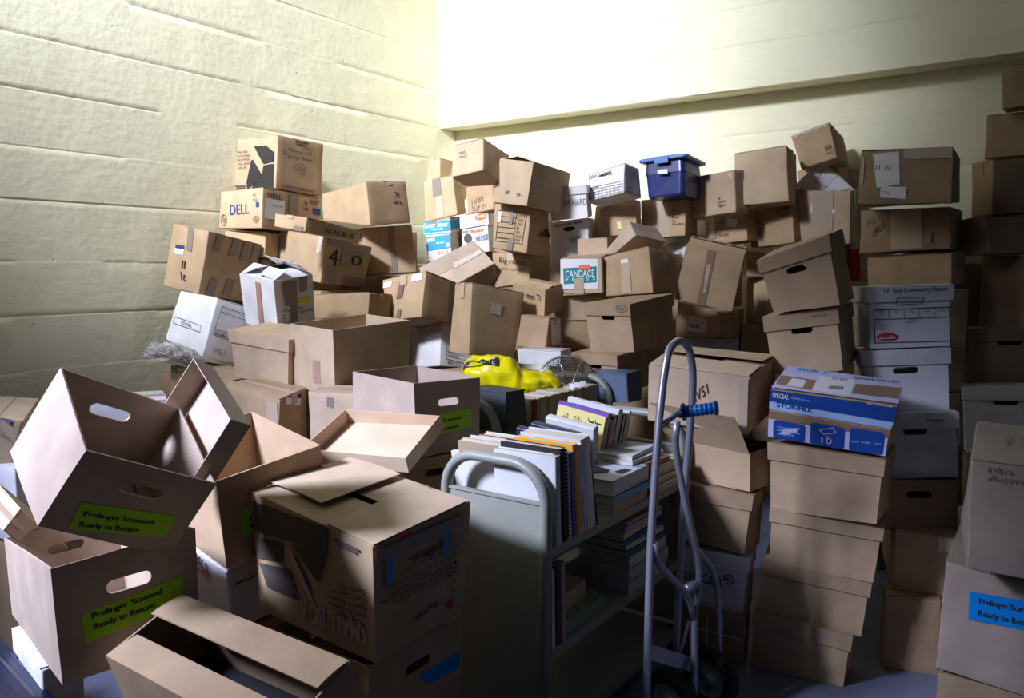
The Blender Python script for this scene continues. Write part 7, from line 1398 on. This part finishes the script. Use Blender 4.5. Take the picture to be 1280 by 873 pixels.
# ---------------------------------------------------------------- yellow plastic bag
def blob(name,mat,loc,rot,size,label,cat,seed,freq=3.2,amp=.34,flatb=-.35,sub=5,mats=None):
    bm=bmesh.new(); bmesh.ops.create_icosphere(bm,subdivisions=sub,radius=1)
    for v in bm.verts:
        p=v.co.copy(); s3=Vector((seed,seed*2.1,seed*.3))
        r1=1-abs(noise.noise(p*freq*.55+s3))*1.5*amp; r2=1-abs(noise.noise(p*freq*1.6+s3*2))*1.1*amp; r3=1-abs(noise.noise(p*freq*4+s3))*.35*amp
        q=p*(r1*r2*r3*1.12)
        q=Vector((q.x*size[0],q.y*size[1],q.z*size[2]))
        if q.z<flatb*size[2]: q.z=flatb*size[2]+(q.z-flatb*size[2])*.12
        v.co=q
    me=bpy.data.meshes.new(name); bm.to_mesh(me); bm.free(); me.materials.append(MT[mat])
    me.polygons.foreach_set('use_smooth',[True]*len(me.polygons))
    o=bpy.data.objects.new(name,me); C.objects.link(o); o.location=loc; o.rotation_euler=rot; o['label']=label; o['category']=cat; return o
m,t_,b_=nt('yellow_plastic'); b_.inputs['Base Color'].default_value=(.80,.70,.0,1); b_.inputs['Roughness'].default_value=.33; b_.inputs['Subsurface Weight'].default_value=.15; b_.inputs['Subsurface Radius'].default_value=(.05,.04,.01); MT['yellow_plastic']=m
# sagging crumpled bag: heightfield hull following its outline, from upper left peak to the low right end
def bag():
    z0=4.02; out=[(577,466),(581,451),(592,445),(612,443),(640,448),(652,462),(672,463),(690,466),(700,476),(701,486)]
    bot=[(577,480),(584,487),(597,492),(615,494),(636,496),(650,498),(668,495),(684,491),(696,489),(701,488)]
    nu=44; nv=26; v=[];f=[]
    def lerp(L,s):
        k=s*(len(L)-1); i=min(int(k),len(L)-2); a=k-i; return (L[i][0]*(1-a)+L[i+1][0]*a, L[i][1]*(1-a)+L[i+1][1]*a)
    for j in range(nv):
        th=2*math.pi*j/nv
        for i in range(nu+1):
            s=i/nu; t_=lerp(out,s); b2=lerp(bot,s); e=math.sin(math.pi*min(max(s,.001),.999))**.5
            c=.5-.5*math.cos(th)       # 0 bottom .. 1 top
            x=b2[0]*(1-c)+t_[0]*c; y=b2[1]*(1-c)+t_[1]*c
            dz=math.sin(th)*.13*e
            p=P3(x,y,z0+dz)
            nn=noise.noise(Vector((s*6,th*1.6,2)))*.02*e; n2=(1-abs(noise.noise(Vector((s*7+th*.9,th*2.6,7))))*3.2)*.016*e+(1-abs(noise.noise(Vector((s*19-th*1.5,th*6.0,3))))*2.6)*.006*e
            c0=P3((t_[0]+b2[0])/2,(t_[1]+b2[1])/2,z0); d=(p-c0)
            if d.length>1e-5: p=p+d.normalized()*(nn+n2-.012*e)
            v.append(p)
    for j in range(nv):
        for i in range(nu):
            a=j*(nu+1)+i; b2=((j+1)%nv)*(nu+1)+i; f.append((a,a+1,b2+1,b2))
    base=P3(640,495,z0); v=[q-base for q in v]
    o=link_mesh('plastic_bag',v,f,'yellow_plastic',None,True); o.location=base
    o['label']='crumpled bright yellow plastic bag with black logo on a box behind the carts'; o['category']='bag'
    # printed black band with pale letters, draped on the surface of the bag front
    th0,th1=math.pi*1.5-.0,math.pi*1.5
    def surf(s,th,off=.003):
        t_=lerp(out,s); b2=lerp(bot,s); e=math.sin(math.pi*min(max(s,.001),.999))**.5; c=.5-.5*math.cos(th)
        x=b2[0]*(1-c)+t_[0]*c; y=b2[1]*(1-c)+t_[1]*c; p=P3(x,y,z0+math.sin(th)*.13*e)
        nn=noise.noise(Vector((s*6,th*1.6,2)))*.02*e; n2=(1-abs(noise.noise(Vector((s*7+th*.9,th*2.6,7))))*3.2)*.016*e+(1-abs(noise.noise(Vector((s*19-th*1.5,th*6.0,3))))*2.6)*.006*e
        c0=P3((t_[0]+b2[0])/2,(t_[1]+b2[1])/2,z0); d=(p-c0)
        return p+d.normalized()*(nn+n2-.012*e+off)-base
    b=Buf(); n=24
    for j in range(5):
        for i in range(n+1): b.v.append(surf(.05+.33*i/n,math.pi*1.17+math.pi*.14*(1-j/4)+.10*(i/n),.004))
    for j in range(4):
        for i in range(n): a=j*(n+1)+i; b.f.append((a,a+1,a+n+2,a+n+1))
    part('printed_logo',b,'ink',o,True)
    tv,tf=text_geo('VALUE & SAVE'); bb=Buf(); bb.v=[surf(.08+.28*a,math.pi*1.17+math.pi*.14*(.8-.6*q)+.10*a,.0055) for a,q in tv]; bb.f=list(tf); part('printed_lettering',bb,'paper',o)
bag()
# ---------------------------------------------------------------- wire fan guard half hidden behind the bag
fc=P3(708,486,4.20); fan=empty('wire_fan_guard',fc,(R(-8),0,R(8)),'domed wire fan guard leaning behind the yellow bag','fan guard')
b=Buf()
for k in range(19):
    r=.02+.145*k/18; zz=-.075*math.sqrt(max(0,1-(r/.172)**2))
    tube(b,[(r*math.cos(2*math.pi*i/36),zz,r*math.sin(2*math.pi*i/36)) for i in range(37)],.0022,6)
part('guard_rings',b,'chrome',fan,True)
b=Buf()
for k in range(8):
    a=2*math.pi*k/8+.3; tube(b,[(r*math.cos(a),-.075*math.sqrt(max(0,1-(r/.172)**2))-.002,r*math.sin(a)) for r in (.02,.06,.10,.14,.166)],.003,6)
part('guard_ribs',b,'chrome',fan,True)
b=Buf(); tube(b,[(.168*math.cos(2*math.pi*i/40),0,.168*math.sin(2*math.pi*i/40)) for i in range(41)],.007,8); part('rim',b,'steel',fan,True)
# ---------------------------------------------------------------- clear crumpled wrap by the left wall
m,t_,b_=nt('clear_wrap'); b_.inputs['Base Color'].default_value=(.75,.75,.78,1); b_.inputs['Roughness'].default_value=.18; b_.inputs['Alpha'].default_value=.45; b_.inputs['Specular IOR Level'].default_value=.8; MT['clear_wrap']=m
bl=blob('plastic_wrap','clear_wrap',P3(218,446,4.0),(0,R(18),R(30)),(.15,.09,.075),'bundle of crumpled clear plastic wrap under the tilted white file box','plastic wrap',4.2,3.0,.42)
b=Buf(); b.v=[]; blk=blob('wrapped_paper','kraftd',(0,0,0),(0,0,0),(.11,.05,.04),'x','x',9.1,4,.5,sub=3); blk.parent=bl; del blk['label']; del blk['category']
# ---------------------------------------------------------------- unseen cartons added to prop the pile and darken the gaps behind it
for (p_,yaw_,d_) in [
 ((1.406, 2.533, 0.003),-0.619,(0.246, 0.417, 0.163)),
 ((-2.018, 2.221, 0.003),-0.748,(1.03, 0.313, 0.197)),
 ((-0.37, 1.943, 0.003),0.976,(0.362, 0.362, 0.246)),
 ((1.54, 3.004, 0.003),-0.359,(0.184, 0.243, 0.253)),
 ((-1.298, 2.004, 0.003),-0.819,(0.167, 0.1, 0.299)),
 ((-0.816, 1.68, 0.003),-0.527,(0.473, 0.201, 0.392)),
 ((-0.824, 2.268, 0.003),0.825,(0.305, 0.199, 0.436)),
 ((-2.166, 3.053, 0.003),-0.500,(0.398, 0.247, 0.489)),
 ((2.226, 3.856, 0.003),-0.351,(0.344, 0.207, 0.59)),
 ((-0.389, 2.818, 0.003),0.720,(0.248, 0.145, 0.604)),
 ((-1.493, 2.335, 0.003),-0.693,(0.12, 0.12, 0.632)),
 ((-1.808, 3.148, 0.003),0.468,(0.39, 0.297, 0.704)),
 ((-1.029, 3.447, 0.003),1.143,(0.189, 0.285, 0.732)),
 ((-0.843, 3.306, 0.003),-0.403,(0.316, 0.178, 0.751)),
 ((-1.726, 4.022, 0.003),-0.562,(0.455, 0.205, 0.725)),
 ((1.138, 5.291, 0.003),-0.382,(0.334, 0.259, 0.814)),
 ((1.819, 3.866, 0.003),0.112,(0.399, 0.177, 0.882)),
 ((2.366, 4.055, 0.003),-0.010,(0.321, 0.171, 0.89)),
 ((1.6, 5.267, 0.003),-0.278,(0.165, 0.1, 0.895)),
 ((0.695, 3.327, 0.003),-0.564,(0.22, 0.182, 0.884)),
 ((-0.77, 3.464, 0.003),0.830,(0.403, 0.308, 0.947)),
 ((-1.251, 3.836, 0.003),-0.521,(0.21, 0.149, 0.952)),
 ((1.063, 3.144, 1.023),-0.608,(0.212, 0.195, 0.057)),
 ((2.694, 4.471, 0.003),-1.315,(0.408, 0.206, 1.146)),
 ((-1.193, 4.083, 0.003),0.955,(0.136, 0.139, 1.181)),
 ((-0.388, 5.007, 1.126),0.302,(0.225, 0.225, 0.081)),
 ((-1.13, 4.636, 0.003),-0.466,(0.365, 0.209, 1.208)),
 ((-0.917, 5.009, 0.003),0.127,(0.354, 0.147, 1.281)),
 ((0.586, 4.611, 1.088),-0.782,(0.246, 0.211, 0.241)),
 ((-1.747, 4.499, 1.204),1.104,(0.299, 0.214, 0.109)),
 ((2.032, 4.433, 0.003),-0.758,(0.317, 0.195, 1.386)),
 ((-1.126, 4.723, 0.003),0.959,(0.345, 0.402, 1.379)),
 ((-0.862, 5.182, 0.003),0.407,(0.177, 0.106, 1.442)),
 ((-0.663, 6.277, 0.003),-0.298,(0.21, 0.187, 1.569)),
 ((-1.505, 4.86, 0.003),1.254,(0.143, 0.217, 1.566)),
 ((1.724, 4.801, 0.003),-0.554,(0.236, 0.16, 1.624)),
 ((1.251, 5.293, 1.261),-0.856,(0.243, 0.1, 0.366)),
 ((1.843, 5.076, 1.42),-0.687,(0.181, 0.179, 0.527)),
 ((-1.435, 5.141, 0.951),0.873,(0.624, 0.156, 0.759)),  # from here on, backing cartons added to darken gaps between boxes
 ((-0.985, 5.362, 0.917),0.873,(0.809, 0.202, 0.545)),
 ((-1.023, 5.829, 1.429),0.785,(0.431, 0.108, 0.359)),
 ((-0.493, 6.489, 1.108),-0.593,(0.892, 0.223, 0.819)),
 ((0.009, 5.954, 0.904),-0.593,(0.706, 0.177, 0.815)),
 ((0.696, 5.854, 0.967),-0.593,(0.581, 0.145, 0.746)),
 ((2.567, 4.646, 0.88),-0.593,(0.187, 0.047, 0.647)),
 ((0.28, 5.571, 1.538),-0.593,(0.603, 0.151, 0.298)),
 ((-1.905, 4.431, 0.56),0.873,(0.469, 0.117, 0.376)),
 ((0.748, 5.834, 0.207),-0.593,(0.483, 0.121, 0.57)),
 ((0.371, 6.129, -0.107),-0.593,(0.497, 0.124, 0.614)),
]:
    w_,dd_,h_=d_; Rz=Matrix.Rotation(yaw_,3,'Z'); o_=empty('cardboard_box',Vector(p_)+Rz@Vector((w_/2,dd_/2,0)),(0,0,yaw_),'plain brown carton added out of sight to prop the pile and darken its gaps','box','cartons added under and behind the pile')
    v_,f_=rounded(w_,dd_,h_-.004,.005,p_[0]*9,.003,5); b_=Buf(); b_.add([Vector(q)-Vector((w_/2,dd_/2,0)) for q in v_],f_); part('body',b_,'kraftd',o_,True)
    b_=Buf(); b_.slab((-w_/2+.003,-dd_/2+.003,h_-.004),(1,0,0),(0,1,0),(0,0,1),w_-.006,dd_/2-.005,.003); part('flap',b_,'kraftd',o_)
    b_=Buf(); b_.slab((-w_/2+.003,.002,h_-.004),(1,0,0),(0,1,0),(0,0,1),w_-.006,dd_/2-.005,.003); part('flap',b_,'kraftd',o_)
